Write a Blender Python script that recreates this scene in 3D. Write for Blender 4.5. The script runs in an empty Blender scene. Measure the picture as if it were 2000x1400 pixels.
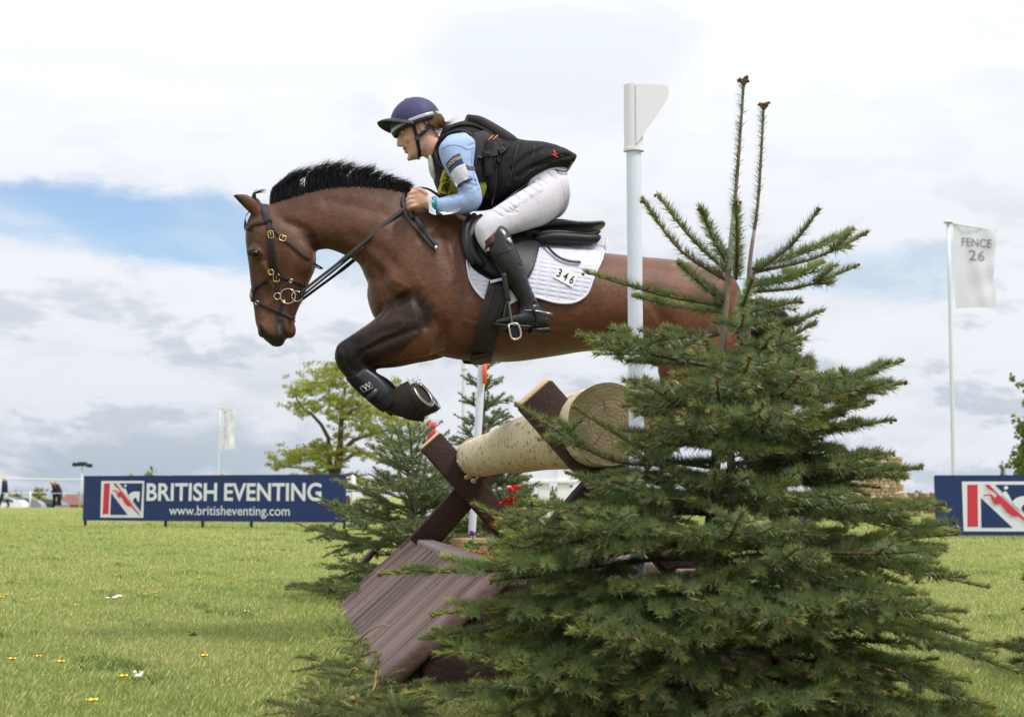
import bpy, math, random
import numpy as np
from mathutils import Vector
from mathutils.bvhtree import BVHTree

random.seed(7)
RNG = np.random.default_rng(7)
scene = bpy.context.scene
COL = scene.collection
R = math.radians

# ------------------------------------------------------------ camera
CAM_H = 0.70
FPX = 2600.0                       # focal length in pixels of a 2000 px wide picture
TILT = math.atan(265.0 / FPX)
cam_d = bpy.data.cameras.new('camera')
cam_d.sensor_width = 36.0
cam_d.lens = 36.0 * FPX / 2000.0
cam_d.clip_start = 0.05
cam_d.clip_end = 5000.0
cam_d.dof.use_dof = True
cam_d.dof.focus_distance = 6.0
cam_d.dof.aperture_fstop = 4.5
cam = bpy.data.objects.new('camera', cam_d)
cam.location = (0, 0, CAM_H)
cam.rotation_euler = (math.pi / 2 + TILT, 0, 0)
COL.objects.link(cam)
scene.camera = cam

# ------------------------------------------------------------ sky, sun, exposure
SUN_EL, SUN_AZ = R(58), R(125)     # high on the right (azimuth from +Y towards +X)
world = bpy.data.worlds.new('World')
scene.world = world
world.use_nodes = True
wn = world.node_tree
wn.nodes.clear()
def W(t, **k):
    n = wn.nodes.new(t)
    for a, b in k.items():
        setattr(n, a, b)
    return n
def wl(a, b):
    wn.links.new(a, b)
def wmath(op, a, b=None, c=None, clamp=False):
    n = W('ShaderNodeMath', operation=op, use_clamp=clamp)
    for i, v in enumerate((a, b, c)):
        if v is None:
            continue
        if isinstance(v, (int, float)):
            n.inputs[i].default_value = v
        else:
            wl(v, n.inputs[i])
    return n.outputs[0]
def wmap(v, a, b, c, d, smooth=True):
    n = W('ShaderNodeMapRange', interpolation_type='SMOOTHSTEP' if smooth else 'LINEAR')
    wl(v, n.inputs[0])
    for i, x in enumerate((a, b, c, d)):
        n.inputs[i + 1].default_value = x
    return n.outputs[0]
def wmix(f, a, b):
    n = W('ShaderNodeMix', data_type='RGBA')
    if isinstance(f, (int, float)):
        n.inputs[0].default_value = f
    else:
        wl(f, n.inputs[0])
    for i, v in ((6, a), (7, b)):
        if isinstance(v, tuple):
            n.inputs[i].default_value = v
        else:
            wl(v, n.inputs[i])
    return n.outputs[2]
sky = W('ShaderNodeTexSky', sky_type='NISHITA')
sky.sun_disc = False
sky.sun_elevation = SUN_EL
sky.sun_rotation = SUN_AZ
sky.air_density = 1.0
sky.dust_density = 1.5
tc = W('ShaderNodeTexCoord')
sep = W('ShaderNodeSeparateXYZ')
wl(tc.outputs['Generated'], sep.inputs[0])
dx, dy, dz = sep.outputs
az = wmath('ARCTAN2', dx, dy)
el = wmath('ARCSINE', dz)
# clouds: noise on a flat layer overhead, seen in perspective
den = wmath('ADD', wmath('MAXIMUM', dz, 0.0), 0.16)
cu, cv = wmath('DIVIDE', dx, den), wmath('DIVIDE', dy, den)
cmb = W('ShaderNodeCombineXYZ')
wl(cu, cmb.inputs[0]); wl(cv, cmb.inputs[1])
cmb2 = W('ShaderNodeCombineXYZ')       # angular coordinates for the puffy edges
wl(wmath('MULTIPLY', az, 9.0), cmb2.inputs[0]); wl(wmath('MULTIPLY', el, 22.0), cmb2.inputs[1])
cmb2.inputs[2].default_value = 3.3
def wnoise(vec, scale, detail, rough, dist=0.0):
    n = W('ShaderNodeTexNoise')
    wl(vec, n.inputs['Vector'])
    n.inputs['Scale'].default_value = scale
    n.inputs['Detail'].default_value = detail
    n.inputs['Roughness'].default_value = rough
    n.inputs['Distortion'].default_value = dist
    return n.outputs[0]
n_big = wnoise(cmb.outputs[0], 1.6, 7, 0.55, 0.3)
n_puff = wnoise(cmb2.outputs[0], 1.0, 8, 0.58, 0.25)
cmb3 = W('ShaderNodeVectorMath', operation='ADD'); wl(cmb2.outputs[0], cmb3.inputs[0]); cmb3.inputs[1].default_value = (.12, .42, 0)
n_up = wnoise(cmb3.outputs[0], 1.0, 8, 0.58, 0.25)
n_str = wnoise(cmb2.outputs[0], 0.45, 6, 0.5, 0.6)
def gap(a0, e0, ra, re):
    u = wmath('DIVIDE', wmath('SUBTRACT', az, R(a0)), R(ra))
    v = wmath('DIVIDE', wmath('SUBTRACT', el, R(e0)), R(re))
    return wmath('SQRT', wmath('ADD', wmath('MULTIPLY', u, u), wmath('MULTIPLY', v, v)))
def gapmask(a0, e0, ra, re, n):
    d = wmath('ADD', gap(a0, e0, ra, re), wmath('MULTIPLY', wmath('SUBTRACT', n, 0.5), 3.0))
    return wmap(d, 0.55, 1.25, 1.0, 0.0)
wisp = wmap(n_str, .38, .62, 1.0, .45)
g1 = wmath('MULTIPLY', gapmask(-14.0, 10.9, 9.0, 1.6, n_puff), wisp)
g2 = wmath('MULTIPLY', gapmask(15.5, 9.2, 5.0, 1.1, n_puff), 0.4)
g3 = wmap(n_big, 0.66, 0.8, 0.0, 0.45)
blue = wmath('MAXIMUM', wmath('MAXIMUM', g1, g2), g3)
# shade of the cloud itself: greyer underneath, towards the horizon
low = wmap(el, R(0.5), R(8.5), 1.0, 0.0)
left = wmap(az, R(-16), R(12), 1.0, 0.55)
belly = wmap(wmath('SUBTRACT', n_up, n_puff), -.02, .13, 0.0, 1.0)        # undersides: more cloud above than here
band = wmap(el, R(3), R(15), 1.0, 0.12)
grey = wmath('MULTIPLY', wmath('MULTIPLY', low, left), wmap(n_puff, 0.42, 0.60, 1.0, 0.35))
grey = wmath('MAXIMUM', grey, wmath('MULTIPLY', wmath('MULTIPLY', belly, band), 0.75))
grey = wmath('MAXIMUM', grey, wmap(n_str, 0.50, 0.72, 0.0, 0.34))
cloud = wmix(grey, (8.9, 9.1, 9.65, 1), (4.8, 5.5, 6.4, 1))
lum = wmath('ADD', 1.0, wmath('MULTIPLY', wmath('MAXIMUM', wmath('SUBTRACT', dz, 0.2), 0.0), 1.4))  # overcast: brighter overhead
vm = W('ShaderNodeVectorMath', operation='SCALE')
wl(cloud, vm.inputs[0]); wl(lum, vm.inputs[3])
hs = W('ShaderNodeHueSaturation')
hs.inputs['Saturation'].default_value = 1.05
hs.inputs['Value'].default_value = 1.75
wl(sky.outputs[0], hs.inputs['Color'])
skyc = wmix(blue, vm.outputs[0], hs.outputs[0])
bg = W('ShaderNodeBackground')
bg.inputs['Strength'].default_value = 0.10
wl(skyc, bg.inputs['Color'])
wo = W('ShaderNodeOutputWorld')
wl(bg.outputs[0], wo.inputs[0])

sun_d = bpy.data.lights.new('sun', 'SUN')
sun_d.energy = 2.8
sun_d.angle = R(9)
sun_d.color = (1.0, 0.96, 0.91)
sun = bpy.data.objects.new('sun', sun_d)
sd = Vector((math.sin(SUN_AZ) * math.cos(SUN_EL), math.cos(SUN_AZ) * math.cos(SUN_EL), math.sin(SUN_EL)))
sun.rotation_euler = sd.to_track_quat('Z', 'Y').to_euler()
sun.location = sd * 50
COL.objects.link(sun)

scene.view_settings.view_transform = 'Standard'
scene.view_settings.look = 'None'
scene.view_settings.exposure = 0.0
scene.view_settings.gamma = 1.0
scene.render.engine = 'CYCLES'
scene.cycles.use_denoising = True
scene.cycles.max_bounces = 6
scene.cycles.transparent_max_bounces = 8

# ------------------------------------------------------------ helpers: picture to world
cT, sT = math.cos(TILT), math.sin(TILT)
def ray(px, py):
    a, b = (px - 1000.0) / FPX, (700.0 - py) / FPX
    return np.array([a, cT - b * sT, sT + b * cT])
CAMP = np.array([0, 0, CAM_H])
def pix(px, py, D):
    d = ray(px, py)
    return CAMP + d * (D / d[1])
def gnd(px, D, z=0.0):
    """ground point under picture column px at distance D"""
    return np.array([(px - 1000.0) / FPX * D, D, z])
# horse plane: it travels to the left and slightly towards the camera
HA = R(9.0)
HN = np.array([math.sin(HA), -math.cos(HA), 0.0])        # near side (towards camera)
HH = np.array([-math.cos(HA), -math.sin(HA), 0.0])       # heading
HP = np.array([-0.242, 6.3, 0.0])
def H(px, py, v=0.0):
    d = ray(px, py)
    k = (v - np.dot(CAMP - HP, HN)) / np.dot(d, HN)
    return CAMP + d * k
def mirror(P):
    P = np.asarray(P, float)
    s = (P - HP) @ HN
    return P - 2 * np.outer(s, HN).reshape(P.shape)
HM = 6.3 / FPX                      # metres per picture pixel at the horse

# ------------------------------------------------------------ helpers: meshes
class MB:
    def __init__(self):
        self.v = []; self.f = []; self.n = 0
    def add(self, V, F):
        V = np.asarray(V, float).reshape(-1, 3)
        self.v.append(V)
        o = self.n
        self.f.extend([tuple(i + o for i in f) for f in F])
        self.n += len(V)
        return self
    def verts(self):
        return np.concatenate(self.v) if self.v else np.zeros((0, 3))
    def build(self, name, mat, parent=None, smooth=True, **k):
        return mk(name, self.verts(), self.f, mat, parent, smooth, **k)

def wloc(o):
    p = np.zeros(3)
    while o is not None:
        p = p + np.array(o.location); o = o.parent
    return p
def mk(name, V, F, mat, parent=None, smooth=True, col=None, origin=None):
    V = np.asarray(V, float)
    base = wloc(parent) if parent is not None else np.zeros(3)
    org = np.asarray(origin, float) if origin is not None else (base if parent is not None else np.zeros(3))
    me = bpy.data.meshes.new(name)
    L = V - org
    if isinstance(F, np.ndarray):
        nf, k = F.shape
        me.vertices.add(len(L)); me.vertices.foreach_set('co', L.astype(np.float32).ravel())
        me.loops.add(nf * k); me.loops.foreach_set('vertex_index', F.astype(np.int32).ravel())
        me.polygons.add(nf)
        me.polygons.foreach_set('loop_start', np.arange(0, nf * k, k, dtype=np.int32))
        me.update(calc_edges=True)
    else:
        me.from_pydata(L.tolist(), [], F)
    if smooth:
        me.polygons.foreach_set('use_smooth', np.ones(len(me.polygons), bool))
    if col is not None:
        a = me.color_attributes.new('Col', 'FLOAT_COLOR', 'POINT')
        c = np.ones((len(V), 4), np.float32); c[:, :col.shape[1]] = col
        a.data.foreach_set('color', c.ravel())
    for m in (mat if isinstance(mat, (list, tuple)) else [mat]):
        me.materials.append(m)
    me.update()
    o = bpy.data.objects.new(name, me)
    COL.objects.link(o)
    if parent is not None:
        o.parent = parent
        o.location = Vector(org - base)
    elif origin is not None:
        o.location = Vector(org)
    return o
def empty(name, loc, label, cat, group=None):
    o = bpy.data.objects.new(name, None)
    o.location = Vector(np.asarray(loc, float))
    o.empty_display_size = 0.1
    COL.objects.link(o)
    return tag(o, label, cat, group)
def tag(o, label=None, cat=None, group=None, kind=None):
    if label: o['label'] = label
    if cat: o['category'] = cat
    if group: o['group'] = group
    if kind: o['kind'] = kind
    return o
def copy_obj(o, parent=None, loc=None):
    c = o.copy()
    COL.objects.link(c)
    c.parent = parent
    if loc is not None:
        c.location = Vector(np.asarray(loc, float))
    return c
def copy_tree(o, loc=None, rotz=None):
    c = copy_obj(o, None, loc)
    if rotz is not None:
        c.rotation_euler = (0, 0, rotz)
    for ch in o.children:
        d = copy_obj(ch, c)
        for g in ch.children:
            copy_obj(g, d)
    return c

def nrm(a):
    a = np.asarray(a, float)
    return a / (np.linalg.norm(a, axis=-1, keepdims=True) + 1e-12)
def ring_faces(nr, n, cap=True):
    F = []
    for i in range(nr - 1):
        for j in range(n):
            k = (j + 1) % n
            F.append((i * n + j, i * n + k, (i + 1) * n + k, (i + 1) * n + j))
    if cap:
        F.append(tuple(range(n - 1, -1, -1)))
        F.append(tuple((nr - 1) * n + j for j in range(n)))
    return F
def catmull(P, m):
    """m points along a smooth curve through the rows of P"""
    P = np.asarray(P, float)
    n = len(P)
    if n < 3:
        t = np.linspace(0, 1, m)[:, None]
        return P[0] * (1 - t) + P[-1] * t
    Q = np.vstack([2 * P[0] - P[1], P, 2 * P[-1] - P[-2]])
    out = []
    for x in np.linspace(0, n - 1, m):
        i = min(int(x), n - 2); t = x - i
        a, b, c, d = Q[i], Q[i + 1], Q[i + 2], Q[i + 3]
        out.append(0.5 * ((2 * b) + (c - a) * t + (2 * a - 5 * b + 4 * c - d) * t * t + (3 * b - a - 3 * c + d) * t ** 3))
    return np.array(out)
def tube(mb, P, r, n=8, cap=True, flat=None):
    """round tube along P, radius r (scalar or per point)"""
    P = np.asarray(P, float)
    m = len(P)
    r = np.broadcast_to(np.asarray(r, float), (m,))
    T = np.gradient(P, axis=0); T = nrm(T)
    u = np.cross(T[0], [0, 0, 1.0])
    if np.linalg.norm(u) < 1e-3:
        u = np.cross(T[0], [1.0, 0, 0])
    u = nrm(u)
    V = []
    for i in range(m):
        u = nrm(u - T[i] * np.dot(u, T[i]))
        w = np.cross(T[i], u)
        for j in range(n):
            a = 2 * math.pi * j / n
            V.append(P[i] + r[i] * (math.cos(a) * u + math.sin(a) * w))
    mb.add(V, ring_faces(m, n, cap))
    return mb
def strap(mb, P, N, width, thick):
    """flat strap along P lying on a surface with normals N"""
    P = np.asarray(P, float); N = nrm(np.asarray(N, float))
    T = nrm(np.gradient(P, axis=0))
    S = nrm(np.cross(T, N))
    width = np.broadcast_to(np.asarray(width, float), (len(P),))[:, None]
    a = P + S * width / 2; b = P - S * width / 2
    V = np.stack([a, a + N * thick * .75, P + S * width * .36 + N * thick, P - S * width * .36 + N * thick, b + N * thick * .75, b], 1).reshape(-1, 3)
    mb.add(V, ring_faces(len(P), 6, True))
    return mb
def loft(mb, st, n=28, p=2.2, sub=4, lat=None):
    """st rows: A(3), B(3), halfwidth, taper   A/B are the two outline points of a section"""
    lat = HN if lat is None else lat
    st = np.array([np.concatenate([s[0], s[1], [s[2], s[3] if len(s) > 3 else 0.0]]) for s in st])
    S = catmull(st, (len(st) - 1) * sub + 1)
    V = []
    for s in S:
        A, B, hw, tp = s[:3], s[3:6], max(s[6], .004), s[7]
        c, h = (A + B) / 2, (A - B) / 2
        for j in range(n):
            a = 2 * math.pi * j / n
            ca, sa = math.cos(a), math.sin(a)
            x = math.copysign(abs(ca) ** (2 / p), ca); y = math.copysign(abs(sa) ** (2 / p), sa)
            V.append(c + h * y + lat * hw * x * (1 - tp * y))
    mb.add(V, ring_faces(len(S), n, True))
    return mb
def ellipsoid(mb, c, ax, n=16, m=10):
    """ax: three axis vectors"""
    c = np.asarray(c, float); ax = np.asarray(ax, float)
    V = [c + ax[2]]
    for i in range(1, m):
        t = math.pi * i / m
        for j in range(n):
            a = 2 * math.pi * j / n
            V.append(c + ax[0] * math.sin(t) * math.cos(a) + ax[1] * math.sin(t) * math.sin(a) + ax[2] * math.cos(t))
    V.append(c - ax[2])
    F = [(0, 1 + j, 1 + (j + 1) % n) for j in range(n)]
    for i in range(m - 2):
        for j in range(n):
            k = (j + 1) % n
            F.append((1 + i * n + j, 1 + (i + 1) * n + j, 1 + (i + 1) * n + k, 1 + i * n + k))
    e = len(V) - 1
    F += [(e, 1 + (m - 2) * n + (j + 1) % n, 1 + (m - 2) * n + j) for j in range(n)]
    mb.add(V, F)
    return mb
def remesh(mb, voxel, it=4, fac=0.5):
    me = bpy.data.meshes.new('t')
    me.from_pydata(mb.verts().tolist(), [], mb.f)
    o = bpy.data.objects.new('t', me)
    COL.objects.link(o)
    m = o.modifiers.new('r', 'REMESH'); m.mode = 'VOXEL'; m.voxel_size = voxel
    if it:
        s = o.modifiers.new('s', 'SMOOTH'); s.factor = fac; s.iterations = it
    dg = bpy.context.evaluated_depsgraph_get()
    ev = o.evaluated_get(dg); em = ev.to_mesh()
    V = np.empty(len(em.vertices) * 3, np.float32); em.vertices.foreach_get('co', V)
    N = np.empty(len(em.vertices) * 3, np.float32); em.vertices.foreach_get('normal', N)
    F = np.empty(len(em.loops), np.int32); em.loops.foreach_get('vertex_index', F)
    ev.to_mesh_clear()
    bpy.data.objects.remove(o); bpy.data.meshes.remove(me)
    return V.reshape(-1, 3).astype(float), N.reshape(-1, 3).astype(float), F.reshape(-1, 4)
def boxverts(c, ax):
    """ax: three half-axis vectors"""
    c = np.asarray(c, float); ax = np.asarray(ax, float)
    return [c + sx * ax[0] + sy * ax[1] + sz * ax[2] for sz in (-1, 1) for sx, sy in ((-1, -1), (1, -1), (1, 1), (-1, 1))]
BOXF = [(3, 2, 1, 0), (4, 5, 6, 7), (0, 1, 5, 4), (1, 2, 6, 5), (2, 3, 7, 6), (3, 0, 4, 7)]
def box(mb, c, ax):
    mb.add(boxverts(c, ax), BOXF); return mb
def roundbox(mb, c, ax, b=.25, n=3):
    """box with rounded long edges: a rounded rectangle in ax0/ax1 swept along ax2, ends slightly drawn in. b: bevel in metres"""
    c = np.asarray(c, float); ax = np.asarray(ax, float)
    l0, l1, l2 = np.linalg.norm(ax, axis=1)
    e0, e1, e2 = ax[0] / l0, ax[1] / l1, ax[2] / l2
    b = min(b, l0 * .98, l1 * .98)
    prof = []
    for q, (sx, sy) in enumerate(((1, 1), (-1, 1), (-1, -1), (1, -1))):
        for i in range(n + 1):
            a = math.pi / 2 * (q + i / n)
            prof.append(((l0 - b) * sx + b * math.cos(a), (l1 - b) * sy + b * math.sin(a)))
    V = []
    for z, s in ((-l2, b * .5), (-l2 + b * .5, 0), (l2 - b * .5, 0), (l2, b * .5)):
        for x, y in prof:
            V.append(c + e0 * (x - math.copysign(s, x)) + e1 * (y - math.copysign(s, y)) + e2 * z)
    mb.add(V, ring_faces(4, len(prof), True))
    return mb

# ------------------------------------------------------------ helpers: materials
def mat(name, rgb, rough=.6, spec=.35, bump=0.0, bscale=60.0, var=0.0, vscale=6.0, metal=0.0, attr=False, stretch=None, sheen=0.0, coat=0.0, transl=0.0, alpha=1.0, var2=None):
    m = bpy.data.materials.new(name); m.use_nodes = True
    nt = m.node_tree; ns = nt.nodes; b = ns['Principled BSDF']; L = nt.links.new
    b.inputs['Roughness'].default_value = rough
    b.inputs['Specular IOR Level'].default_value = spec
    b.inputs['Metallic'].default_value = metal
    b.inputs['Sheen Weight'].default_value = sheen
    b.inputs['Coat Weight'].default_value = coat
    b.inputs['Base Color'].default_value = (*rgb, 1)
    tcn = ns.new('ShaderNodeTexCoord'); vec = tcn.outputs['Object']
    if stretch:
        mp = ns.new('ShaderNodeMapping'); mp.inputs['Scale'].default_value = stretch
        L(vec, mp.inputs[0]); vec = mp.outputs[0]
    src = None
    if attr:
        at = ns.new('ShaderNodeVertexColor'); at.layer_name = 'Col'; src = at.outputs[0]
    if var:
        nz = ns.new('ShaderNodeTexNoise'); nz.inputs['Scale'].default_value = vscale
        nz.inputs['Detail'].default_value = 6; nz.inputs['Roughness'].default_value = .65
        L(vec, nz.inputs['Vector'])
        mr = ns.new('ShaderNodeMapRange'); L(nz.outputs[0], mr.inputs[0])
        mr.inputs[1].default_value = .25; mr.inputs[2].default_value = .75
        if var2 is not None:
            mr.inputs[3].default_value = 0; mr.inputs[4].default_value = 1
            mx = ns.new('ShaderNodeMix'); mx.data_type = 'RGBA'
            L(mr.outputs[0], mx.inputs[0])
            mx.inputs[6].default_value = (*rgb, 1); mx.inputs[7].default_value = (*var2, 1)
            src = mx.outputs[2]
        else:
            mr.inputs[3].default_value = 1 - var; mr.inputs[4].default_value = 1 + var
            mu = ns.new('ShaderNodeVectorMath'); mu.operation = 'SCALE'
            if src is not None: L(src, mu.inputs[0])
            else: mu.inputs[0].default_value = rgb
            L(mr.outputs[0], mu.inputs[3]); src = mu.outputs[0]
    if src is not None:
        L(src, b.inputs['Base Color'])
    if bump:
        nb = ns.new('ShaderNodeTexNoise'); nb.inputs['Scale'].default_value = bscale
        nb.inputs['Detail'].default_value = 5
        L(vec, nb.inputs['Vector'])
        bp = ns.new('ShaderNodeBump'); bp.inputs['Strength'].default_value = bump; bp.inputs['Distance'].default_value = .01
        L(nb.outputs[0], bp.inputs['Height']); L(bp.outputs[0], b.inputs['Normal'])
    if transl:
        out = ns['Material Output']
        tr = ns.new('ShaderNodeBsdfTranslucent'); tr.inputs[0].default_value = (*rgb, 1)
        if src is not None: L(src, tr.inputs[0])
        ms = ns.new('ShaderNodeMixShader'); ms.inputs[0].default_value = transl
        L(b.outputs[0], ms.inputs[1]); L(tr.outputs[0], ms.inputs[2]); L(ms.outputs[0], out.inputs[0])
    return m

def text_mesh(s, size=1.0, bold=0.0, extrude=0.0, space=1.0):
    """returns V (flat, x right, y up) and F of the built-in font, left/bottom at 0"""
    cu_ = bpy.data.curves.new('t', 'FONT'); cu_.body = s; cu_.size = size
    cu_.offset = bold; cu_.resolution_u = 4; cu_.space_character = space
    cu_.extrude = extrude
    o = bpy.data.objects.new('t', cu_); COL.objects.link(o)
    dg = bpy.context.evaluated_depsgraph_get()
    ev = o.evaluated_get(dg); em = ev.to_mesh()
    V = np.array([v.co[:] for v in em.vertices]); F = [tuple(p.vertices) for p in em.polygons]
    ev.to_mesh_clear(); bpy.data.objects.remove(o); bpy.data.curves.remove(cu_)
    V[:, :2] -= V[:, :2].min(0)
    return V, F
def place_text(name, s, org, ex, ey, w, h, m, parent, bold=0.0, lift=.004, space=1.0):
    """lettering stretched to w x h metres in the plane ex, ey (unit vectors), lower left at org"""
    V, F = text_mesh(s, 1.0, bold, 0, space)
    sz = V[:, :2].max(0)
    ez = np.cross(ex, ey)
    P = np.asarray(org) + np.outer(V[:, 0] / sz[0] * w, ex) + np.outer(V[:, 1] / sz[1] * h, ey) + ez * lift
    return mk(name, P, F, m, parent, False)

# ============================================================ SETTING
def hash2(x, y, s=0.0):
    return (np.sin(x * 1.7 + s) * np.cos(y * 1.3 - s * 2.1) + .6 * np.sin(x * 3.9 + y * 2.7 + s * 3.3) + .4 * np.cos(x * 7.3 - y * 6.1 + s)
            + .3 * np.sin(x * 13.1 + y * 11.7 + s * 5)) / 2.3
def prof(y):
    return np.where(y < 72, 0.0, np.maximum(-(y - 72) * .03, -4.0))

def ground_material():
    m = bpy.data.materials.new('meadow'); m.use_nodes = True
    nt = m.node_tree; ns = nt.nodes; L = nt.links.new; b = ns['Principled BSDF']
    b.inputs['Roughness'].default_value = .9; b.inputs['Specular IOR Level'].default_value = .1
    tcn = ns.new('ShaderNodeTexCoord')
    def nz(sc, det=8, ro=.6, st=(1, 1, 1)):
        mp = ns.new('ShaderNodeMapping'); mp.inputs['Scale'].default_value = st
        L(tcn.outputs['Object'], mp.inputs[0])
        n = ns.new('ShaderNodeTexNoise'); n.inputs['Scale'].default_value = sc
        n.inputs['Detail'].default_value = det; n.inputs['Roughness'].default_value = ro
        L(mp.outputs[0], n.inputs['Vector']); return n.outputs[0]
    def mixc(f, a, c):
        x = ns.new('ShaderNodeMix'); x.data_type = 'RGBA'; L(f, x.inputs[0])
        for i, v in ((6, a), (7, c)):
            if isinstance(v, tuple): x.inputs[i].default_value = (*v, 1)
            else: L(v, x.inputs[i])
        return x.outputs[2]
    def rng(v, a, c):
        r = ns.new('ShaderNodeMapRange'); L(v, r.inputs[0]); r.inputs[1].default_value = a; r.inputs[2].default_value = c; return r.outputs[0]
    c1 = mixc(rng(nz(.55, 5), .42, .62), (.28, .305, .08), (.21, .255, .058))
    c2 = mixc(rng(nz(2.3, 6), .45, .7), c1, (.32, .31, .115))
    c3 = mixc(rng(nz(14, 8, .75), .45, .75), c2, (.14, .19, .036))
    c4 = mixc(rng(nz(160, 4, .7), .5, .8), c3, (.29, .30, .10))
    L(c4, b.inputs['Base Color'])
    bp = ns.new('ShaderNodeBump'); bp.inputs['Strength'].default_value = .9; bp.inputs['Distance'].default_value = .05
    L(nz(45, 6, .75), bp.inputs['Height']); L(bp.outputs[0], b.inputs['Normal'])
    return m
M_GROUND = ground_material()
ys = np.concatenate([np.arange(-12, 16, .35), np.arange(16, 72, 2.0), np.arange(72, 230, 6.0), np.array([260, 320, 420, 600, 900, 1500, 2600])])
xs = np.concatenate([-np.array([2200, 1000, 500, 260, 140, 80, 50]), np.arange(-36, -6, 2.0), np.arange(-6, 6.2, .35), np.arange(8, 38, 2.0), np.array([50, 80, 140, 260, 500, 1000, 2200])])
gx, gy = np.meshgrid(xs, ys)
def ground_z(x, y):
    near = np.clip((16 - np.abs(y - 4)) / 8, 0, 1)
    return prof(y) + near * (.008 * hash2(x * 1.3, y * 1.3, .4)) - .004
GV = np.stack([gx, gy, ground_z(gx, gy)], -1).reshape(-1, 3)
ni, nj = gx.shape
GF = [(i * nj + j, i * nj + j + 1, (i + 1) * nj + j + 1, (i + 1) * nj + j) for i in range(ni - 1) for j in range(nj - 1)]
tag(mk('ground', GV, GF, M_GROUND), kind='structure')

# --- grass blades
M_GRASS = mat('grass_blades', (.16, .2, .04), .65, .2, attr=True, transl=.35)
def grass(n=285000):
    u = RNG.random(n)
    D0, D1 = 3.3, 52.0
    D = D0 * (D1 / D0) ** (u ** .92)
    X = (RNG.random(n) * 2 - 1) * (.40 * D + .35)
    keep = ~((np.abs((X + .476) + (D - 4.78) * .158 - .65) < .52) & (D > 4.7) & (D < 8.7))
    D, X = D[keep], X[keep]; n = len(D)
    cl = hash2(X * 1.1, D * 1.1, 1.7) + .6 * hash2(X * 3.1, D * 3.1, 4.2)
    hgt = (.011 + .011 * RNG.random(n) + .010 * np.clip(cl, 0, 1.3)) * (1 + .02 * np.minimum(D, 25))
    tuft = hash2(X * 1.6, D * 1.9, 6.3) + .5 * hash2(X * 4.7, D * 4.1, 2.2)
    hgt = hgt * (1 + .7 * np.clip((tuft - .50) * 4, 0, 1))
    # longer, uncut tufts near the ramp foot and in the very front
    t_r = (X + .476) + (D - 4.78) * .158
    tall = np.exp(-((t_r + .10) / .16) ** 2) * (D > 4.2) * (D < 9)
    hgt = hgt * (1 + 1.2 * tall)
    wid = .0015 * np.maximum(1, D / 4.6) * (0.8 + .5 * RNG.random(n))
    a = RNG.random(n) * 2 * np.pi
    lean = (.25 + .75 * RNG.random(n)) * hgt
    z0 = ground_z(X, D) - .002
    base = np.stack([X, D, z0], 1)
    dirx = np.stack([np.cos(a), np.sin(a), 0 * a], 1)
    sd_ = np.stack([-np.sin(a), np.cos(a), 0 * a], 1)
    mid = base + dirx * (lean * .35)[:, None] + np.array([0, 0, 1.0]) * (hgt * .6)[:, None]
    tip = base + dirx * lean[:, None] + np.array([0, 0, 1.0]) * hgt[:, None]
    V = np.stack([base - sd_ * wid[:, None], base + sd_ * wid[:, None], mid + sd_ * wid[:, None] * .7, tip, mid - sd_ * wid[:, None] * .7], 1).reshape(-1, 3)
    k = np.arange(n) * 5
    F = [None]
    q = np.stack([k, k + 1, k + 2, k + 4], 1); t = np.stack([k + 4, k + 2, k + 3, k + 3], 1)
    c_a = np.array([.36, .41, .125]); c_b = np.array([.235, .315, .078]); c_s = np.array([.47, .44, .20]); c_y = np.array([.46, .455, .16]); c_d = np.array([.145, .225, .065])
    w = np.clip(.45 + .45 * cl + .28 * RNG.normal(size=n), 0, 1)[:, None]
    c = c_a * (1 - w) + c_b * w
    patch = hash2(X * .45, D * .3, 9.1) + .35 * RNG.normal(size=n)
    y_ = np.clip(patch * 1.2 + .15, 0, .9)[:, None]
    c = c * (1 - y_) + c_y * y_
    t_ = np.clip((tuft - .50) * 5, 0, 1)[:, None]
    c = c * (1 - .85 * t_) + c_d * .85 * t_
    st = RNG.random(n) < (.13 + .16 * np.clip(-cl, 0, 1))
    c[st] = c_s * (.7 + .5 * RNG.random((st.sum(), 1)))
    c *= 1.10 * (.8 + .4 * RNG.random((n, 1)))
    cc = np.repeat(c, 5, 0)
    cc = cc.reshape(n, 5, 3); cc[:, 3] *= 1.1; cc = cc.reshape(-1, 3)
    tris = np.concatenate([np.stack([k, k + 1, k + 2], 1), np.stack([k, k + 2, k + 3], 1)])
    o = mk('grass', V, tris, M_GRASS, None, True, col=cc)
    tag(o, 'short green meadow grass with straw coloured blades', 'grass', kind='stuff')
grass()

# --- distant hedge and wood along the horizon
def leaf_cloud(mb_v, mb_f, mb_c, cen, rad, n, size, c0, c1, flat=1.0, seed=None):
    """n little leaf quads spread through an ellipsoid shell"""
    d = nrm(RNG.normal(size=(n, 3)))
    r = RNG.random((n, 1)) ** .45
    P = np.asarray(cen) + d * r * np.asarray(rad)
    a = nrm(RNG.normal(size=(n, 3))); a[:, 2] *= flat; a = nrm(a)
    b = nrm(np.cross(a, nrm(RNG.normal(size=(n, 3)))))
    s = size * (.6 + .8 * RNG.random((n, 1)))
    V = np.stack([P - a * s, P - b * s * .6, P + a * s, P + b * s * .6], 1).reshape(-1, 3)
    o = sum(len(x) for x in mb_v)
    k = np.arange(n) * 4 + o
    mb_v.append(V); mb_f.append(np.stack([k, k + 1, k + 2, k + 3], 1))
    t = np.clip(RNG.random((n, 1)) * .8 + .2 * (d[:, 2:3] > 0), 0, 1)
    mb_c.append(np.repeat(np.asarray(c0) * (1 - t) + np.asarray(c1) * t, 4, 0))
M_LEAF = mat('leaves', (.1, .12, .03), .6, .25, attr=True, transl=.4)
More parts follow.
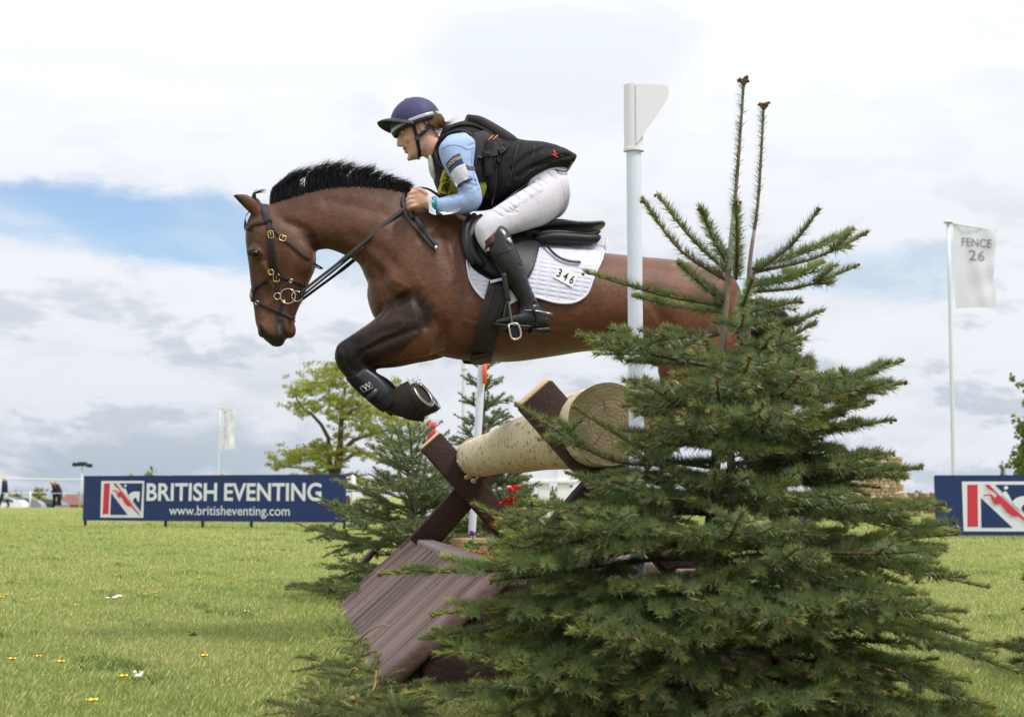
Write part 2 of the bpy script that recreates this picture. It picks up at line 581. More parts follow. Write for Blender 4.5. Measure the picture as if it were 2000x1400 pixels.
M_BARKG = mat('grey_bark', (.11, .085, .06), .9, .15, bump=.6, bscale=6, var=.35, vscale=2)
def hedge():
    v, f, c = [], [], []
    for x in np.arange(-150, 160, 2.6):
        y = 236 + 14 * math.sin(x * .03) + random.uniform(-4, 4)
        h = 5.0 + 1.3 * math.sin(x * .11 + 1) + random.uniform(-.6, 1.0)
        g = random.random()
        leaf_cloud(v, f, c, (x, y, -4 + h * .48), (2.6, 2.0, h * .54), 95, .55, (.05, .07, .025), (.13 + .06 * g, .155, .045))
    o = mk('distant_hedge', np.concatenate(v), np.concatenate(f), M_LEAF, None, False, col=np.concatenate(c))
    tag(o, 'low green hedge line along the far horizon', 'hedge', kind='stuff')
hedge()

# --- broadleaf trees
def leafy_tree(name, label, base, limbs, blobs, leaf, n_per, c0, c1, group=None):
    t = empty(name, base, label, 'tree', group)
    mb = MB()
    for P, r0, r1 in limbs:
        Q = catmull(P, 9)
        tube(mb, Q, np.linspace(r0 * .75, r1 * .6, 9), 7)
    mb.build('trunk', M_BARKG, t)
    v, f, c = [], [], []
    for cen, rad in blobs:
        k = max(3, int(n_per * rad[0] * rad[2]))
        subs = max(6, k // 22)
        for _ in range(subs):
            d = RNG.normal(size=3) * .62
            s = .36 * (0.7 + .6 * RNG.random())
            leaf_cloud(v, f, c, np.asarray(cen) + d * np.asarray(rad), np.asarray(rad) * s, k // subs, leaf, c0, c1)
    mk('crown', np.concatenate(v), np.concatenate(f), M_LEAF, t, False, col=np.concatenate(c))
    return t
OD = 110.0
def op(x, y, d=0.0):
    return pix(x, y, OD + d)
oak_limbs = [
    ([op(655, 1012), op(657, 930), op(664, 870), op(668, 800), op(676, 745)], .62, .16),
    ([op(652, 950), op(643, 900), op(640, 850, -1), op(612, 812, -2), op(585, 790, -2), op(575, 762, -2)], .34, .07),
    ([op(668, 810), op(648, 782, 1), op(640, 750, 2), op(632, 732, 2)], .20, .05),
    ([op(662, 890), op(690, 860, -1), op(725, 848, -2), op(760, 838, -2), op(800, 812, -2)], .30, .06),
    ([op(660, 905), op(700, 885, 2), op(730, 892, 2), op(762, 902, 2)], .22, .05),
    ([op(668, 820), op(690, 800, -2), op(715, 795, -2), op(745, 776, -2)], .24, .05),
    ([op(676, 790), op(690, 770, 2), op(695, 745, 2), op(700, 722, 2)], .17, .04),
    ([op(648, 940), op(625, 925, -2), op(600, 914, -3), op(565, 912, -3), op(545, 905, -3)], .24, .05),
    ([op(650, 930), op(630, 900, 2), op(605, 880, 3), op(580, 876, 3)], .2, .05),
    ([op(665, 930), op(690, 925, 2), op(712, 940, 2), op(722, 960, 2)], .17, .05),
]
oak_blobs_px = [(640, 728, 34, 16), (678, 722, 30, 13), (655, 752, 26, 12), (602, 758, 30, 14), (572, 768, 16, 12), (582, 795, 20, 14), (618, 792, 22, 12),
                (650, 782, 24, 14), (700, 760, 26, 14), (690, 790, 34, 15), (660, 815, 20, 10), (735, 806, 36, 16), (775, 826, 30, 12), (812, 822, 24, 12), (745, 770, 22, 10),
                (772, 752, 20, 9), (700, 828, 26, 12), (740, 842, 24, 10), (600, 884, 42, 15), (562, 898, 28, 13), (540, 914, 14, 8), (630, 872, 26, 10), (636, 908, 30, 10), (672, 848, 18, 9),
                (655, 885, 24, 9), (695, 880, 20, 9), (728, 888, 22, 9), (768, 880, 22, 14), (700, 935, 24, 12), (725, 948, 16, 14), (620, 925, 24, 8), (790, 860, 14, 8), (830, 800, 16, 9)]
oak_blobs = []
for x, y, rx, ry in oak_blobs_px:
    for dd in (-2.2, 1.8):
        c_ = op(x + random.uniform(-5, 5), y + random.uniform(-3, 3), dd + random.uniform(-1, 1))
        oak_blobs.append((c_, (rx * OD / FPX, 1.4, ry * OD / FPX)))
leafy_tree('oak_tree', 'spreading oak with fresh yellow green leaves behind the long banner', gnd(655, OD, prof(np.array(OD)).item()), oak_limbs, oak_blobs, .105, 780, (.20, .235, .040), (.43, .43, .085))
def round_tree(name, label, px, D, py_top, halfw_px, c0, c1, leaf=.2, n_per=100, group=None):
    z0 = prof(np.array(D)).item()
    top = pix(px, py_top, D); hw = halfw_px * D / FPX
    h = top[2] - z0; b = gnd(px, D, z0)
    limbs = [([b, b + [0, 0, h * .4], b + [hw * .1, 0, h * .75]], h * .035, h * .012)]
    for k in range(5):
        a = k * 1.26 + .3
        limbs.append(([b + [0, 0, h * .25], b + [hw * .35 * math.cos(a), hw * .35 * math.sin(a), h * .45], b + [hw * .75 * math.cos(a), hw * .7 * math.sin(a), h * (.5 + .06 * k)]], h * .018, h * .006))
    blobs = []
    for k in range(16):
        a = random.uniform(0, 6.28); q = random.random() ** .5; zz = random.uniform(.28, .92)
        w_ = math.sin(min(1, zz * 1.05) * math.pi) ** .6
        blobs.append((b + [hw * .75 * q * w_ * math.cos(a), hw * .7 * q * w_ * math.sin(a), h * zz], (hw * .42, hw * .4, h * .15)))
    blobs.append((b + [0, 0, h * .93], (hw * .35, hw * .3, h * .08)))
    return leafy_tree(name, label, b, limbs, blobs, leaf, n_per, c0, c1, group)
round_tree('broadleaf_tree', 'dense mid green tree behind the right hand banner beside the flagpole', 2048, 60, 742, 78, (.10, .14, .03), (.27, .30, .06), .12, 800)
round_tree('field_bush', 'rounded yellow green bush behind the parked cars', 77, 150, 953, 20, (.16, .17, .03), (.28, .27, .05), .25, 60)
round_tree('field_bush', 'small round treetop showing over the long banner', 298, 150, 917, 16, (.16, .19, .05), (.28, .30, .08), .25, 60)
round_tree('field_bush', 'grey green bush at the far end of the car row', 40, 175, 964, 16, (.10, .12, .04), (.18, .19, .07), .25, 60)

# --- banners
M_NAVY = mat('navy_vinyl', (.016, .034, .118), .45, .3, var=.12, vscale=1.5)
M_WHITE = mat('white_print', (.70, .71, .74), .6, .2)
M_RED = mat('red_print', (.56, .045, .065), .6, .2)
M_DARKPOST = mat('dark_post', (.03, .025, .022), .8, .2, var=.3)
M_WPOST = mat('white_plastic_post', (.74, .74, .75), .5, .3, var=.06, vscale=8)
def plane_hit(px, py, p0, n):
    d = ray(px, py)
    return CAMP + d * (np.dot(np.asarray(p0) - CAMP, n) / np.dot(d, n))
LOGO = [
    ('white', [(0, 0), (1, 0), (1, 1), (0, 1)]),
    ('red', [(.052, .09), (.192, .09), (.205, .935), (.068, .935)]),
    ('navy', [(.235, .075), (.64, .075), (.242, .67)]),
    ('navy', [(.43, .935), (.965, .935), (.945, .165)]),
    ('white', [(.545, .845), (.552, .895), (.575, .915), (.598, .895), (.603, .865), (.585, .84), (.56, .835)]),
    ('white', [(.515, .735), (.545, .80), (.575, .80), (.60, .74), (.645, .60), (.635, .555)]),
    ('white', [(.66, .545), (.655, .61), (.70, .67), (.77, .705), (.84, .71), (.915, .70), (.91, .55), (.908, .44), (.88, .425), (.85, .50), (.815, .555), (.775, .51), (.76, .44), (.775, .38)]),
    ('red', [(.29, .935), (.355, .935), (.48, .73), (.73, .37), (.935, .07), (.905, .07), (.72, .30), (.64, .31), (.565, .40), (.49, .56), (.42, .54), (.39, .60), (.36, .715), (.275, .71), (.27, .735), (.375, .745), (.42, .67), (.455, .72), (.41, .79), (.335, .86)]),
]
LM = {'white': M_WHITE, 'red': M_RED, 'navy': M_NAVY}
def banner(label, PL, PR, z0, z1, logo_px, text_px, url_px, post_u, seam_u):
    PL, PR = np.asarray(PL, float), np.asarray(PR, float)
    ex = nrm(PR - PL); ez = np.array([0, 0, 1.0]); n = np.cross(ex, ez)      # n faces the camera
    b = empty('sponsor_banner', (PL + PR) / 2, label, 'banner')
    c = (PL + PR) / 2 + ez * (z0 + z1) / 2
    L = np.linalg.norm(PR - PL)
    mb = MB(); box(mb, c, [ex * L / 2, n * .012, ez * (z1 - z0) / 2]); mb.build('panel', M_NAVY, b, False)
    for u in post_u:
        p = PL + (PR - PL) * u - n * .045
        m2 = MB(); box(m2, p + ez * (z1 * .5 - .08), [ex * .022, n * .022, ez * (z1 * .5 + .06)]); m2.build('post', M_DARKPOST, b, False)
    front = c + n * .0125
    for i, (k, poly) in enumerate(LOGO):
        P = []
        a = plane_hit(logo_px[0], logo_px[3], front, n); w = (logo_px[2] - logo_px[0]); 
        a2 = plane_hit(logo_px[2], logo_px[3], front, n); a3 = plane_hit(logo_px[0], logo_px[1], front, n)
        wv = ex * np.dot(a2 - a, ex); hv = ez * (a3 - a)[2]
        for x, y in poly:
            P.append(a + wv * x + hv * y + n * (.003 + .0025 * i))
        mk('emblem_shape', P, [tuple(range(len(P)))], LM[k], b, False)
    (wx0, wy0, wx1, wy1) = text_px[1]; wm = wx1 - wx0
    for s, (x0, y0, x1, y1), bo in ((text_px[0].split()[0], (wx0, wy0, wx0 + wm * .403, wy1), .022), (text_px[0].split()[1], (wx0 + wm * .443, wy0, wx1, wy1), .022), (url_px[0], url_px[1], .006)):
        a = plane_hit(x0, y1, front, n); a2 = plane_hit(x1, y1, front, n); a3 = plane_hit(x0, y0, front, n)
        place_text('lettering', s, a, ex, ez, np.dot(a2 - a, ex), (a3 - a)[2], M_WHITE, b, bo)
    return b
PL = pix(162, 1018, 29.6); PR = pix(672, 1022, 27.2)
banner('long navy sponsor banner with white lettering in front of the oak', [PL[0], PL[1], 0], [PR[0], PR[1], 0], .13, 1.105,
       (196, 939, 280, 1010), ('BRITISH EVENTING', (286, 943, 628, 978)), ('www.britisheventing.com', (330, 987, 566, 1011)), (.004, .33, .475, .66, .997), ())
PL = np.array([(1822 - 1000) / FPX * 22.6, 22.6, 0]); PR = PL + np.array([5.6, -.75, 0])
banner('navy sponsor banner below the tall FENCE 26 flag', PL, PR, .015, 1.02,
       (1882, 940, 2032, 1037), ('BRITISH EVENTING', (2050, 945, 2440, 985)), ('www.britisheventing.com', (2090, 1000, 2370, 1030)), (.004, .33, .66, .997), ())

# --- flags
M_CLOTH = mat('white_flag_cloth', (.74, .73, .80), .85, .1, transl=.35)
M_GREYTXT = mat('grey_print', (.26, .26, .30), .8, .1)
M_ALU = mat('pale_pole', (.62, .66, .68), .35, .5, var=.05)
def flag(label, px, D, py_top, py_base_lean, flag_px, texts, amp, r):
    base = gnd(px, D, prof(np.array(D)).item()); top = pix(px + py_base_lean, py_top, D)
    f = empty('flagpole', base, label, 'flag')
    mb = MB(); tube(mb, np.linspace(base - [0, 0, .1], top, 6), np.linspace(r, r * .8, 6), 10); mb.build('pole', M_ALU, f)
    mb = MB(); ellipsoid(mb, top, np.diag([r * 2.2, r * 2.2, r * .9])); mb.build('pole_cap', M_ALU, f)
    x0, y0, x1, y1, drop, sag = flag_px        # cloth corners in the picture
    sc = D / FPX
    A = pix(x0, y0, D); w = (x1 - x0) * sc; h = (y1 - y0) * sc
    def P(u, v, lift=0.0):
        q = A + np.array([w * u, 0, -h * v])
        q[0] += amp * .35 * math.sin(v * 7 + 1) * u
        q[1] += amp * math.sin(u * 5.5 + v * 2.2) * (.25 + u) + amp * .35 * math.sin(u * 13 - v * 5) * u + amp * .3 * math.sin(v * 17 + u * 3) * u - lift
        q[2] += -drop * sc * u * (1 - v) - sag * sc * u * v
        return q
    V = [P(u, v) for v in np.linspace(0, 1, 22) for u in np.linspace(0, 1, 16)]
    F = [(i * 16 + j, i * 16 + j + 1, (i + 1) * 16 + j + 1, (i + 1) * 16 + j) for i in range(21) for j in range(15)]
    c = mk('flag_cloth', V, F, M_CLOTH, f)
    for s, (tx0, ty0, tx1, ty1) in texts:
        TV, TF = text_mesh(s, 1.0, .012)
        sz = TV[:, :2].max(0)
        Q = [P((tx0 + (tx1 - tx0) * t[0] / sz[0] - x0) / (x1 - x0), (ty1 - (ty1 - ty0) * t[1] / sz[1] - y0) / (y1 - y0), .012) for t in TV]
        mk('lettering', Q, TF, M_GREYTXT, c, False)
    a = pix(x0, y0, D); mb = MB(); tube(mb, [top - [0, 0, .02], P(1.04, -.005)], r * .35, 6); mb.build('top_arm', M_ALU, f)
    return f
flag('tall white FENCE 26 flag on a pale pole behind the right hand banner', 1858, 26, 434, -6, (1861, 437, 1941, 606, 14, -2),
     [('FENCE', (1878, 461, 1931, 479)), ('2', (1891, 486, 1904, 508)), ('6', (1907, 486, 1921, 508))], .07, .042)
flag('slim white flag with a vertical word behind the long banner', 427, 81, 796, 3, (432, 798, 459, 881, 2, -6), [], .10, .045)
fl = [o for o in COL.objects if o.name.startswith('flag_cloth')][-1]
for i, ch in enumerate('PATTERNALL'):
    TV, TF = text_mesh(ch, 1.0, .02); sz = TV[:, :2].max(0)
    a = pix(437 - i * .1, 803.5 + i * 7.6 + 5.2, 80.86)
    Q = a + np.stack([TV[:, 0] / sz[0] * 3.6 * 81 / FPX, 0 * TV[:, 0], TV[:, 1] / sz[1] * 5.2 * 81 / FPX], 1)
    mk('lettering', Q, TF, M_GREYTXT, fl, False)

# --- rope fence behind the banner, far posts, rail
M_ROPE = mat('white_tape', (.72, .72, .72), .7, .2)
def rope_fence(label, posts, h, r, rope_h):
    f = empty('rope_fence', posts[0], label, 'fence')
    for p in posts:
        mb = MB(); tube(mb, [np.array(p) - [0, 0, .1], np.array(p) + [0, 0, h * .97], np.array(p) + [0, 0, h]], [r, r, r * .5], 8); mb.build('post', M_WPOST, f)
    for rh in rope_h:
        mb = MB()
        P = []
        for a, b in zip(posts[:-1], posts[1:]):
            for t in np.linspace(0, 1, 6):
                q = np.array(a) * (1 - t) + np.array(b) * t
                P.append(q + [0, -.0, rh - .05 * 4 * t * (1 - t)])
        tube(mb, P, .013, 5); mb.build('rope', M_ROPE, f)
    return f
rope_fence('white rope on posts running behind the long banner', [gnd(690, 30), gnd(690, 30) + [-4.2, .2, 0], gnd(690, 30) + [-8.4, .3, 0], gnd(690, 30) + [-12.6, .4, 0]], 1.13, .045, (1.08,))
rope_fence('white rope on posts leading away past the banner end to the oak', [gnd(692, 31), gnd(719, 58), gnd(735, 95, prof(np.array(95.)).item())], 1.12, .05, (1.02,))
rope_fence('white post and rope fence beside the walking spectators', [gnd(-130, 71), gnd(64, 71.5), gnd(215, 72)], .86, .055, (.80,))
M_WWOOD = mat('white_painted_timber', (.76, .76, .76), .55, .3, var=.05)
rf = empty('white_rail_fence', gnd(1100, 26), 'white painted rail with square posts seen under the log', 'fence')
for px_, hh_, ww_ in ((1100, 1.22, .125), (1062, .92, .11), (1180, 1.2, .12)):
    mb = MB(); roundbox(mb, gnd(px_, 26, hh_ / 2 - .04), [[ww_, 0, 0], [0, ww_ * .6, 0], [0, 0, hh_ / 2 + .04]], .015); mb.build('post', M_WWOOD, rf, False)
mb = MB(); roundbox(mb, gnd(1110, 25.9, .95), [[0, 0, .035], [0, .02, 0], [1.1, 0, 0]], .01); mb.build('rail', M_WWOOD, rf, False)

# --- public-address mast
M_BLACKPL = mat('black_plastic', (.018, .018, .02), .5, .4)
pm = empty('loudspeaker_mast', gnd(161, 92, prof(np.array(92.)).item()), 'grey mast with three black loudspeaker boxes beside the long banner', 'loudspeaker')
tp = pix(161, 907, 92)
mb = MB(); tube(mb, [gnd(161, 92, -.7), tp], .035, 8); tube(mb, [gnd(158, 92.6, -.7), tp], .022, 6); tube(mb, [gnd(168, 92.3, -.7), tp], .022, 6); mb.build('mast', M_ALU, pm)
for (x_, y_, w_, h_) in ((147, 907, 4.2, 3.6), (161, 906, 7.5, 4.0), (175, 909, 4.2, 3.6)):
    mb = MB(); sc = 92 / FPX
    roundbox(mb, pix(x_, y_, 92), [[w_ * sc, 0, 0], [0, .22, 0], [0, 0, h_ * sc]], .03); mb.build('speaker_box', M_BLACKPL, pm, False)
mb = MB(); tube(mb, [pix(144, 909, 92.2), pix(178, 909, 92.2)], .02, 6); mb.build('cross_arm', M_ALU, pm)

# --- spectators
M_SKIN2 = mat('far_skin', (.50, .29, .20), .6, .3)
M_COATN = mat('navy_coat', (.025, .027, .045), .85, .15, var=.3, vscale=4)
M_JEANS = mat('dark_trousers', (.02, .025, .035), .9, .1, var=.2)
M_BLOND = mat('blonde_hair', (.52, .36, .18), .6, .4, var=.3, vscale=20)
M_BROWNH = mat('brown_hair', (.30, .17, .09), .6, .4, var=.3, vscale=20)
M_TAN = mat('tan_bag', (.42, .28, .21), .8, .2)
M_MINT = mat('mint_bag', (.42, .55, .48), .8, .2)
M_BOOTC = mat('pale_shoe', (.5, .45, .4), .8, .2)
M_PINK = mat('pink_scarf', (.5, .2, .2), .85, .1)
def spectator(label, base, face, h, hair, coat, stride=.0, bow=0.0, coatlen=.52, bag=None):
    """standing or walking figure; face: unit direction"""
    b = np.asarray(base, float); s = h / 1.70
    fw = nrm(np.array([face[0], face[1], 0.0])); sd = np.array([-fw[1], fw[0], 0]); up = np.array([0, 0, 1.0])
    o = empty('person', b, label, 'person')
    def p(f, l, z): return b + (fw * f + sd * l + up * z) * s
    hx = .10 * bow; 
    head = p(.03 + hx * 2.2, 0, 1.58 - .10 * bow); neck = p(.01 + hx * 1.2, 0, 1.44 - .03 * bow)
    body = MB()
    tube(body, catmull([p(0, 0, .86), p(0, 0, 1.0), p(hx * .4, 0, 1.2), p(hx, 0, 1.36), neck, head - up * .05 * s], 14), np.array([.10, .13, .135, .135, .13, .135, .14, .14, .12, .09, .06, .05, .055, .05]) * s, 12)
    ellipsoid(body, head, np.array([fw * .095, sd * .075, up * .118]) * s)
    for sg in (-1, 1):
        fx = stride * sg
        P = catmull([p(0, .09 * sg, .88), p(fx * .5 + .03, .09 * sg, .48), p(fx, .09 * sg, .08)], 8)
        tube(body, P, np.linspace(.085, .045, 8) * s, 8)
        tube(body, [p(fx - .05, .09 * sg, .045), p(fx + .06, .09 * sg, .04), p(fx + .17, .09 * sg, .03)], np.array([.04, .045, .025]) * s, 8)
        A = catmull([p(hx, .17 * sg, 1.36), p(hx - .03 - fx * .3, .22 * sg, 1.08), p(hx + .12 - fx * .3, .17 * sg, .88)], 8)
        tube(body, A, np.linspace(.055, .032, 8) * s, 8)
        ellipsoid(body, A[-1] + fw * .03 * s - up * .03 * s, np.array([fw * .045, sd * .03, up * .055]) * s, 8, 6)
    V, N, F = remesh(body, .018, 2)
    mk('body', V, F, M_SKIN2, o)
    c = MB()
    P = catmull([p(-.01, 0, .98 - coatlen * .55), p(0, 0, .95), p(hx * .4, 0, 1.15), p(hx, 0, 1.36), p(hx * 1.1, 0, 1.44)], 12)
    V = []
    rr = np.linspace(.20, .155, 12); rr[-1] = .07; rr[-2] = .13
    for q, r_ in zip(P, rr):
        for j in range(14):
            a = 2 * math.pi * j / 14
            V.append(q + (fw * math.cos(a) * r_ * .8 + sd * math.sin(a) * r_ * 1.15) * s)
    c.add(V, ring_faces(12, 14, False))
    for sg in (-1, 1):
        fx = stride * sg
        A = catmull([p(hx, .15 * sg, 1.37), p(hx - .03 - fx * .3, .22 * sg, 1.08), p(hx + .11 - fx * .3, .17 * sg, .90)], 8)
        tube(c, A, np.linspace(.075, .05, 8) * s, 9)
    c.build('coat', coat, o)
    t_ = MB()
    for sg in (-1, 1):
        fx = stride * sg
        P = catmull([p(0, .085 * sg, .92), p(fx * .5 + .03, .09 * sg, .48), p(fx, .09 * sg, .07)], 8)
        tube(t_, P, np.linspace(.10, .06, 8) * s, 9)
    t_.build('trousers', M_JEANS, o)
    for sg in (-1, 1):
        fx = stride * sg
        m_ = MB(); tube(m_, [p(fx - .06, .09 * sg, .05), p(fx + .06, .09 * sg, .045), p(fx + .19, .09 * sg, .03)], np.array([.05, .055, .03]) * s, 8)
        m_.build('shoe', M_BOOTC if bag else M_JEANS, o)
    hm = MB()
    ellipsoid(hm, head + (up * .02 - fw * .022) * s, np.array([fw * .098, sd * .088, up * .115]) * s)
    tube(hm, [head + (up * .0 - fw * .06) * s, head + (-up * .13 - fw * .085) * s, head + (-up * .27 - fw * .07) * s], np.array([.08, .07, .03]) * s, 10)
    hm.build('hair', hair, o)
    return o
spectator('blonde person in a dark coat walking along the rope fence with bags', gnd(14, 72.5), (-1, .1), 1.70, M_BLOND, M_COATN, .22, .1, .35, True)
bg_ = MB(); ellipsoid(bg_, gnd(25, 72.2, .72), np.array([[.14, 0, 0], [0, .07, 0], [0, 0, .2]])); 
tag(bg_.build('shoulder_bag', M_TAN), 'tan shoulder bag carried by the walking blonde person', 'bag')
bg_ = MB(); ellipsoid(bg_, gnd(17, 72.1, .58), np.array([[.13, 0, 0], [0, .05, 0], [0, 0, .17]]))
tag(bg_.build('carrier_bag', M_MINT), 'pale mint carrier bag held by the walking blonde person', 'bag')
spectator('blonde person with bowed head standing close beside another', gnd(112, 73.2), (-1, -.4), 1.52, M_BLOND, M_COATN, .05, .9, .7, None)
spectator('person in a long navy coat bending over beside the blonde one', gnd(121, 72.8), (-1, -.2), 1.50, M_BROWNH, M_COATN, .06, 1.3, .85, True)
spectator('brown haired person hidden behind the emblem end of the long banner', gnd(258, 52), (1, .2), 1.52, M_BROWNH, M_COATN, .0, .1, .5, None)
spectator('fair haired person hidden behind the middle of the long banner', gnd(440, 52), (-1, .2), 1.56, M_BLOND, M_COATN, .0, .1, .5, None)

# --- parked cars
M_TYRE = mat('tyre', (.02, .02, .02), .9, .1)
M_GLASS = mat('car_glass', (.05, .06, .07), .08, .6)
M_RIM = mat('wheel_rim', (.4, .4, .42), .35, .5, metal=.8)
M_LAMPR = mat('tail_lamp', (.4, .03, .03), .3, .5)
def car(label, base, rot, paint, group):
    o = empty('parked_car', base, label, 'car', group)
    cr, sr = math.cos(rot), math.sin(rot); ex = np.array([cr, sr, 0]); ey = np.array([-sr, cr, 0]); up = np.array([0, 0, 1.0]); b = np.asarray(base, float)
    def q(x, y, z): return b + ex * x + ey * y + up * z
    pr = [(-2.05, .45), (-2.1, .75), (-1.95, .95), (-1.2, 1.02), (-.6, 1.42), (.7, 1.48), (1.55, 1.2), (1.85, 1.0), (2.0, .7), (1.98, .4), (1.0, .3), (-1.0, .3)]
    V = []
    for y, s in ((-.82, .9), (-.78, 1.0), (.78, 1.0), (.82, .9)):
        for x, z in pr:
            inn = .14 * max(0, z - .95) / .5
            V.append(q(x * (.97 + .03 * s), (abs(y) - inn) * (1 if y > 0 else -1), .85 + (z - .85) * (.96 + .04 * s)))
    n = len(pr); F = [(i * n + j, i * n + (j + 1) % n, (i + 1) * n + (j + 1) % n, (i + 1) * n + j) for i in range(3) for j in range(n)]
    F += [tuple(range(n - 1, -1, -1)), tuple(3 * n + j for j in range(n))]
    m_ = MB(); m_.add(V, F); m_.build('car_body', paint, o, False)
    for sg in (-1, 1):
        for xs_ in ([(-1.05, 1.06), (-.55, 1.36), (-.05, 1.40), (-.05, 1.06)], [(.05, 1.06), (.05, 1.41), (.68, 1.42), (1.25, 1.2), (1.2, 1.06)]):
            P = [q(x, (.825 - .13 * (z - .95) / .5) * sg, z) for x, z in xs_]
            mk('side_window', P, [tuple(range(len(P)))], M_GLASS, o, False)
        for x in (-1.28, 1.22):
            w_ = MB(); tube(w_, [q(x, .66 * sg, .32), q(x, .86 * sg, .32)], .32, 18)
            t_ = w_.build('wheel', M_TYRE, o)
            w2 = MB(); tube(w2, [q(x, .8 * sg, .32), q(x, .875 * sg, .32)], .2, 14); w2.build('rim', M_RIM, t_)
    for x0, z0_, x1, z1_, nm in ((-1.17, 1.05, -.63, 1.40, 'windscreen'), (.76, 1.46, 1.5, 1.23, 'rear_window')):
        d_ = .02
        P = [q(x0 - .02, -.66, z0_ + d_), q(x0 - .02, .66, z0_ + d_), q(x1 - .02, .58, z1_ + d_), q(x1 - .02, -.58, z1_ + d_)]
        if nm == 'rear_window': P = [q(x0 + .02, -.6, z0_ + d_), q(x0 + .02, .6, z0_ + d_), q(x1 + .02, .66, z1_ + d_), q(x1 + .02, -.66, z1_ + d_)]
        mk(nm, P, [(0, 1, 2, 3)], M_GLASS, o, False)
    return o
M_PGREY = mat('grey_car_paint', (.20, .205, .235), .3, .5, coat=.6)
M_PDARK = mat('dark_car_paint', (.06, .065, .085), .3, .5, coat=.6)
M_PWHITE = mat('white_car_paint', (.7, .7, .7), .3, .5, coat=.6)
def zz(D): return prof(np.array(float(D))).item()
car('grey parked car behind the post beside the walking person', gnd(42, 106, zz(106)), .1, M_PGREY, 'cars parked in the dip')
car('dark parked car between the white post and the bending pair', gnd(90, 110, zz(110)), -.1, M_PDARK, 'cars parked in the dip')
car('white parked car half hidden behind the walking person', gnd(8, 104, zz(104)), .0, M_PWHITE, 'cars parked in the dip')
# low brick barn roof
M_TILE = mat('red_tile_roof', (.20, .105, .09), .85, .15, var=.25, vscale=2)
M_BRICKW = mat('barn_wall', (.25, .17, .13), .9, .1, var=.2, vscale=3)
bb = gnd(150, 150, zz(150)); bo = empty('barn', bb, 'low barn with a dull red roof beyond the rope fence', 'barn')
m_ = MB(); box(m_, bb + [0, 0, 1.0], [[1.5, 0, 0], [0, 2.2, 0], [0, 0, 1.0]]); m_.build('wall', M_BRICKW, bo, False)
m_ = MB(); m_.add([bb + np.array(p_) for p_ in [(-1.7, -2.4, 1.9), (1.7, -2.4, 1.9), (1.7, 2.4, 1.9), (-1.7, 2.4, 1.9), (-.9, 0, 3.05), (1.3, 0, 3.05)]], [(0, 1, 5, 4), (1, 2, 5), (2, 3, 4, 5), (3, 0, 4), (3, 2, 1, 0)])
m_.build('roof', M_TILE, bo, False)

# --- ruined stone wall (another fence of the course)
M_STONE = mat('honey_limestone', (.40, .29, .17), .9, .15, bump=.5, bscale=25, var=.3, vscale=5)
M_STONE2 = mat('pale_limestone', (.50, .40, .27), .9, .15, bump=.5, bscale=25, var=.25, vscale=5)
M_STONED = mat('brown_drystone', (.20, .13, .085), .95, .1, bump=.6, bscale=20, var=.35, vscale=5)
M_MORTAR = mat('stone_core', (.22, .155, .09), .95, .05)
RD = 43.0
def stone_mesh(seed):
    rs = np.random.default_rng(seed); m_ = MB(); roundbox(m_, (0, 0, 0), [[.5, 0, 0], [0, .5, 0], [0, 0, .5]], .12, 1)
    V = m_.verts() + rs.normal(size=(m_.n, 3)) * .035
    return V, m_.f
STM = []
for k in range(6):
    for mm in (M_STONE, M_STONE2, M_STONED):
        V, F = stone_mesh(k); me = bpy.data.meshes.new('stone'); me.from_pydata(V.tolist(), [], F); me.materials.append(mm); STM.append(me)
def stone(parent, p, size, mi, rz=0.0, rx=0.0):
    o = bpy.data.objects.new('stone', STM[random.randrange(6) * 3 + mi]); COL.objects.link(o)
    if parent is not None: o.parent = parent
    o.location = Vector(np.asarray(p) - (wloc(parent) if parent is not None else 0)); o.scale = size; o.rotation_euler = (rx, random.uniform(-.05, .05), rz)
    return o
rb = gnd(1700, RD); ruin = empty('ruined_stone_tower', rb, 'honey coloured ruined stone tower with a broken stepped edge', 'ruin')
sc = RD / FPX
core = MB(); box(core, gnd(1716, RD + .45, .95), [[35 * sc, 0, 0], [0, .3, 0], [0, 0, .92]]); box(core, gnd(1672, RD + .45, .52), [[60 * sc, 0, 0], [0, .3, 0], [0, 0, .52]])
core.build('core', M_MORTAR, ruin, False)
z = .0; row = 0
while z < 1.86:
    hh = random.uniform(.085, .13)
    x = 1600 + random.uniform(-6, 0); xe = 1754 - random.uniform(0, 3)
    if z < .62: xe += 10
    while x < xe:
        w = random.uniform(8, 17)
        if (x > 1678 or z < 1.0) and not (z > 1.7 and random.random() < .25):
            stone(ruin, gnd(x + w / 2, RD + .1 + random.uniform(-.02, .02), z + hh / 2), (w * sc * .96, .3, hh * .93), random.choice((0, 0, 0, 1)))
        x += w
    z += hh; row += 1
for k in range(24):
    a = random.random(); z = random.uniform(.08, .7 * (1 - a) + .1)
    s = random.uniform(.16, .30)
    stone(ruin, gnd(1754 + 36 * a, RD - .1 + random.uniform(-.25, .25), z), (s * 1.2, s, s * .7), random.choice((0, 1, 1)), random.uniform(0, 3), random.uniform(-.3, .3))
dw = empty('dry_stone_wall', gnd(1800, RD + 6), 'low brown dry stone wall between the ruin and the banner', 'wall')
sc2 = (RD + 6) / FPX
core = MB(); box(core, gnd(1830, RD + 6.4, .3), [[66 * sc2, 0, 0], [0, .18, 0], [0, 0, .3]]); core.build('core', M_MORTAR, dw, False)
z = 0.0
while z < .62:
    hh = random.uniform(.08, .12); x = 1764.0
    while x < 1890:
        w = random.uniform(9, 18); stone(dw, gnd(x + w / 2, RD + 6.1, z + hh / 2), (w * sc2 * .95, .26, hh * .92), 2); x += w
    z += hh
x = 1766.0
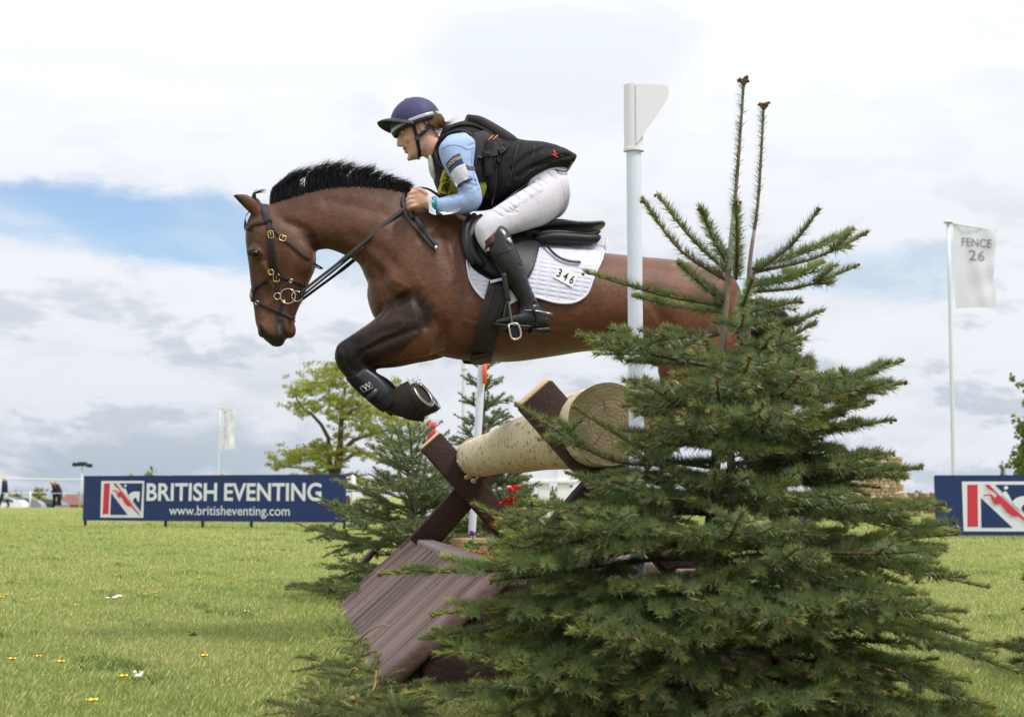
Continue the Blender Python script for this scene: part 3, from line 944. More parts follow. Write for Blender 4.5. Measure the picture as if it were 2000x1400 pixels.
while x < 1890:
    w = random.uniform(7, 12); stone(dw, gnd(x + w / 2, RD + 6.15, z + .05), (w * sc2, .3, .15), random.choice((0, 2)), .2); x += w

# ============================================================ THE FENCE
FA = R(9.2)
FAX = np.array([-math.sin(FA), math.cos(FA), 0.0]); FR = np.array([math.cos(FA), math.sin(FA), 0.0]); UP = np.array([0, 0, 1.0])
FO = np.array([-.476, 4.78, 0.0])
def A(s, t, z=0.0):
    return FO + FAX * s + FR * t + UP * z
def brown_wood(name, c1, c2, knots=True):
    m = mat(name, c1, .62, .3, var=.5, vscale=2.2, var2=c2, bump=.35, bscale=30)
    return m
M_DECK = mat('stained_edge_board', (.095, .053, .046), .6, .3, var=1, vscale=9, var2=(.150, .095, .086), bump=.5, bscale=40)
M_BEAM = mat('dark_brown_beam', (.030, .0150, .0115), .75, .2, var=1, vscale=9, var2=(.052, .029, .0225), bump=.5, bscale=60)
M_CUT = mat('fresh_cut_wood', (.52, .36, .19), .75, .2, var=1, vscale=12, var2=(.62, .46, .27), bump=.3, bscale=80)
M_RAWT = mat('raw_timber', (.34, .24, .13), .8, .2, var=.3, vscale=8, bump=.3)
M_CAP = mat('weathered_top_rail', (.20, .145, .14), .5, .4, var=.3, vscale=10, bump=.4, bscale=60)

SL, SZ = .46, .41                     # slope run and height of the ramp
LEN = 3.9
BXW = 1.64
planter = empty('ramp_planter', A(LEN / 2, BXW / 2), 'brown timber planter with sloping grooved decking sides below the log', 'planter')
sdir = nrm(FR * SL + UP * SZ); snrm = nrm(np.cross(FAX, sdir)); 
if snrm[2] < 0: snrm = -snrm
slen = math.hypot(SL, SZ)
def deck_mesh(width, L, mt_):
    """one grooved deck board: width along x, length along z, grooves on +y"""
    prof_ = []
    n = 2
    for i in range(n):
        x0 = -width / 2 + width * i / n; d = width / n
        prof_ += [(x0 + d * .05, 0.0), (x0 + d * .16, .009), (x0 + d * .30, .0105), (x0 + d * .70, .0105), (x0 + d * .84, .009), (x0 + d * .95, 0.0)]
    prof_ += [(width / 2 - .002, -.004), (width / 2 - .002, -.026), (-width / 2 + .002, -.026), (-width / 2 + .002, -.004)]
    V = [(x, y, z) for z in (-L / 2, L / 2) for x, y in prof_]
    m = len(prof_)
    F = [(j, (j + 1) % m, m + (j + 1) % m, m + j) for j in range(m)] + [tuple(range(m - 1, -1, -1)), tuple(range(m, 2 * m))]
    me = bpy.data.meshes.new('deck_board'); me.from_pydata(V, [], F); me.materials.append(mt_); me.update()
    return me
from mathutils import Matrix
BW = .122
DECKM = [mat('stained_decking_' + nm_, tuple(np.array((.104, .060, .048)) * k_), .6, .3, var=1, vscale=11, var2=tuple(np.array((.164, .107, .090)) * k_), bump=.6, bscale=45, stretch=(1, 1, .12)) for nm_, k_ in (('plain', 1.0), ('faded', 1.22), ('dark', .78), ('warm', .95))]
dms = [deck_mesh(BW - .006, slen, m_) for m_ in DECKM]
nb = int((LEN - .14) / BW)
for side in (0, 1):
    sd_ = sdir if side == 0 else nrm(-FR * SL + UP * SZ)
    nn = snrm if side == 0 else nrm(np.cross(sd_, FAX))
    if nn[2] < 0: nn = -nn
    t0 = 0.0 if side == 0 else BXW
    rot = Matrix((np.cross(nn, sd_).tolist(), nn.tolist(), sd_.tolist())).transposed()
    for i in range(nb):
        s = .15 + BW * (i + .5)
        o = bpy.data.objects.new('deck_board', random.choice(dms)); COL.objects.link(o); o.parent = planter
        c = A(s, t0) + sd_ * (slen / 2 - .012 * random.random()) + nn * random.uniform(-.004, .004)
        o.location = Vector(c - wloc(planter)); o.rotation_mode = 'QUATERNION'; o.rotation_quaternion = rot.to_quaternion()
    # rounded edge board at the near end
    mb = MB(); roundbox(mb, A(.07, t0) + sd_ * slen / 2, [FAX * .072, nn * .034, sd_ * slen * .5], .022, 4); mb.build('edge_board', M_DECK, planter)
    mb = MB(); roundbox(mb, A(LEN - .0, t0) + sd_ * slen / 2 - nn * .02, [FAX * .03, nn * .04, sd_ * slen * .5], .02, 4); mb.build('edge_board', M_DECK, planter)
    mb = MB(); roundbox(mb, A(LEN / 2 + .03, t0) + sd_ * (slen + .012) - nn * .03, [FR * .055, UP * .032, FAX * (LEN / 2 - .0)], .016, 4); mb.build('top_rail', M_CAP, planter)
# near end wall of stacked rounded sleepers
for k, (z0, ht) in enumerate(((-.04, .17), (.137, .135), (.277, .115))):
    inset = (z0 + ht) / SZ * SL * .92
    mb = MB(); roundbox(mb, A(.085, BXW / 2, z0 + ht / 2), [FAX * .055, UP * (ht / 2), FR * (BXW / 2 - .03 - inset)], .03, 4); mb.build('sleeper', M_BEAM, planter)
mb = MB(); roundbox(mb, A(LEN - .06, BXW / 2, .17), [FAX * .04, UP * .2, FR * (BXW / 2 - .38)], .02); mb.build('end_wall', M_BEAM, planter)
# filling
mb = MB(); 
V = []; ns_, nt_ = 60, 14
for i in range(ns_):
    for j in range(nt_):
        s = .16 + (LEN - .28) * i / (ns_ - 1); t = .42 + (BXW - .84) * j / (nt_ - 1)
        V.append(A(s, t, .335 + .035 * math.sin(j / (nt_ - 1) * math.pi) + .012 * hash2(np.array(s * 6), np.array(t * 9), 2.).item()))
M_CHIPB = mat('bark_mulch', (.22, .115, .055), .95, .1, bump=1.0, bscale=60, var=.4, vscale=30)
mk('mulch', V, [(i * nt_ + j, i * nt_ + j + 1, (i + 1) * nt_ + j + 1, (i + 1) * nt_ + j) for i in range(ns_ - 1) for j in range(nt_ - 1)], M_CHIPB, planter)
def chips(n=11000):
    s = .18 + RNG.random(n) * (LEN - .35); t = .43 + RNG.random(n) * (BXW - .86)
    P = FO + np.outer(s, FAX) + np.outer(t, FR); P[:, 2] = .335 + .035 * np.sin((t - .42) / (BXW - .84) * np.pi) + .012 * hash2(s * 6, t * 9, 2.) + RNG.random(n) * .014
    a = nrm(RNG.normal(size=(n, 3)) * [1, 1, .35]); b = nrm(np.cross(a, nrm(RNG.normal(size=(n, 3))))); c = np.cross(a, b)
    l = (.008 + .016 * RNG.random((n, 1))); w = l * (.25 + .25 * RNG.random((n, 1))); h = w * .35
    V = np.stack([P - a * l - b * w, P + a * l - b * w * .6, P + a * l + b * w, P - a * l + b * w * .7, P + c * h * 2], 1).reshape(-1, 3)
    k = np.arange(n) * 5
    F = np.concatenate([np.stack([k + i, k + (i + 1) % 4, k + 4], 1) for i in range(4)] + [np.stack([k, k + 2, k + 1], 1), np.stack([k, k + 3, k + 2], 1)])
    q = RNG.random((n, 1)); col = np.array([.30, .15, .065]) * (1 - q) + np.array([.58, .37, .19]) * q
    col *= .55 + .6 * RNG.random((n, 1))
    o = mk('wood_chips', V, F, mat('wood_chip', (.4, .25, .1), .85, .15, attr=True), planter, False, col=np.repeat(col, 5, 0)); o['kind'] = 'stuff'
chips()
mb = MB(); roundbox(mb, A(3.22, .74, .385), [FAX * .06, UP * .055, FR * .10], .012); tag(mb.build('timber_block', M_RAWT), 'raw pale timber block lying at the far end of the wood chips', 'timber')

# --- crossed beams
def crossed(label, ctr, top1, top2, low, hw, th, grp):
    """two beams crossing at ctr in the plane FR/UP; lengths above (top1 left-leaning, top2 right-leaning) and below"""
    o = empty('beam_cross', np.array([ctr[0], ctr[1], 0]), label, 'beams', grp)
    for k, (sx, tp, off) in enumerate(((-1, top1, -th * .98), (1, top2, th * .98))):
        d = nrm(FR * sx * .67 + UP * .745); w = nrm(np.cross(FAX, d))
        c = np.asarray(ctr) + FAX * off
        cen = c + d * (tp - low) / 2; hl = (tp + low) / 2
        mb = MB(); roundbox(mb, cen, [w * hw, FAX * th, d * hl], .012, 3)
        b = mb.build('beam', M_BEAM, o)
        m2 = MB(); roundbox(m2, c + d * (tp + .006), [w * (hw * .97), FAX * (th * .95), d * .008], .012, 3); m2.build('cut_end', M_CUT, b)
    return o
CN = pix(1192, 946, 5.05); CF = pix(921, 955, 8.15)
crossed('dark brown crossed beams holding the near end of the log beside the fir', CN, .45, .46, .48, .079, .048, None)
crossed('dark brown crossed beams with rope knots holding the far end of the log', CF, .385, .45, .47, .079, .048, None)
# --- the log
M_LOG = bpy.data.materials.new('peeled_log'); M_LOG.use_nodes = True
def log_material(m):
    nt = m.node_tree; ns = nt.nodes; L = nt.links.new; b = ns['Principled BSDF']
    b.inputs['Roughness'].default_value = .75; b.inputs['Specular IOR Level'].default_value = .25
    tcn = ns.new('ShaderNodeTexCoord')
    def nz(scale, st, det=6):
        mp = ns.new('ShaderNodeMapping'); mp.inputs['Scale'].default_value = st; L(tcn.outputs['Object'], mp.inputs[0])
        n = ns.new('ShaderNodeTexNoise'); n.inputs['Scale'].default_value = scale; n.inputs['Detail'].default_value = det; L(mp.outputs[0], n.inputs['Vector']); return n.outputs[0]
    def rng(v, a, c):
        r = ns.new('ShaderNodeMapRange'); L(v, r.inputs[0]); r.inputs[1].default_value = a; r.inputs[2].default_value = c; return r.outputs[0]
    def mixc(f, a, c):
        x = ns.new('ShaderNodeMix'); x.data_type = 'RGBA'; L(f, x.inputs[0])
        for i, v in ((6, a), (7, c)):
            if isinstance(v, tuple): x.inputs[i].default_value = (*v, 1)
            else: L(v, x.inputs[i])
        return x.outputs[2]
    c = mixc(rng(nz(3, (1, 1, 1)), .3, .7), (.55, .44, .27), (.66, .56, .39))
    c = mixc(rng(nz(42, (1.0, .45, 1.0), 5), .565, .66), c, (.25, .155, .07))     # bark flecks left on the peeled wood
    c = mixc(rng(nz(7, (1, .3, 1), 6), .60, .78), c, (.42, .29, .13))
    L(c, b.inputs['Base Color'])
    bp = ns.new('ShaderNodeBump'); bp.inputs['Strength'].default_value = .5; bp.inputs['Distance'].default_value = .01
    L(nz(40, (1, .4, 1)), bp.inputs['Height']); L(bp.outputs[0], b.inputs['Normal'])
log_material(M_LOG)
M_ENDG = mat('log_end_grain', (.33, .24, .13), .85, .15, attr=True, var=.3, vscale=9, bump=.5, bscale=110)
LN, LF = pix(1190, 827, 4.78), pix(915, 897, 8.35)
logo_ = empty('rail_log', (LN + LF) / 2 * [1, 1, 0], 'thick peeled pale log laid across the two beam crosses', 'log')
ld = nrm(LF - LN); m = 40; Lv = []; nl = 40
lu = nrm(np.cross(ld, UP)); lw = np.cross(lu, ld)
for i in range(m):
    p = LN + (LF - LN) * i / (m - 1); r = .150 - .042 * i / (m - 1) + .003 * math.sin(i * .4)
    for j in range(nl):
        a = 2 * math.pi * j / nl
        rr = r * (1 + .018 * math.sin(3 * a + i * .15) + .010 * math.sin(5 * a - i * .3))
        Lv.append(p + (lu * math.cos(a) + lw * math.sin(a)) * rr)
lg = mk('log_body', Lv, ring_faces(m, nl, False), M_LOG, logo_)
for p, s, ring0 in ((LN, -1, 0), (LF, 1, m - 1)):
    V = [p + ld * s * .004]; qs = np.linspace(.05, 1.0, 20); cc = [(.26, .18, .09)]
    for qi, q in enumerate(qs):
        tone = (.54 if qi % 2 else .70) * random.uniform(.9, 1.08)
        for j in range(nl):
            w_ = Lv[ring0 * nl + j] - p; wob = 1 + .03 * math.sin(j * .31 + 1) * (1 - q)
            V.append(p + w_ * q * wob + ld * s * (.004 * (1 - q)))
            green = max(0.0, min(1.0, (q - .45) * 1.6)) * max(0.0, float(nrm(w_) @ nrm(np.array([-.6, 0, .8]))))
            cc.append(tuple((np.array([.36, .27, .155]) * (1 - green) + np.array([.21, .20, .075]) * green) * tone * (1.25 if q > .96 else 1)))
    F = [(0, 1 + j, 1 + (j + 1) % nl) for j in range(nl)] + [(1 + k * nl + j, 1 + (k + 1) * nl + j, 1 + (k + 1) * nl + (j + 1) % nl, 1 + k * nl + (j + 1) % nl) for k in range(len(qs) - 1) for j in range(nl)]
    mk('end_grain', V, F, M_ENDG, logo_, True, col=np.array(cc))
    # radial cracks as thin grooves standing in the wood
    mb = MB()
    for k in range(6):
        a = k * 1.05 + random.uniform(-.5, .5); l0, l1 = random.uniform(.0, .07), random.uniform(.09, .155)
        d_ = lu * math.cos(a) + lw * math.sin(a); e_ = np.cross(d_, ld)
        c_ = p + d_ * (l0 + l1) / 2 + ld * s * .0042
        mb.add([c_ - d_ * (l1 - l0) / 2, c_ + e_ * .0009, c_ + d_ * (l1 - l0) / 2, c_ - e_ * .0009], [(0, 1, 2, 3)])
    mb.build('crack', M_BEAM, logo_, False)
# --- rope lashing on the far end
M_TWINE = mat('twine', (.42, .34, .25), .9, .1, bump=.5, bscale=300, var=.2, vscale=100)
rp = empty('rope_lashing', A(3.1, .75), 'pale twine tied round the far end of the log with two knots', 'rope')
c = LN + (LF - LN) * .90; P = []
for j in range(25):
    a = math.pi * (.02 + 1.22 * j / 24) - .15
    P.append(c + (lu * math.cos(a) + lw * math.sin(a)) * .117)
k1 = pix(925, 939, 7.7); k2 = pix(912, 932, 7.75)
lcam = P if P[0][0] < P[-1][0] else P[::-1]
mb = MB(); tube(mb, [lcam[0] if lcam[0][2] < 1.1 else lcam[-1]] + [pix(893, 900, 7.72), k1], .006, 7); 
tube(mb, P, .006, 7); tube(mb, [pix(938, 928, 7.75), k1], .006, 7); mb.build('cord', M_TWINE, rp)
for kk in (k1, k2):
    mb = MB(); ellipsoid(mb, kk, np.diag([.017, .014, .014])); ellipsoid(mb, kk + [.004, -.01, .006], np.diag([.010, .012, .010])); mb.build('knot', M_TWINE, rp)

# --- marker poles
M_PVC = mat('white_pvc', (.66, .70, .78), .35, .45, var=.04, vscale=10)
M_PLATE = mat('white_cap_plate', (.76, .74, .78), .5, .3)
M_REDP = mat('red_cap_plate', (.62, .06, .09), .5, .3)
M_ORANGE = mat('orange_plastic', (.85, .12, .015), .4, .4)
def dprofile(c, w, d, n=10):
    """D shaped section: flat at the back, rounded to the camera"""
    P = []
    for i in range(n + 1):
        a = math.pi * i / n
        P.append((w * math.cos(a), -d * math.sin(a)))
    P.append((-w, d * .35)); P.append((w, d * .35))
    return [np.asarray(c) + [x, y, 0] for x, y in P]
def marker(label, px_t, px_b, D, z_top, capmat, cap_h=.235, w=.026, lean=0.0):
    b = pix(px_b, 1300, D); b = np.array([b[0], D, 0]); z_pole = z_top - cap_h
    o = empty('marker_pole', b, label, 'marker pole', 'flag poles at the two ends of the log')
    
    def at(z): return np.array([b[0] + lean * z, D, z])
    V = dprofile(at(-.05), w, w * .8) + dprofile(at(z_pole + .02), w, w * .8); n = len(V) // 2
    mb = MB(); mb.add(V, ring_faces(2, n, True)); mb.build('pole', M_PVC, o, False)
    V = dprofile(at(z_pole + .004), w * 1.28, w * 1.05) + dprofile(at(z_top), w * 1.28, w * 1.05)
    mb = MB(); mb.add(V, ring_faces(2, n, True)); mb.build('cap_sleeve', capmat, o, False)
    V = dprofile(at(z_pole - .006), w * 1.38, w * 1.15) + dprofile(at(z_pole + .003), w * 1.38, w * 1.15)
    mb = MB(); mb.add(V, ring_faces(2, n, True)); mb.build('cap_rim', M_PLATE, o, False)
    x0 = b[0] + lean * z_top + w * .25; yb = D - w * 1.05
    poly = [(x0, z_pole + .012), (x0 + .112, z_top - .058), (x0 + .117, z_top - .035), (x0 + .112, z_top - .014), (x0 + .098, z_top - .008), (x0, z_top - .004)]
    V = [np.array([x, yb - .004, z]) for x, z in poly] + [np.array([x, yb + .0, z]) for x, z in poly]
    mb = MB(); mb.add(V, ring_faces(2, 6, True)); mb.build('cap_flag', capmat, o, False)
    return o
b_ = pix(1236, 232, 4.62)
marker('white capped marker pole standing behind the large fir', 1236, 1247.5, 4.62, pix(1240, 167, 4.62)[2], M_PLATE)
far_m = marker('red capped marker pole with an orange clip behind the far end of the log', 938, 913, 8.8, 2.05, M_REDP, w=.0255, lean=.0575)
mb = MB(); roundbox(mb, pix(947, 727, 8.76), [[.014, 0, 0], [0, .012, 0], [0, 0, .075]], .01); mb.build('clip', M_ORANGE, far_m)
marker('grey white marker pole beyond the thin fir', 905, 905, 13.5, pix(905, 640, 13.5)[2], M_PLATE, .42, .026)
marker('slanting pink and white marker beyond the crossed beams', 836, 836, 11.5, pix(836, 818, 11.5)[2], M_WPOST, .03, .036)
mb = MB(); roundbox(mb, pix(843, 845, 11.44), [[.036, 0, 0], [0, .012, 0], [0, 0, .09]], .012); tag(mb.build('marker_sleeve', M_REDP), 'pinkish red sleeve on the marker beyond the crossed beams', 'sleeve')
# brown board of the next fence element, behind the far fir
mb = MB(); roundbox(mb, pix(726, 1080, 9.6), [nrm(FAX) * .10, nrm(np.array([.6, 0, -.75])) * .02, nrm(np.array([-.66, 0, -.75])) * .16], .015)
tag(mb.build('sloping_board', M_DECK), 'short sloping brown board half hidden by the far fir', 'board')

# --- bedding flowers in the planter
M_PETR = mat('red_petal', (.66, .012, .015), .5, .3, var=.25, vscale=60, transl=.25)
M_PETP = mat('purple_petal', (.34, .12, .42), .6, .2, transl=.25)
M_PETY = mat('yellow_petal', (.72, .60, .05), .6, .2, transl=.3)
M_STEM = mat('flower_leaf', (.09, .20, .03), .6, .3, transl=.3, var=.25, vscale=40)
def bedding(label, p, mt, h, heads, spread, pl):
    o = empty('bedding_plant', p, label, 'flowers')
    mb = MB(); pm_ = MB()
    for k in range(14):
        a = random.uniform(0, 6.28); l = random.uniform(.05, .10); z = random.uniform(.0, h * .75)
        b = np.asarray(p) + [0, 0, z * .6]; d = np.array([math.cos(a), math.sin(a), .5]); e = np.array([-math.sin(a), math.cos(a), 0])
        mb.add([b, b + d * l * .5 + e * l * .3, b + d * l, b + d * l * .5 - e * l * .3], [(0, 1, 2, 3)])
    mb.build('foliage', M_STEM, o, False)
    st = MB()
    for k in range(heads):
        a = random.uniform(0, 6.28); q = random.random() * spread
        t = np.asarray(p) + [q * math.cos(a), q * math.sin(a) * .6, h * random.uniform(.8, 1.05)]
        tube(st, [np.asarray(p), (np.asarray(p) + t) / 2 + [.01, 0, .02], t], .003, 5)
        f = MB()
        for j in range(11):
            b = random.uniform(0, 6.28); e_ = random.uniform(-.1, 1.0); d = np.array([math.cos(b) * math.cos(e_), math.sin(b) * math.cos(e_), math.sin(e_)]); s_ = nrm(np.cross(d, [0.1, .2, 1.0]))
            l = pl * random.uniform(.7, 1.15)
            f.add([t, t + d * l * .55 + s_ * l * .38, t + d * l, t + d * l * .6 - s_ * l * .38], [(0, 1, 2, 3)])
        f.build('flower_head', mt, o, False)
    st.build('stem', M_STEM, o)
    return o
bedding('bright red flowers with broad petals in the planter above the wood chips', A(2.35, .80, .34), M_PETR, .22, 3, .06, .062)
bedding('red flowers standing taller behind the other red ones under the log', A(2.5, .86, .34), M_PETR, .36, 3, .05, .055)
bedding('narrow red flowers half hidden by the large fir', A(2.1, .84, .34), M_PETR, .26, 2, .05, .045)
bedding('small purple flowers near the far marker pole', A(2.9, .72, .34), M_PETP, .15, 2, .03, .032)
bedding('pale purple flowers between the red ones', A(2.15, .86, .34), M_PETP, .20, 2, .10, .026)
bedding('small yellow flowers beside the red ones', A(1.95, .88, .34), M_PETY, .18, 5, .07, .026)

# --- small things on the grass
def on_ground(px, py, z=0.0):
    d = ray(px, py); k = (z - CAM_H) / d[2]; return CAMP + d * k
M_BUTTER = mat('buttercup_yellow', (.78, .52, .015), .4, .4)
def buttercup_mesh():
    mb = MB()
    for j in range(6):
        a = j * math.pi / 3; d = np.array([math.cos(a), math.sin(a), .45]); e = np.array([-math.sin(a), math.cos(a), 0])
        mb.add([(0, 0, .045), d * .008 + e * .008 + [0, 0, .045], d * .016 + [0, 0, .046], d * .008 - e * .008 + [0, 0, .045]], [(0, 1, 2, 3)])
    ellipsoid(mb, (0, 0, .048), np.diag([.006, .006, .004]), 8, 5)
    return mb
bm_ = buttercup_mesh(); first = None
for (x, y) in ((10, 1167), (2, 1172), (149, 1187), (282, 1163), (302, 1161), (480, 1203), (336, 1135), (390, 1135), (445, 1139), (468, 1133), (74, 1286), (22, 1296), (118, 1300), (240, 1330), (398, 1289), (180, 1380), (8, 1085), (345, 1066), (1745, 1130), (1870, 1100)):
    p = on_ground(x, y, .05); p[2] = 0
    if first is None:
        first = mk('buttercup', bm_.verts() + p, bm_.f, M_BUTTER, None, False, origin=p)
        tag(first, 'tiny yellow buttercup flower in the meadow grass', 'flower', 'buttercups in the grass'); o = first
    else:
        o = copy_obj(first, None, p)
    o.scale = (1.2 + .4 * random.random(),) * 3
M_PAPER = mat('white_scrap', (.70, .62, .55), .9, .1, var=.15, vscale=40)
M_CLOD = mat('earth_clod', (.10, .06, .03), .95, .1, bump=1, bscale=60, var=.4, vscale=30)
for (x, y, w, lab, mt_) in ((222, 1166, .05, 'crumpled white paper scrap lying on the open grass', M_PAPER), (263, 1316, .03, 'small pale feathery scrap near a buttercup', M_PAPER), (374, 1239, .024, 'dark clod of earth in the grass', M_CLOD), (632, 1250, .020, 'loose chip of wood lying beside the ramp foot', M_RAWT)):
    p = on_ground(x, y, .03); mb = MB()
    for k in range(6):
        ellipsoid(mb, p + [random.uniform(-w, w), random.uniform(-.02, .02), random.uniform(-.006, .01)], np.diag([w * random.uniform(.2, .5), w * .3, w * random.uniform(.12, .3)]), 7, 5)
    V, N, F = remesh(mb, w * .09, 1)
    tag(mk('grass_litter', V, F, mt_, None, True, origin=p), lab, 'litter')

# ============================================================ FIRS
random.seed(31); RNG = np.random.default_rng(31)
def fir_material():
    m = bpy.data.materials.new('fir'); m.use_nodes = True
    nt = m.node_tree; ns = nt.nodes; L = nt.links.new; b = ns['Principled BSDF']
    b.inputs['Roughness'].default_value = .42; b.inputs['Specular IOR Level'].default_value = .45
    at = ns.new('ShaderNodeVertexColor'); at.layer_name = 'Col'
    g = ns.new('ShaderNodeNewGeometry')
    mx = ns.new('ShaderNodeMix'); mx.data_type = 'RGBA'; mx.inputs[7].default_value = (.17, .225, .13, 1)   # waxy pale undersides of the needles
    mu = ns.new('ShaderNodeMath'); mu.operation = 'MULTIPLY'
    L(g.outputs['Backfacing'], mu.inputs[0]); L(at.outputs['Alpha'], mu.inputs[1]); L(mu.outputs[0], mx.inputs[0]); L(at.outputs['Color'], mx.inputs[6])
    L(mx.outputs[2], b.inputs['Base Color'])
    tr = ns.new('ShaderNodeBsdfTranslucent'); L(mx.outputs[2], tr.inputs[0])
    ms = ns.new('ShaderNodeMixShader'); ms.inputs[0].default_value = .22
    L(b.outputs[0], ms.inputs[1]); L(tr.outputs[0], ms.inputs[2]); L(ms.outputs[0], ns['Material Output'].inputs[0])
    return m
M_FIR = fir_material()
C_OLD = np.array([.066, .112, .032]); C_MID = np.array([.145, .205, .048]); C_NEW = np.array([.40, .40, .085]); C_TWIG = np.array([.20, .135, .075]); C_BUD = np.array([.19, .095, .05])

class Shoots:
    def __init__(self): self.s = []      # p0, p1, r0, r1, age0, age1, dens, end
    def add(self, P, r0, r1, a0, a1, dens=1.0, end=True):
        n = len(P) - 1
        for i in range(n):
            t0, t1 = i / n, (i + 1) / n
            self.s.append((P[i], P[i + 1], r0 + (r1 - r0) * t0, r0 + (r1 - r0) * t1, a0 + (a1 - a0) * t0, a0 + (a1 - a0) * t1, dens, end and i == n - 1))
def fir_branch(sh, p0, d0, L, curl=.25, dens=1.0, order=0, r=.006, node=.12, side=None, droop=0.0, rs=random):
    """one flat spray: axis with paired laterals. curl lifts the tip, droop lowers the middle"""
    d0 = nrm(d0); n = max(3, int(L / .055))
    P = [np.asarray(p0, float)]; d = d0.copy()
    for i in range(n):
        t = i / n
        d = nrm(d + UP * ((curl * t - droop * (1 - t)) * L / n * 2.2) + RNG.normal(size=3) * .035)
        P.append(P[-1] + d * L / n)
    P = np.array(P)
    age_tip = 1.0; a0 = .0 if order == 0 else .35 if order == 1 else .55
    bare = .22 if (order == 0 and L > .5) else 0.0
    k0 = int(bare * n)
    if k0 > 0: sh.add(P[:k0 + 1], r, r * .85, a0, a0, dens * .25, False)
    sh.add(P[k0:], r * .85, max(r * .35, .0016), a0, age_tip, dens, True)
    if order >= 2 or L < .10: return
    m = int(L / node)
    for i in range(1, m + 1):
        s = (i - .15) * node
        if s > L - .045 or s < bare * L * .8: continue
        x = s / L * n; k = min(int(x), n - 1); q = P[k] + (P[k + 1] - P[k]) * (x - k); T = nrm(P[k + 1] - P[k])
        S = nrm(np.cross(T, UP))
        for sg in (-1, 1):
            if rs.random() < .08: continue
            rem = L - s
            l = min(rem * (.62 if order == 0 else .60) + .055, .42 if order == 0 else .19) * rs.uniform(.7, 1.12)
            if l < .05: continue
            ang = R(rs.uniform(42, 60))
            dd = T * math.cos(ang) + S * sg * math.sin(ang) + UP * rs.uniform(-.26, .22)
            fir_branch(sh, q, dd, l, curl * .5, dens, order + 1, r * .6, node, None, droop * .4, rs)
def needle_mesh(name, sh, parent, dens=560, nl=.021, nw=.0013, wilt=0.0, woody=5, yellow=1.0):
    S = sh.s
    P0 = np.array([s[0] for s in S]); P1 = np.array([s[1] for s in S])
    LEN_ = np.linalg.norm(P1 - P0, axis=1); T = nrm(P1 - P0)
    r0 = np.array([s[2] for s in S]); r1 = np.array([s[3] for s in S]); a0 = np.array([s[4] for s in S]); a1 = np.array([s[5] for s in S]); dn = np.array([s[6] for s in S])
    tip_y = RNG.random(len(S)) 
    # wood
    U = nrm(np.cross(T, [0.03, .02, 1.0])); Wv = np.cross(T, U)
    k = woody; Vw = []
    for c_, rr in ((P0, r0), (P1, r1)):
        for j in range(k):
            a = 2 * math.pi * j / k
            Vw.append(c_ + (U * math.cos(a) + Wv * math.sin(a)) * rr[:, None])
    Vw = np.stack(Vw, 1).reshape(-1, 3); nS = len(S)
    b = np.arange(nS) * 2 * k
    Fw = np.concatenate([np.stack([b + j, b + (j + 1) % k, b + k + (j + 1) % k, b + k + j], 1) for j in range(k)])
    cw = np.repeat(C_TWIG * (.7 + .6 * RNG.random((nS, 1))), 2 * k, 0)
    # needles
    cnt = RNG.poisson(LEN_ * dens * dn)
    idx = np.repeat(np.arange(nS), cnt); n = len(idx)
    t = RNG.random(n); age = a0[idx] + (a1[idx] - a0[idx]) * t
    base = P0[idx] + (P1[idx] - P0[idx]) * t[:, None]
    Ti = T[idx]; Ui = U[idx]; Wi = Wv[idx]
    upc = np.where(Wi[:, 2] >= 0, 1.0, -1.0)[:, None]; Wi = Wi * upc
    ph = RNG.normal(0, 1.15, n); ph = np.clip(ph, -2.7, 2.7)          # angle from the upper side
    rad = Wi * np.cos(ph)[:, None] + Ui * np.sin(ph)[:, None]
    be = R(58) + RNG.normal(0, .22, n) - .55 * np.clip((age - .82) / .18, 0, 1)
    d = nrm(Ti * np.cos(be)[:, None] + rad * np.sin(be)[:, None])
    wv = nrm(np.cross(d, rad)); ln = nl * (.72 + .45 * RNG.random(n)) * np.where(age > .97, .8, 1.0)
    base = base + rad * (r0[idx])[:, None] * .7
    tip = base + d * ln[:, None] + rad * (ln * .12)[:, None]
    w = (nw * (.8 + .4 * RNG.random(n)))[:, None]
    V = np.stack([base + d * (ln * .12)[:, None] + wv * w, tip, base + d * (ln * .12)[:, None] - wv * w], 1)
    # make the upper face point along rad
    V = V.reshape(-1, 3); o = len(Vw); q = np.arange(n) * 3 + o
    Fn = np.stack([q, q + 1, q + 2], 1)
    nf = np.cross(V.reshape(n, 3, 3)[:, 1] - V.reshape(n, 3, 3)[:, 0], V.reshape(n, 3, 3)[:, 2] - V.reshape(n, 3, 3)[:, 0])
    fl = (nf * (rad + UP * .4)).sum(1) < 0; Fn[fl] = Fn[fl][:, ::-1]
    ag = age[:, None]
    cn = np.where(ag < .6, C_OLD + (C_MID - C_OLD) * (ag / .6), C_MID + (C_NEW - C_MID) * np.clip((ag - .6) / .4, 0, 1) ** 1.6 * yellow * (.35 + .65 * tip_y[idx][:, None]))
    cn = cn * (.72 + .56 * RNG.random((n, 1)))
    if wilt: cn = cn * (1 - wilt) + np.array([.13, .125, .045]) * wilt
    cn = np.repeat(cn, 3, 0)
    # buds
    ends = [s for s in S if s[7]]
    mb = MB()
    for s in ends:
        rr = max(s[3] * 1.6, .0032); dT = nrm(s[1] - s[0])
        for k_ in range(3):
            ellipsoid(mb, s[1] + dT * rr * .8 + RNG.normal(size=3) * rr * .7, np.diag([rr, rr, rr]), 4, 3)
    Vb = mb.verts() if mb.n else np.zeros((0, 3))
    F = [tuple(x) for x in mb.f]
    Vall = np.concatenate([Vw, V, Vb])
    col = np.concatenate([np.c_[cw, np.zeros(len(Vw))], np.c_[cn, np.ones(len(V)) * .55], np.c_[np.tile(C_BUD, (len(Vb), 1)) * (.7 + .5 * RNG.random((len(Vb), 1))), np.zeros(len(Vb))]])
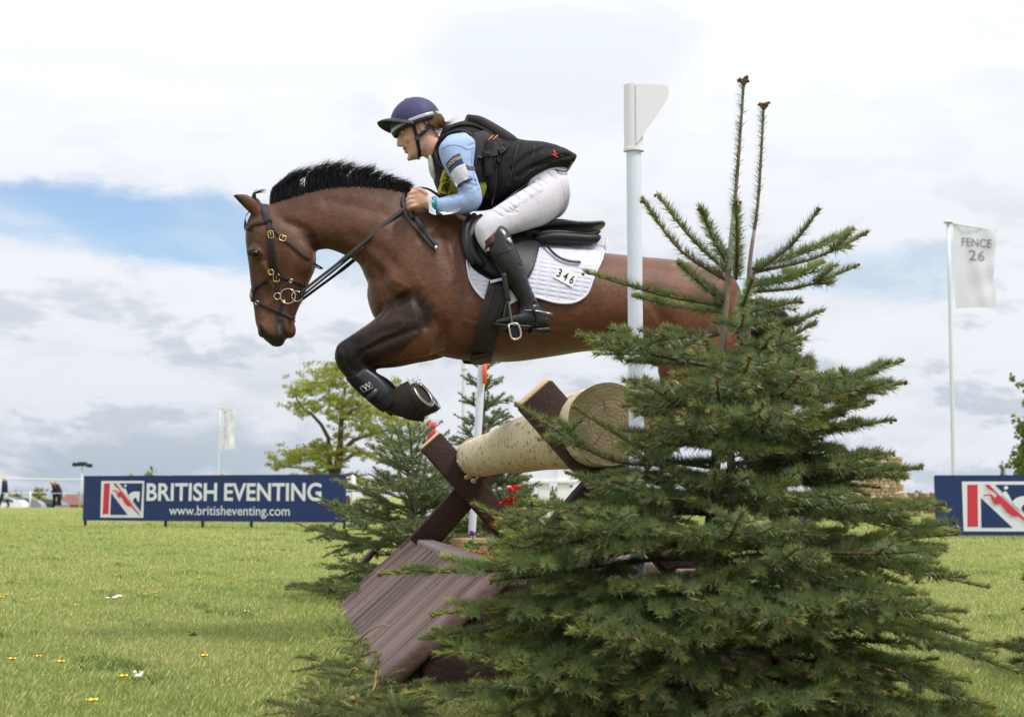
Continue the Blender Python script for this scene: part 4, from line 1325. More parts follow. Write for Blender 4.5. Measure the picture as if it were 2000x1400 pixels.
    # all as one face array: pad triangles of buds by splitting everything into tris
    tr = np.concatenate([Fw[:, [0, 1, 2]], Fw[:, [0, 2, 3]], Fn])
    bt = []
    ob = len(Vw) + len(V)
    for f in F:
        f = [i + ob for i in f]
        bt.append(f[:3]); 
        if len(f) == 4: bt.append([f[0], f[2], f[3]])
    if bt: tr = np.concatenate([tr, np.array(bt)])
    return mk(name, Vall, tr, M_FIR, parent, False, col=col)
M_FIRBARK = mat('fir_bark', (.27, .235, .185), .85, .2, bump=.6, bscale=60, var=1, vscale=14, var2=(.17, .14, .105), stretch=(1, 1, .35))

def single(sh, P, r0, r1, a0=.45, a1=1.0, dens=1.0):
    Q = catmull(P, max(4, int(np.linalg.norm(np.diff(np.asarray(P), axis=0), axis=1).sum() / .05)))
    sh.add(Q, r0, r1, a0, a1, dens, True)
    return Q
# ---------- the large fir in front
TD = 4.2
T0 = gnd(1398, TD)
fir = empty('fir_tree', T0, 'large two-leader fir standing in front of the near beam cross', 'tree')
trA = [gnd(1398, TD, -.1), pix(1386, 1180, TD), pix(1390, 1000, TD), pix(1402, 850, TD), pix(1414, 640, TD - .02), pix(1428, 470, TD - .03), pix(1441, 330, TD - .03), pix(1453, 160, TD - .03)]
trB = [pix(1388, 1120, TD), pix(1428, 1000, TD + .06), pix(1428, 850, TD + .1), pix(1455, 700, TD + .1), pix(1464, 520, TD + .1), pix(1481, 390, TD + .1), pix(1492, 208, TD + .1)]
QA, QB = catmull(trA, 40), catmull(trB, 34)
mb = MB(); tube(mb, QA[:31], np.linspace(.027, .0062, 31), 10); mb.build('trunk', M_FIRBARK, fir)
mb = MB(); tube(mb, QB[:26], np.linspace(.018, .0056, 26), 10); mb.build('trunk', M_FIRBARK, fir)
for Q, n0, r0_ in ((QA, 30, .0062), (QB, 25, .0056)):
    sh = Shoots(); sh.add(Q[n0:], r0_, .0045, .55, .8, 1.0, True); 
    for k_ in range(5):
        a = k_ * 1.256; single(sh, [Q[-1] - nrm(Q[-1] - Q[-2]) * .012, Q[-1] + np.array([math.cos(a) * .014, math.sin(a) * .014, .004])], .004, .003, .8, .9, .0)
    needle_mesh('leader', sh, fir, 850, .025, .0017, yellow=.2)
# top whorls, each branch where it grows: (start, via, tip, depth shift of tip, laterals)
top = [((1420, 548), (1330, 490), (1255, 392), -.12, 0), ((1424, 535), (1345, 460), (1285, 382), .12, 0), ((1424, 520), (1395, 470), (1368, 408), -.28, 0), ((1438, 545), (1440, 470), (1437, 397), -.32, 0),
       ((1470, 535), (1545, 480), (1598, 412), -.15, 0), ((1472, 532), (1590, 505), (1692, 456), -.10, 1), ((1470, 525), (1580, 490), (1664, 450), .22, 0), ((1466, 570), (1570, 560), (1672, 520), -.08, 1),
       ((1462, 560), (1540, 545), (1605, 512), .32, 1), ((1415, 598), (1290, 575), (1145, 532), -.18, 0), ((1412, 590), (1370, 555), (1325, 515), -.30, 0), ((1412, 610), (1330, 600), (1240, 578), .25, 1),
       ((1460, 610), (1500, 600), (1560, 590), -.25, 1), ((1440, 640), (1520, 640), (1606, 608), .05, 1), ((1440, 690), (1520, 668), (1592, 632), -.20, 1), ((1440, 650), (1450, 600), (1470, 545), -.30, 0),
       ((1410, 720), (1270, 690), (1130, 652), -.15, 2), ((1408, 715), (1300, 700), (1200, 640), .20, 2), ((1440, 730), (1520, 720), (1580, 700), -.2, 2),
       ((1420, 780), (1340, 790), (1260, 750), -.40, 2), ((1440, 790), (1620, 755), (1762, 706), .0, 2), ((1440, 800), (1630, 775), (1765, 748), -.15, 2),
       ((1400, 790), (1320, 780), (1235, 745), -.2, 2), ((1440, 870), (1570, 850), (1742, 820), -.05, 2), ((1436, 640), (1446, 640), (1452, 612), -.42, 1), ((1450, 690), (1480, 690), (1510, 655), -.38, 1), ((1430, 700), (1400, 705), (1378, 668), -.42, 1), ((1440, 720), (1450, 735), (1465, 700), -.50, 2), ((1430, 770), (1410, 790), (1400, 740), -.52, 2), ((1450, 770), (1510, 780), (1560, 735), -.42, 2), ((1440, 820), (1460, 840), (1490, 790), -.55, 2), ((1420, 840), (1370, 870), (1330, 810), -.5, 2), ((1440, 660), (1500, 690), (1560, 668), .15, 2), ((1450, 620), (1500, 640), (1545, 628), .05, 1), ((1410, 650), (1350, 660), (1300, 640), .10, 2),
       ((1392, 1040), (1080, 1105), (744, 1120), -.12, 2), ((1392, 1120), (1120, 1170), (845, 1200), -.30, 2), ((1395, 1200), (1090, 1265), (850, 1275), -.35, 2), ((1396, 1290), (1080, 1340), (792, 1352), -.35, 2), ((1400, 1060), (1650, 1090), (1930, 1146), -.10, 2), ((1400, 1180), (1700, 1215), (1985, 1310), -.25, 2), ((1402, 990), (1650, 1010), (1868, 1038), -.05, 2), ((1395, 980), (1200, 1010), (1040, 985), -.25, 2), ((1395, 1040), (1120, 1080), (925, 985), -.1, 0), ((1400, 1100), (1480, 1120), (1560, 1070), -.6, 2), ((1400, 1010), (1420, 1050), (1450, 1000), -.6, 2), ((1420, 850), (1540, 830), (1690, 790), .35, 2), 
       ((1400, 900), (1200, 900), (1010, 792), -.12, 1), ((1400, 915), (1280, 890), (1120, 795), -.25, 0), ((1420, 930), (1600, 930), (1797, 915), .02, 2), ((1420, 920), (1560, 910), (1740, 890), .3, 2)]
for (a, v_, t_, dd, lat) in top:
    sh = Shoots()
    P = [pix(*a, TD), pix(*v_, TD + dd * .55), pix(*t_, TD + dd)]
    Q = single(sh, P, .0062 if lat < 2 else .008, .0034, .5 if lat < 2 else .2, 1.0, 1.0)
    L_ = np.linalg.norm(np.diff(Q, axis=0), axis=1).sum()
    if lat:
        nn_ = len(Q)
        for f_ in ((.70,) if lat == 1 else (.34, .52, .70, .86)):
            k = int(f_ * (nn_ - 1)); Tn = nrm(Q[min(k + 1, nn_ - 1)] - Q[k - 1]); Sd = nrm(np.cross(Tn, UP))
            for sg in (-1, 1):
                l = (L_ * (1 - f_) * .62 + .05) * random.uniform(.75, 1.1)
                fir_branch(sh, Q[k], Tn * .62 + Sd * sg * .75 + UP * random.uniform(-.1, .15), l, .2, 1.0, 1, .0042)
    needle_mesh('branch', sh, fir, 1500 if lat < 2 else 1250, .0290, .0020)
# lower whorls
def half_width(z, left):
    zs = [0.0, .15, .30, .45, .60, .75, .90, 1.05, 1.2]
    wl_ = [.96, .96, .94, .90, .62, .44, .36, .34, .3]; wr_ = [.95, .98, .92, .86, .70, .54, .44, .40, .4]
    return np.interp(z, zs, wl_ if left else wr_)
lv = 0; z = .10
while z < .94:
    nbr = 9 if z < .7 else 6
    ph0 = random.uniform(0, 6.28)
    for k in range(nbr):
        a = ph0 + 2 * math.pi * k / nbr + random.uniform(-.18, .18)
        d = np.array([math.cos(a), math.sin(a), 0.0])
        if d[1] > .75 and z < .75 and k % 2: continue          # thinner on the side nobody sees
        L_ = float(half_width(z, d[0] < 0)) * random.uniform(.72, 1.03) * (1 if abs(d[0]) > .5 else .88)
        zz_ = z + random.uniform(-.06, .06)
        k_ = int(np.argmin(np.abs(QA[:, 2] - zz_))); p = QA[k_]
        if z > .5 and d[0] > .2: k2 = int(np.argmin(np.abs(QB[:, 2] - zz_))); p = QB[k2]
        e = np.interp(z, [0, .3, .8, 1.1], [.06, .10, .22, .42])
        sh = Shoots()
        fir_branch(sh, p, d + UP * (e + random.uniform(-.08, .1)), L_, random.uniform(.15, .5), 1.0, 0, .0085, .12, None, .55 if z < .5 else .3)
        needle_mesh('branch', sh, fir, 1250, .0270, .0020)
    z += .086 if z < .6 else .10

# ---------- firs beyond the log and at the right edge
def small_fir(label, base, h, rad, n_wh, seed, dens=230, top_len=.3, nl=.022, only=None, lean=(0, 0)):
    random.seed(seed)
    b = np.asarray(base, float)
    o = empty('fir_tree', b, label, 'tree')
    P = np.array([b + [lean[0] * t * t, lean[1] * t * t, h * t] for t in np.linspace(0, 1, 12)])
    m_ = MB(); tube(m_, P, np.linspace(.026 * h / 1.6, .006, 12), 8); m_.build('trunk', M_FIRBARK, o)
    sh = Shoots(); single(sh, [P[-2], P[-1] + [0, 0, .02]], .006, .004, .6, .9, .5); needle_mesh('leader', sh, o, dens, .017, .0018)
    for i in range(n_wh):
        t = .07 + .86 * i / (n_wh - 1); p = b + [lean[0] * t * t, lean[1] * t * t, h * t]
        nb_ = 8 if t < .6 else 6; ph = random.uniform(0, 6.28)
        for k in range(nb_):
            a = ph + 2 * math.pi * k / nb_ + random.uniform(-.2, .2); d = np.array([math.cos(a), math.sin(a), 0])
            if only is not None and not only(d): continue
            L_ = rad * (1 - t * .80) * random.uniform(.75, 1.1)
            sh = Shoots(); fir_branch(sh, p, d + UP * (.1 + .75 * t + random.uniform(-.1, .1)), L_, .35, 1.0, 0, .007, .12, None, .4 * (1 - t))
            needle_mesh('branch', sh, o, dens, .028, .0028, yellow=.5, woody=4)
    random.seed(seed + 100)
    return o
small_fir('slim young fir with its tip behind the horse girth', gnd(945, 10.0), 1.74, .62, 11, 11, 620)
small_fir('bushy dark fir left of the far beam cross', gnd(815, 9.15), 1.12, .98, 9, 12, 470, lean=(-.05, 0))
small_fir('second bushy fir filling the gap under the far end of the log', gnd(985, 9.7), 1.0, .66, 7, 14, 560)
small_fir('fir at the far right whose branch tips reach over the grass', np.array([2.46, 5.2, 0]), .75, 0.74, 5, 13, 700, only=lambda d: d[0] < -.2)
random.seed(99)
# ---------- cut branches heaped against the foot of the ramp
spots = [(640, 1385, .2, .5), (690, 1392, .9, .42), (735, 1398, 2.6, .40), (668, 1345, 1.9, .36), (705, 1310, 2.5, .34), (700, 1360, .4, .42), (760, 1400, 1.4, .45), (650, 1300, 2.9, .22), (690, 1270, 1.2, .26), (620, 1400, 2.9, .30), (672, 1240, 2.6, .18), (720, 1330, 3.6, .35)]
cut_labels = ['wilting', 'matted', 'straggly', 'dull green', 'olive', 'brown tipped']
for i, (x, y, a, l) in enumerate(spots):
    p = on_ground(x, min(y, 1398), .03); sh = Shoots(); p[2] = .02
    fir_branch(sh, p - np.array([math.cos(a), math.sin(a), 0]) * l * .4, np.array([math.cos(a), math.sin(a), .12]), l, .15, 1.0, 0, .0045, .09, None, .1)
    o = needle_mesh('cut_branch', sh, None, 900, .021, .0017, .45)
    tag(o, 'cut fir branch with wilting needles heaped at the foot of the ramp', 'branch', 'cut branches at the ramp foot')
mb = MB()
def twig(P, r):
    t_ = MB(); tube(t_, catmull(P, 8), np.linspace(r, r * .5, 8), 6)
    tag(t_.build('dry_twig', mat('dry_twig', (.36, .20, .10), .8, .2, var=.2)), 'bent dry orange brown twig on the ramp foot', 'twig', 'dry twigs at the ramp foot')
twig([on_ground(690, 1260, .10), on_ground(720, 1232, .18), on_ground(748, 1220, .22), on_ground(762, 1223, .22)], .004)
twig([on_ground(680, 1320, .06), on_ground(690, 1305, .09), on_ground(700, 1307, .10)], .005)
twig([on_ground(688, 1362, .08), on_ground(694, 1372, .06), on_ground(698, 1380, .05)], .008)
twig([on_ground(728, 1348, .09), on_ground(733, 1335, .10), on_ground(735, 1308, .14)], .004)

# ============================================================ THE HORSE
def S_(a, b, hw, tp=0.0, v=0.0):
    return (H(a[0], a[1], v), H(b[0], b[1], v), hw, tp)
hb = MB()
# trunk, rump to breast
loft(hb, [S_((1458, 596), (1464, 650), .04), S_((1444, 577), (1448, 700), .13), S_((1420, 549), (1412, 735), .205), S_((1378, 527), (1352, 738), .255, .05), S_((1320, 511), (1288, 715), .275, .08),
          S_((1250, 504), (1226, 690), .272, .08), S_((1180, 497), (1160, 684), .282, .10), S_((1110, 490), (1090, 694), .295, .14), S_((1040, 476), (1020, 704), .300, .20), S_((980, 452), (965, 706), .290, .28),
          S_((925, 425), (905, 702), .268, .34), S_((880, 402), (850, 690), .245, .36), S_((842, 390), (802, 668), .230, .32), S_((805, 400), (762, 645), .212, .22), S_((770, 440), (738, 630), .175), S_((738, 500), (724, 605), .11), S_((722, 530), (717, 580), .05)], 40, 2.25, 5)
# neck
loft(hb, [S_((880, 402), (800, 640), .185, .42), S_((838, 388), (748, 596), .165, .45), S_((790, 373), (717, 548), .135, .45), S_((738, 364), (701, 516), .112, .42), S_((685, 361), (674, 499), .098, .38), S_((634, 366), (642, 487), .090, .34),
          S_((588, 377), (620, 488), .083, .30), S_((550, 388), (604, 480), .078, .25), S_((522, 399), (580, 470), .074, .2), S_((505, 412), (560, 462), .066, .1)], 32, 2.1, 5)
# head
loft(hb, [S_((503, 402), (545, 408), .045), S_((489, 420), (585, 440), .074), S_((481, 440), (606, 466), .092, .0), S_((479, 466), (617, 496), .103, .0), S_((482, 494), (616, 524), .100, .12), S_((486, 523), (607, 545), .083, .15), S_((489, 552), (598, 568), .068, .12),
          S_((493, 584), (588, 592), .057, .05), S_((496, 608), (578, 616), .053), S_((499, 630), (574, 634), .056), S_((505, 647), (566, 650), .056), S_((514, 661), (558, 662), .048), S_((526, 671), (550, 670), .030)], 30, 2.5, 5)
ellipsoid(hb, H(567, 645), [HN * .036, (H(557, 645) - H(567, 645)) * 1.25, (H(567, 631) - H(567, 645)) * 1.2])            # chin
ellipsoid(hb, H(541, 668), [HN * .036, (H(525, 668) - H(541, 668)), (H(541, 658) - H(541, 668)) * 1.0])                # upper lip
for sg in (-1, 1):
    # eye bulge, zygomatic crest, jowl, nostril rim
    ellipsoid(hb, H(499, 494, .082 * sg), [HN * .026, H(499, 494) - H(518, 497), H(499, 494) - H(499, 506)])
    tube(hb, catmull([H(512, 512, .087 * sg), H(523, 540, .076 * sg), H(530, 565, .060 * sg)], 8), np.linspace(.014, .008, 8), 8)
    ellipsoid(hb, H(583, 500, .062 * sg), [HN * .040, H(583, 500) - H(614, 515), H(583, 500) - H(578, 535)])
    ellipsoid(hb, H(512, 645, .040 * sg), [HN * .022, H(512, 645) - H(521, 652), H(512, 645) - H(508, 660)])
    # ear
    tip, b0 = ((449, 385), (503, 413)) if sg > 0 else ((468, 392), (508, 410))
    a_ = H(*b0, .055 * sg); t_ = H(*tip, .075 * sg); d_ = t_ - a_; e_ = nrm(np.cross(d_, HN))
    V = []
    for f_, w_ in ((-.12, .026), (.08, .034), (.3, .037), (.55, .031), (.8, .018), (.95, .008), (1.0, .004)):
        for j in range(12):
            q = 2 * math.pi * j / 12
            V.append(a_ + d_ * f_ + e_ * w_ * math.cos(q) + HN * w_ * .62 * math.sin(q) + e_ * .02 * math.sin(f_ * 2.5))
    hb.add(V, ring_faces(7, 12))
    # shoulder, forearm, knee, cannon, fetlock
    v0 = .135 * sg; ox, oy = (0, 0) if sg > 0 else (16, 7)
    ellipsoid(hb, H(812, 575, .150 * sg), [HN * .085, (H(812, 575) - H(850, 640)) * 1.15, (H(812, 575) - H(760, 610)) * 1.0])
    ellipsoid(hb, H(835, 530, .140 * sg), [HN * .075, H(835, 530) - H(855, 450), H(835, 530) - H(785, 545)])
    def F_(a, b, hw, v): return S_((a[0] + ox, a[1] + oy), (b[0] + ox, b[1] + oy), hw, 0, v * sg)
    loft(hb, [F_((790, 545), (872, 680), .115, .13), F_((758, 592), (838, 695), .108, .145), F_((730, 623), (800, 702), .090, .155), F_((702, 643), (762, 710), .072, .16), F_((678, 659), (730, 713), .057, .16), F_((661, 671), (716, 714), .054, .16),
              F_((653, 690), (715, 716), .053, .16), F_((657, 713), (718, 719), .048, .16), F_((673, 735), (726, 724), .041, .16), F_((697, 761), (745, 738), .038, .16), F_((722, 783), (764, 757), .037, .16), F_((745, 800), (784, 768), .043, .16),
              F_((768, 808), (797, 776), .040, .16), F_((790, 808), (806, 782), .036, .16)], 22, 2.1, 4)
    # hind limb
    ox, oy = (0, 0) if sg > 0 else (20, -14)
    ellipsoid(hb, H(1385, 610, .15 * sg), [HN * .10, (H(1385, 610) - H(1440, 650)), (H(1385, 610) - H(1350, 690))])
    def G_(a, b, hw, v): return S_((a[0] + ox, a[1] + oy), (b[0] + ox, b[1] + oy), hw, 0, v * sg)
    loft(hb, [G_((1425, 605), (1310, 655), .095, .12), G_((1464, 645), (1285, 712), .118, .135), G_((1466, 700), (1296, 752), .102, .14), G_((1462, 752), (1326, 788), .080, .14), G_((1466, 795), (1362, 815), .062, .14), G_((1478, 828), (1398, 838), .050, .14),
              G_((1497, 852), (1426, 862), .046, .14), G_((1498, 885), (1448, 890), .038, .14), G_((1506, 925), (1468, 932), .031, .14), G_((1520, 972), (1483, 978), .034, .14), G_((1534, 998), (1498, 1010), .034, .14), G_((1548, 1016), (1516, 1028), .030, .14)], 22, 2.1, 4)
HV, HNn, HF = remesh(hb, .0093, 10, .5)
# local coordinates on the horse plane: u = picture x, w = picture y (as seen on the midplane), v = lateral
def proj(V):
    d = V - CAMP
    z = d[:, 1] * cT + d[:, 2] * sT
    return np.stack([1000 + FPX * d[:, 0] / z, 700 - FPX * (d[:, 2] * cT - d[:, 1] * sT) / z], 1)
def midplane_uv(V):
    """picture coordinates of the point slid onto the midplane, so that both sides share them"""
    s = (V - HP) @ HN
    return proj(V - np.outer(s, HN))
def seg_dist(uv, P):
    best = np.full(len(uv), 1e9)
    for a, b in zip(P[:-1], P[1:]):
        a = np.asarray(a, float); b = np.asarray(b, float); ab = b - a
        t = np.clip(((uv - a) @ ab) / (ab @ ab), 0, 1)
        best = np.minimum(best, np.linalg.norm(uv - (a + t[:, None] * ab), axis=1))
    return best
uv = midplane_uv(HV); lat = (HV - HP) @ HN
side = np.clip(np.abs(HNn @ HN) * 1.6, 0, 1)
def carve(P, depth, width):
    """depth in metres (negative = groove), width in picture pixels"""
    global HV
    d = seg_dist(uv, P)
    HV = HV + HNn * (1.35 * depth * np.exp(-(d / width) ** 2) * side)[:, None]
carve([(628, 488), (690, 500), (735, 540), (752, 585)], -.010, 9)           # jugular groove
carve([(790, 400), (775, 470), (742, 545)], -.009, 14)                        # front of the shoulder blade
carve([(815, 415), (800, 490), (765, 560)], .007, 16)
carve([(868, 470), (885, 560), (872, 640), (850, 690)], -.014, 11)           # behind the shoulder
carve([(840, 470), (845, 560), (838, 620)], .007, 16)
carve([(775, 600), (800, 585), (815, 620), (822, 650)], -.010, 8)            # forearm fold
carve([(735, 628), (760, 600), (785, 592)], -.010, 8)
carve([(1290, 690), (1262, 640), (1240, 590)], -.012, 15)                    # flank
carve([(1340, 560), (1400, 620), (1420, 690)], .006, 18)
carve([(560, 440), (600, 455), (610, 470)], -.006, 7)                        # behind the jaw
carve([(612, 470), (619, 495), (617, 525)], -.006, 5)
carve([(505, 520), (520, 555), (527, 590)], -.004, 5)                        # below the facial crest
carve([(540, 540), (555, 580), (560, 610)], -.005, 8)
carve([(562, 660), (552, 648), (546, 632)], -.006, 2.6)                      # mouth
carve([(506, 640), (509, 648), (514, 656)], -.014, 3.2)                      # nostril
carve([(700, 520), (715, 545), (722, 570)], .004, 8)
carve([(715, 690), (760, 672), (805, 655)], -.006, 6)
carve([(690, 668), (730, 650), (770, 640)], .004, 8)
carve([(668, 690), (672, 712), (684, 730)], -.005, 5)
carve([(700, 700), (690, 715), (694, 735)], -.005, 5)
carve([(658, 684), (662, 700)], .005, 7)
for vein in ([(566, 556), (552, 566), (540, 580), (526, 596)], [(552, 566), (548, 590)], [(890, 640), (940, 655), (1010, 662), (1080, 656)], [(760, 560), (790, 575), (812, 605)], [(800, 545), (815, 575)], [(742, 668), (720, 682), (700, 690)], [(790, 640), (770, 660), (742, 668)], [(520, 600), (512, 622)], [(1200, 600), (1240, 620), (1262, 655)]):
    carve(vein, .0032, 2.4)
carve([(690, 470), (740, 500), (770, 540)], -.006, 12); carve([(640, 400), (700, 410), (760, 430)], -.005, 14); carve([(860, 430), (900, 470), (905, 540)], -.006, 12); carve([(905, 610), (890, 660), (870, 690)], .005, 10)
for k in range(9):                                                           # skin folds at the throat and under the neck
    x = 632 + k * 9; carve([(x, 483 + abs(k - 2) * 3), (x + 5, 500 + k * 2.6)], -.0045, 2.4)
for k in range(6):
    carve([(905 + 70 * k + random.uniform(-8, 8), 560), (890 + 70 * k, 640), (900 + 70 * k, 690)], -.0022, 14)   # ribs
# ear hollow
# coat colours: bay with black points
brown = np.array([.093, .0395, .0210]); rich = np.array([.136, .0500, .0230]); dark = np.array([.024, .0125, .009]); black = np.array([.0085, .0075, .0075]); tan = np.array([.20, .095, .048])
def blend(c, col, w): return c * (1 - w[:, None]) + col * w[:, None]
def sm(x, a, b):
    t = np.clip((x - a) / (b - a), 0, 1); return t * t * (3 - 2 * t)
n_h = len(HV); c = np.tile(brown, (n_h, 1))
c = blend(c, rich, sm(uv[:, 0], 1000, 1300) * .8)
c = blend(c, rich * 1.1, .5 * np.exp(-seg_dist(uv, [(800, 600), (830, 640)]) / 60))
c = blend(c, tan, .55 * np.exp(-(seg_dist(uv, [(850, 690), (800, 702)]) / 22) ** 2) * (lat * 0 + 1))
c = blend(c, brown * .62, .75 * np.exp(-(seg_dist(uv, [(560, 400), (640, 380), (720, 375), (800, 390)]) / 26) ** 2))
c = blend(c, brown * .66, .6 * sm(hash2(uv[:, 0] * .02, uv[:, 1] * .025, 3.), .0, 1.2))
c = blend(c, rich * 1.25, .35 * sm(hash2(uv[:, 0] * .035, uv[:, 1] * .03, 8.), .1, 1.0))
# foreleg points
dleg = seg_dist(uv, [(655, 695), (690, 690), (760, 655), (790, 628)]) + 9 * hash2(uv[:, 0] * .06, uv[:, 1] * .09, 2.) + 5 * hash2(uv[:, 0] * .25, uv[:, 1] * .3, 5.)
c = blend(c, dark, sm(-dleg, -58, -34) * .97)
c = blend(c, black, sm(-seg_dist(uv, [(655, 700), (680, 700), (700, 745), (800, 800)]), -50, -26) * .9)
hind = sm(uv[:, 1], 815, 880) * (uv[:, 0] > 1280)
c = blend(c, black, hind)
# face: darker down the front, black muzzle, tan round mouth and eye
c = blend(c, dark * 1.2, .55 * np.exp(-(seg_dist(uv, [(480, 440), (488, 540), (498, 620)]) / 10) ** 2))
c = blend(c, tan * .85, .5 * np.exp(-(seg_dist(uv, [(515, 620), (530, 640)]) / 14) ** 2) + .4 * np.exp(-(seg_dist(uv, [(568, 640), (574, 632)]) / 9) ** 2))
c = blend(c, np.array([.028, .022, .02]), .92 * sm(-seg_dist(uv, [(506, 646), (520, 662), (545, 672), (548, 650), (546, 615)]), -13, -6))
c = blend(c, np.array([.10, .085, .08]), .75 * np.exp(-(seg_dist(uv, [(547, 640), (545, 652)]) / 5) ** 2))
c = blend(c, black, .95 * np.exp(-(seg_dist(uv, [(507, 641), (512, 654)]) / 3.6) ** 2))
c = blend(c, dark, .85 * np.exp(-(seg_dist(uv, [(488, 496), (508, 494)]) / 8) ** 2))
c = blend(c, black, .9 * np.exp(-(seg_dist(uv, [(449, 385), (462, 392), (472, 404)]) / 5) ** 2) * (uv[:, 0] < 500))
c = blend(c, dark, .7 * np.exp(-(seg_dist(uv, [(470, 408), (492, 424)]) / 6) ** 2))
c = blend(c, dark, .6 * np.exp(-(seg_dist(uv, [(604, 466), (612, 480)]) / 10) ** 2))

def coat_material():
    m = bpy.data.materials.new('bay_coat'); m.use_nodes = True
    nt = m.node_tree; ns = nt.nodes; L = nt.links.new; b = ns['Principled BSDF']
    b.inputs['Roughness'].default_value = .40; b.inputs['Specular IOR Level'].default_value = .21
    b.inputs['Sheen Weight'].default_value = .05; b.inputs['Sheen Roughness'].default_value = .45
    b.inputs['Sheen Tint'].default_value = (.9, .6, .45, 1)
    at = ns.new('ShaderNodeVertexColor'); at.layer_name = 'Col'
    tcn = ns.new('ShaderNodeTexCoord')
    def nz(sc, st, det=5, ro=.6):
        mp = ns.new('ShaderNodeMapping'); mp.inputs['Scale'].default_value = st; mp.inputs['Rotation'].default_value = (0, .5, 0)
        L(tcn.outputs['Object'], mp.inputs[0]); n = ns.new('ShaderNodeTexNoise'); n.inputs['Scale'].default_value = sc; n.inputs['Detail'].default_value = det; n.inputs['Roughness'].default_value = ro
        L(mp.outputs[0], n.inputs['Vector']); return n.outputs[0]
    def rng(v, a, b_, c_, d):
        r = ns.new('ShaderNodeMapRange'); L(v, r.inputs[0])
        for i, x in enumerate((a, b_, c_, d)): r.inputs[i + 1].default_value = x
        return r.outputs[0]
    mu = ns.new('ShaderNodeMath'); mu.operation = 'MULTIPLY'
    L(rng(nz(9, (1, 1, 1)), .3, .7, .84, 1.16), mu.inputs[0]); L(rng(nz(170, (.22, 1, 1), 3, .7), .3, .7, .70, 1.34), mu.inputs[1])
    sc = ns.new('ShaderNodeVectorMath'); sc.operation = 'SCALE'; L(at.outputs[0], sc.inputs[0]); L(mu.outputs[0], sc.inputs[3]); L(sc.outputs[0], b.inputs['Base Color'])
    bp = ns.new('ShaderNodeBump'); bp.inputs['Strength'].default_value = .40; bp.inputs['Distance'].default_value = .004
    L(nz(230, (.2, 1, 1), 3, .7), bp.inputs['Height'])
    bp2 = ns.new('ShaderNodeBump'); bp2.inputs['Strength'].default_value = .35; bp2.inputs['Distance'].default_value = .02
    L(nz(7, (1, 1, 1), 3), bp2.inputs['Height']); L(bp2.outputs[0], bp.inputs['Normal']); L(bp.outputs[0], b.inputs['Normal'])
    return m
M_COAT = coat_material()
hbase = HP.copy(); 
horse = empty('horse', np.array([0.05, 6.35, 0.0]), 'bay horse with black mane and legs in mid jump over the log', 'horse')
body_o = mk('body', HV, HF, M_COAT, horse, True, col=c)
BV = BVHTree.FromPolygons([tuple(v) for v in HV], [tuple(f) for f in HF.tolist()])

def drape(px, py, off=.004, sg=1, fallback=.1):
    """point on the horse's near (sg=1) or far flank, under picture point px,py as read on the near side"""
    v = .2; nr = HN
    for _ in range(4):
        p = H(px, py, v)
        h_, n_, i_, d_ = BV.ray_cast(Vector(p + HN * (.6 - v)), Vector(-HN), 1.2)
        if h_ is None:
            v = fallback; nr = HN; break
        v = float((np.array(h_) - HP) @ HN); nr = np.array(n_)
    p = H(px, py, v) + nr * off
    if sg < 0:
        p = mirror(p); nr = nr - 2 * np.dot(nr, HN) * HN
    return p, nr
def drape_line(pts, m, off=.004, sg=1, fallback=.05):
    Q = catmull(np.array(pts, float), m)
    R_ = [drape(x, y, off, sg, fallback) for x, y in Q]
    P = np.array([r[0] for r in R_]); N = np.array([r[1] for r in R_])
    if m > 4:                                   # calm the path
        for _ in range(2):
            P[1:-1] = P[1:-1] * .5 + (P[:-2] + P[2:]) * .25; N[1:-1] = nrm(N[1:-1] * .5 + (N[:-2] + N[2:]) * .25)
    return P, N
# eyes
M_EYE = mat('horse_eye', (.008, .005, .004), .12, .4)
for sg in (-1, 1):
    p, n_ = drape(497, 494, -.010, sg)
    mb = MB(); ellipsoid(mb, p, [HN * .016, H(497, 494) - H(506.5, 495), H(497, 494) - H(497, 501)], 20, 14); mb.build('eye', M_EYE, horse)
    mb = MB(); P, N = drape_line([(484, 497), (490, 489), (499, 487), (508, 492), (511, 498)], 9, .001, sg); tube(mb, P, np.array([.002, .0045, .006, .0065, .0065, .006, .0055, .004, .002]), 7); mb.build('eyelid', mat('eyelid', (.05, .025, .018), .5, .3), horse)
# hair
M_MANE = mat('black_horse_hair', (.0065, .006, .0068), .42, .30, var=.3, vscale=60)
def hair(name, strands, width, parent, mt, seg=7):
    """strands: list of (points Kx3); flat tapering ribbons crossed in two planes"""
    V = []; F = []; o = 0
    for P, w in strands:
        Q = catmull(P, seg); T = nrm(np.gradient(Q, axis=0)); s1 = nrm(np.cross(T, RNG.normal(size=3)))
        ww = (w * np.linspace(1, .12, seg) ** .8)[:, None]
        a = Q + s1 * ww; b = Q - s1 * ww; c_ = Q + np.cross(T, s1) * ww
        V.append(np.stack([a, b, c_], 1).reshape(-1, 3))
        for i in range(seg - 1):
            for j in range(3):
                k = (j + 1) % 3; F.append((o + i * 3 + j, o + i * 3 + k, o + i * 3 + 3 + k, o + i * 3 + 3 + j))
        o += seg * 3
    return mk(name, np.concatenate(V), F, mt, parent, True)
crest = catmull(np.array([(528, 396), (560, 384), (610, 369), (664, 362), (715, 362), (760, 368), (795, 376)], float), 400)
mtop = catmull(np.array([(536, 352), (566, 328), (602, 319), (640, 311), (690, 315), (722, 326), (758, 342), (792, 362)], float), 400)
st = []
clumps = [(random.random() * 399, random.uniform(.84, 1.06), random.uniform(10, 30), random.uniform(-.03, .035)) for _ in range(120)]
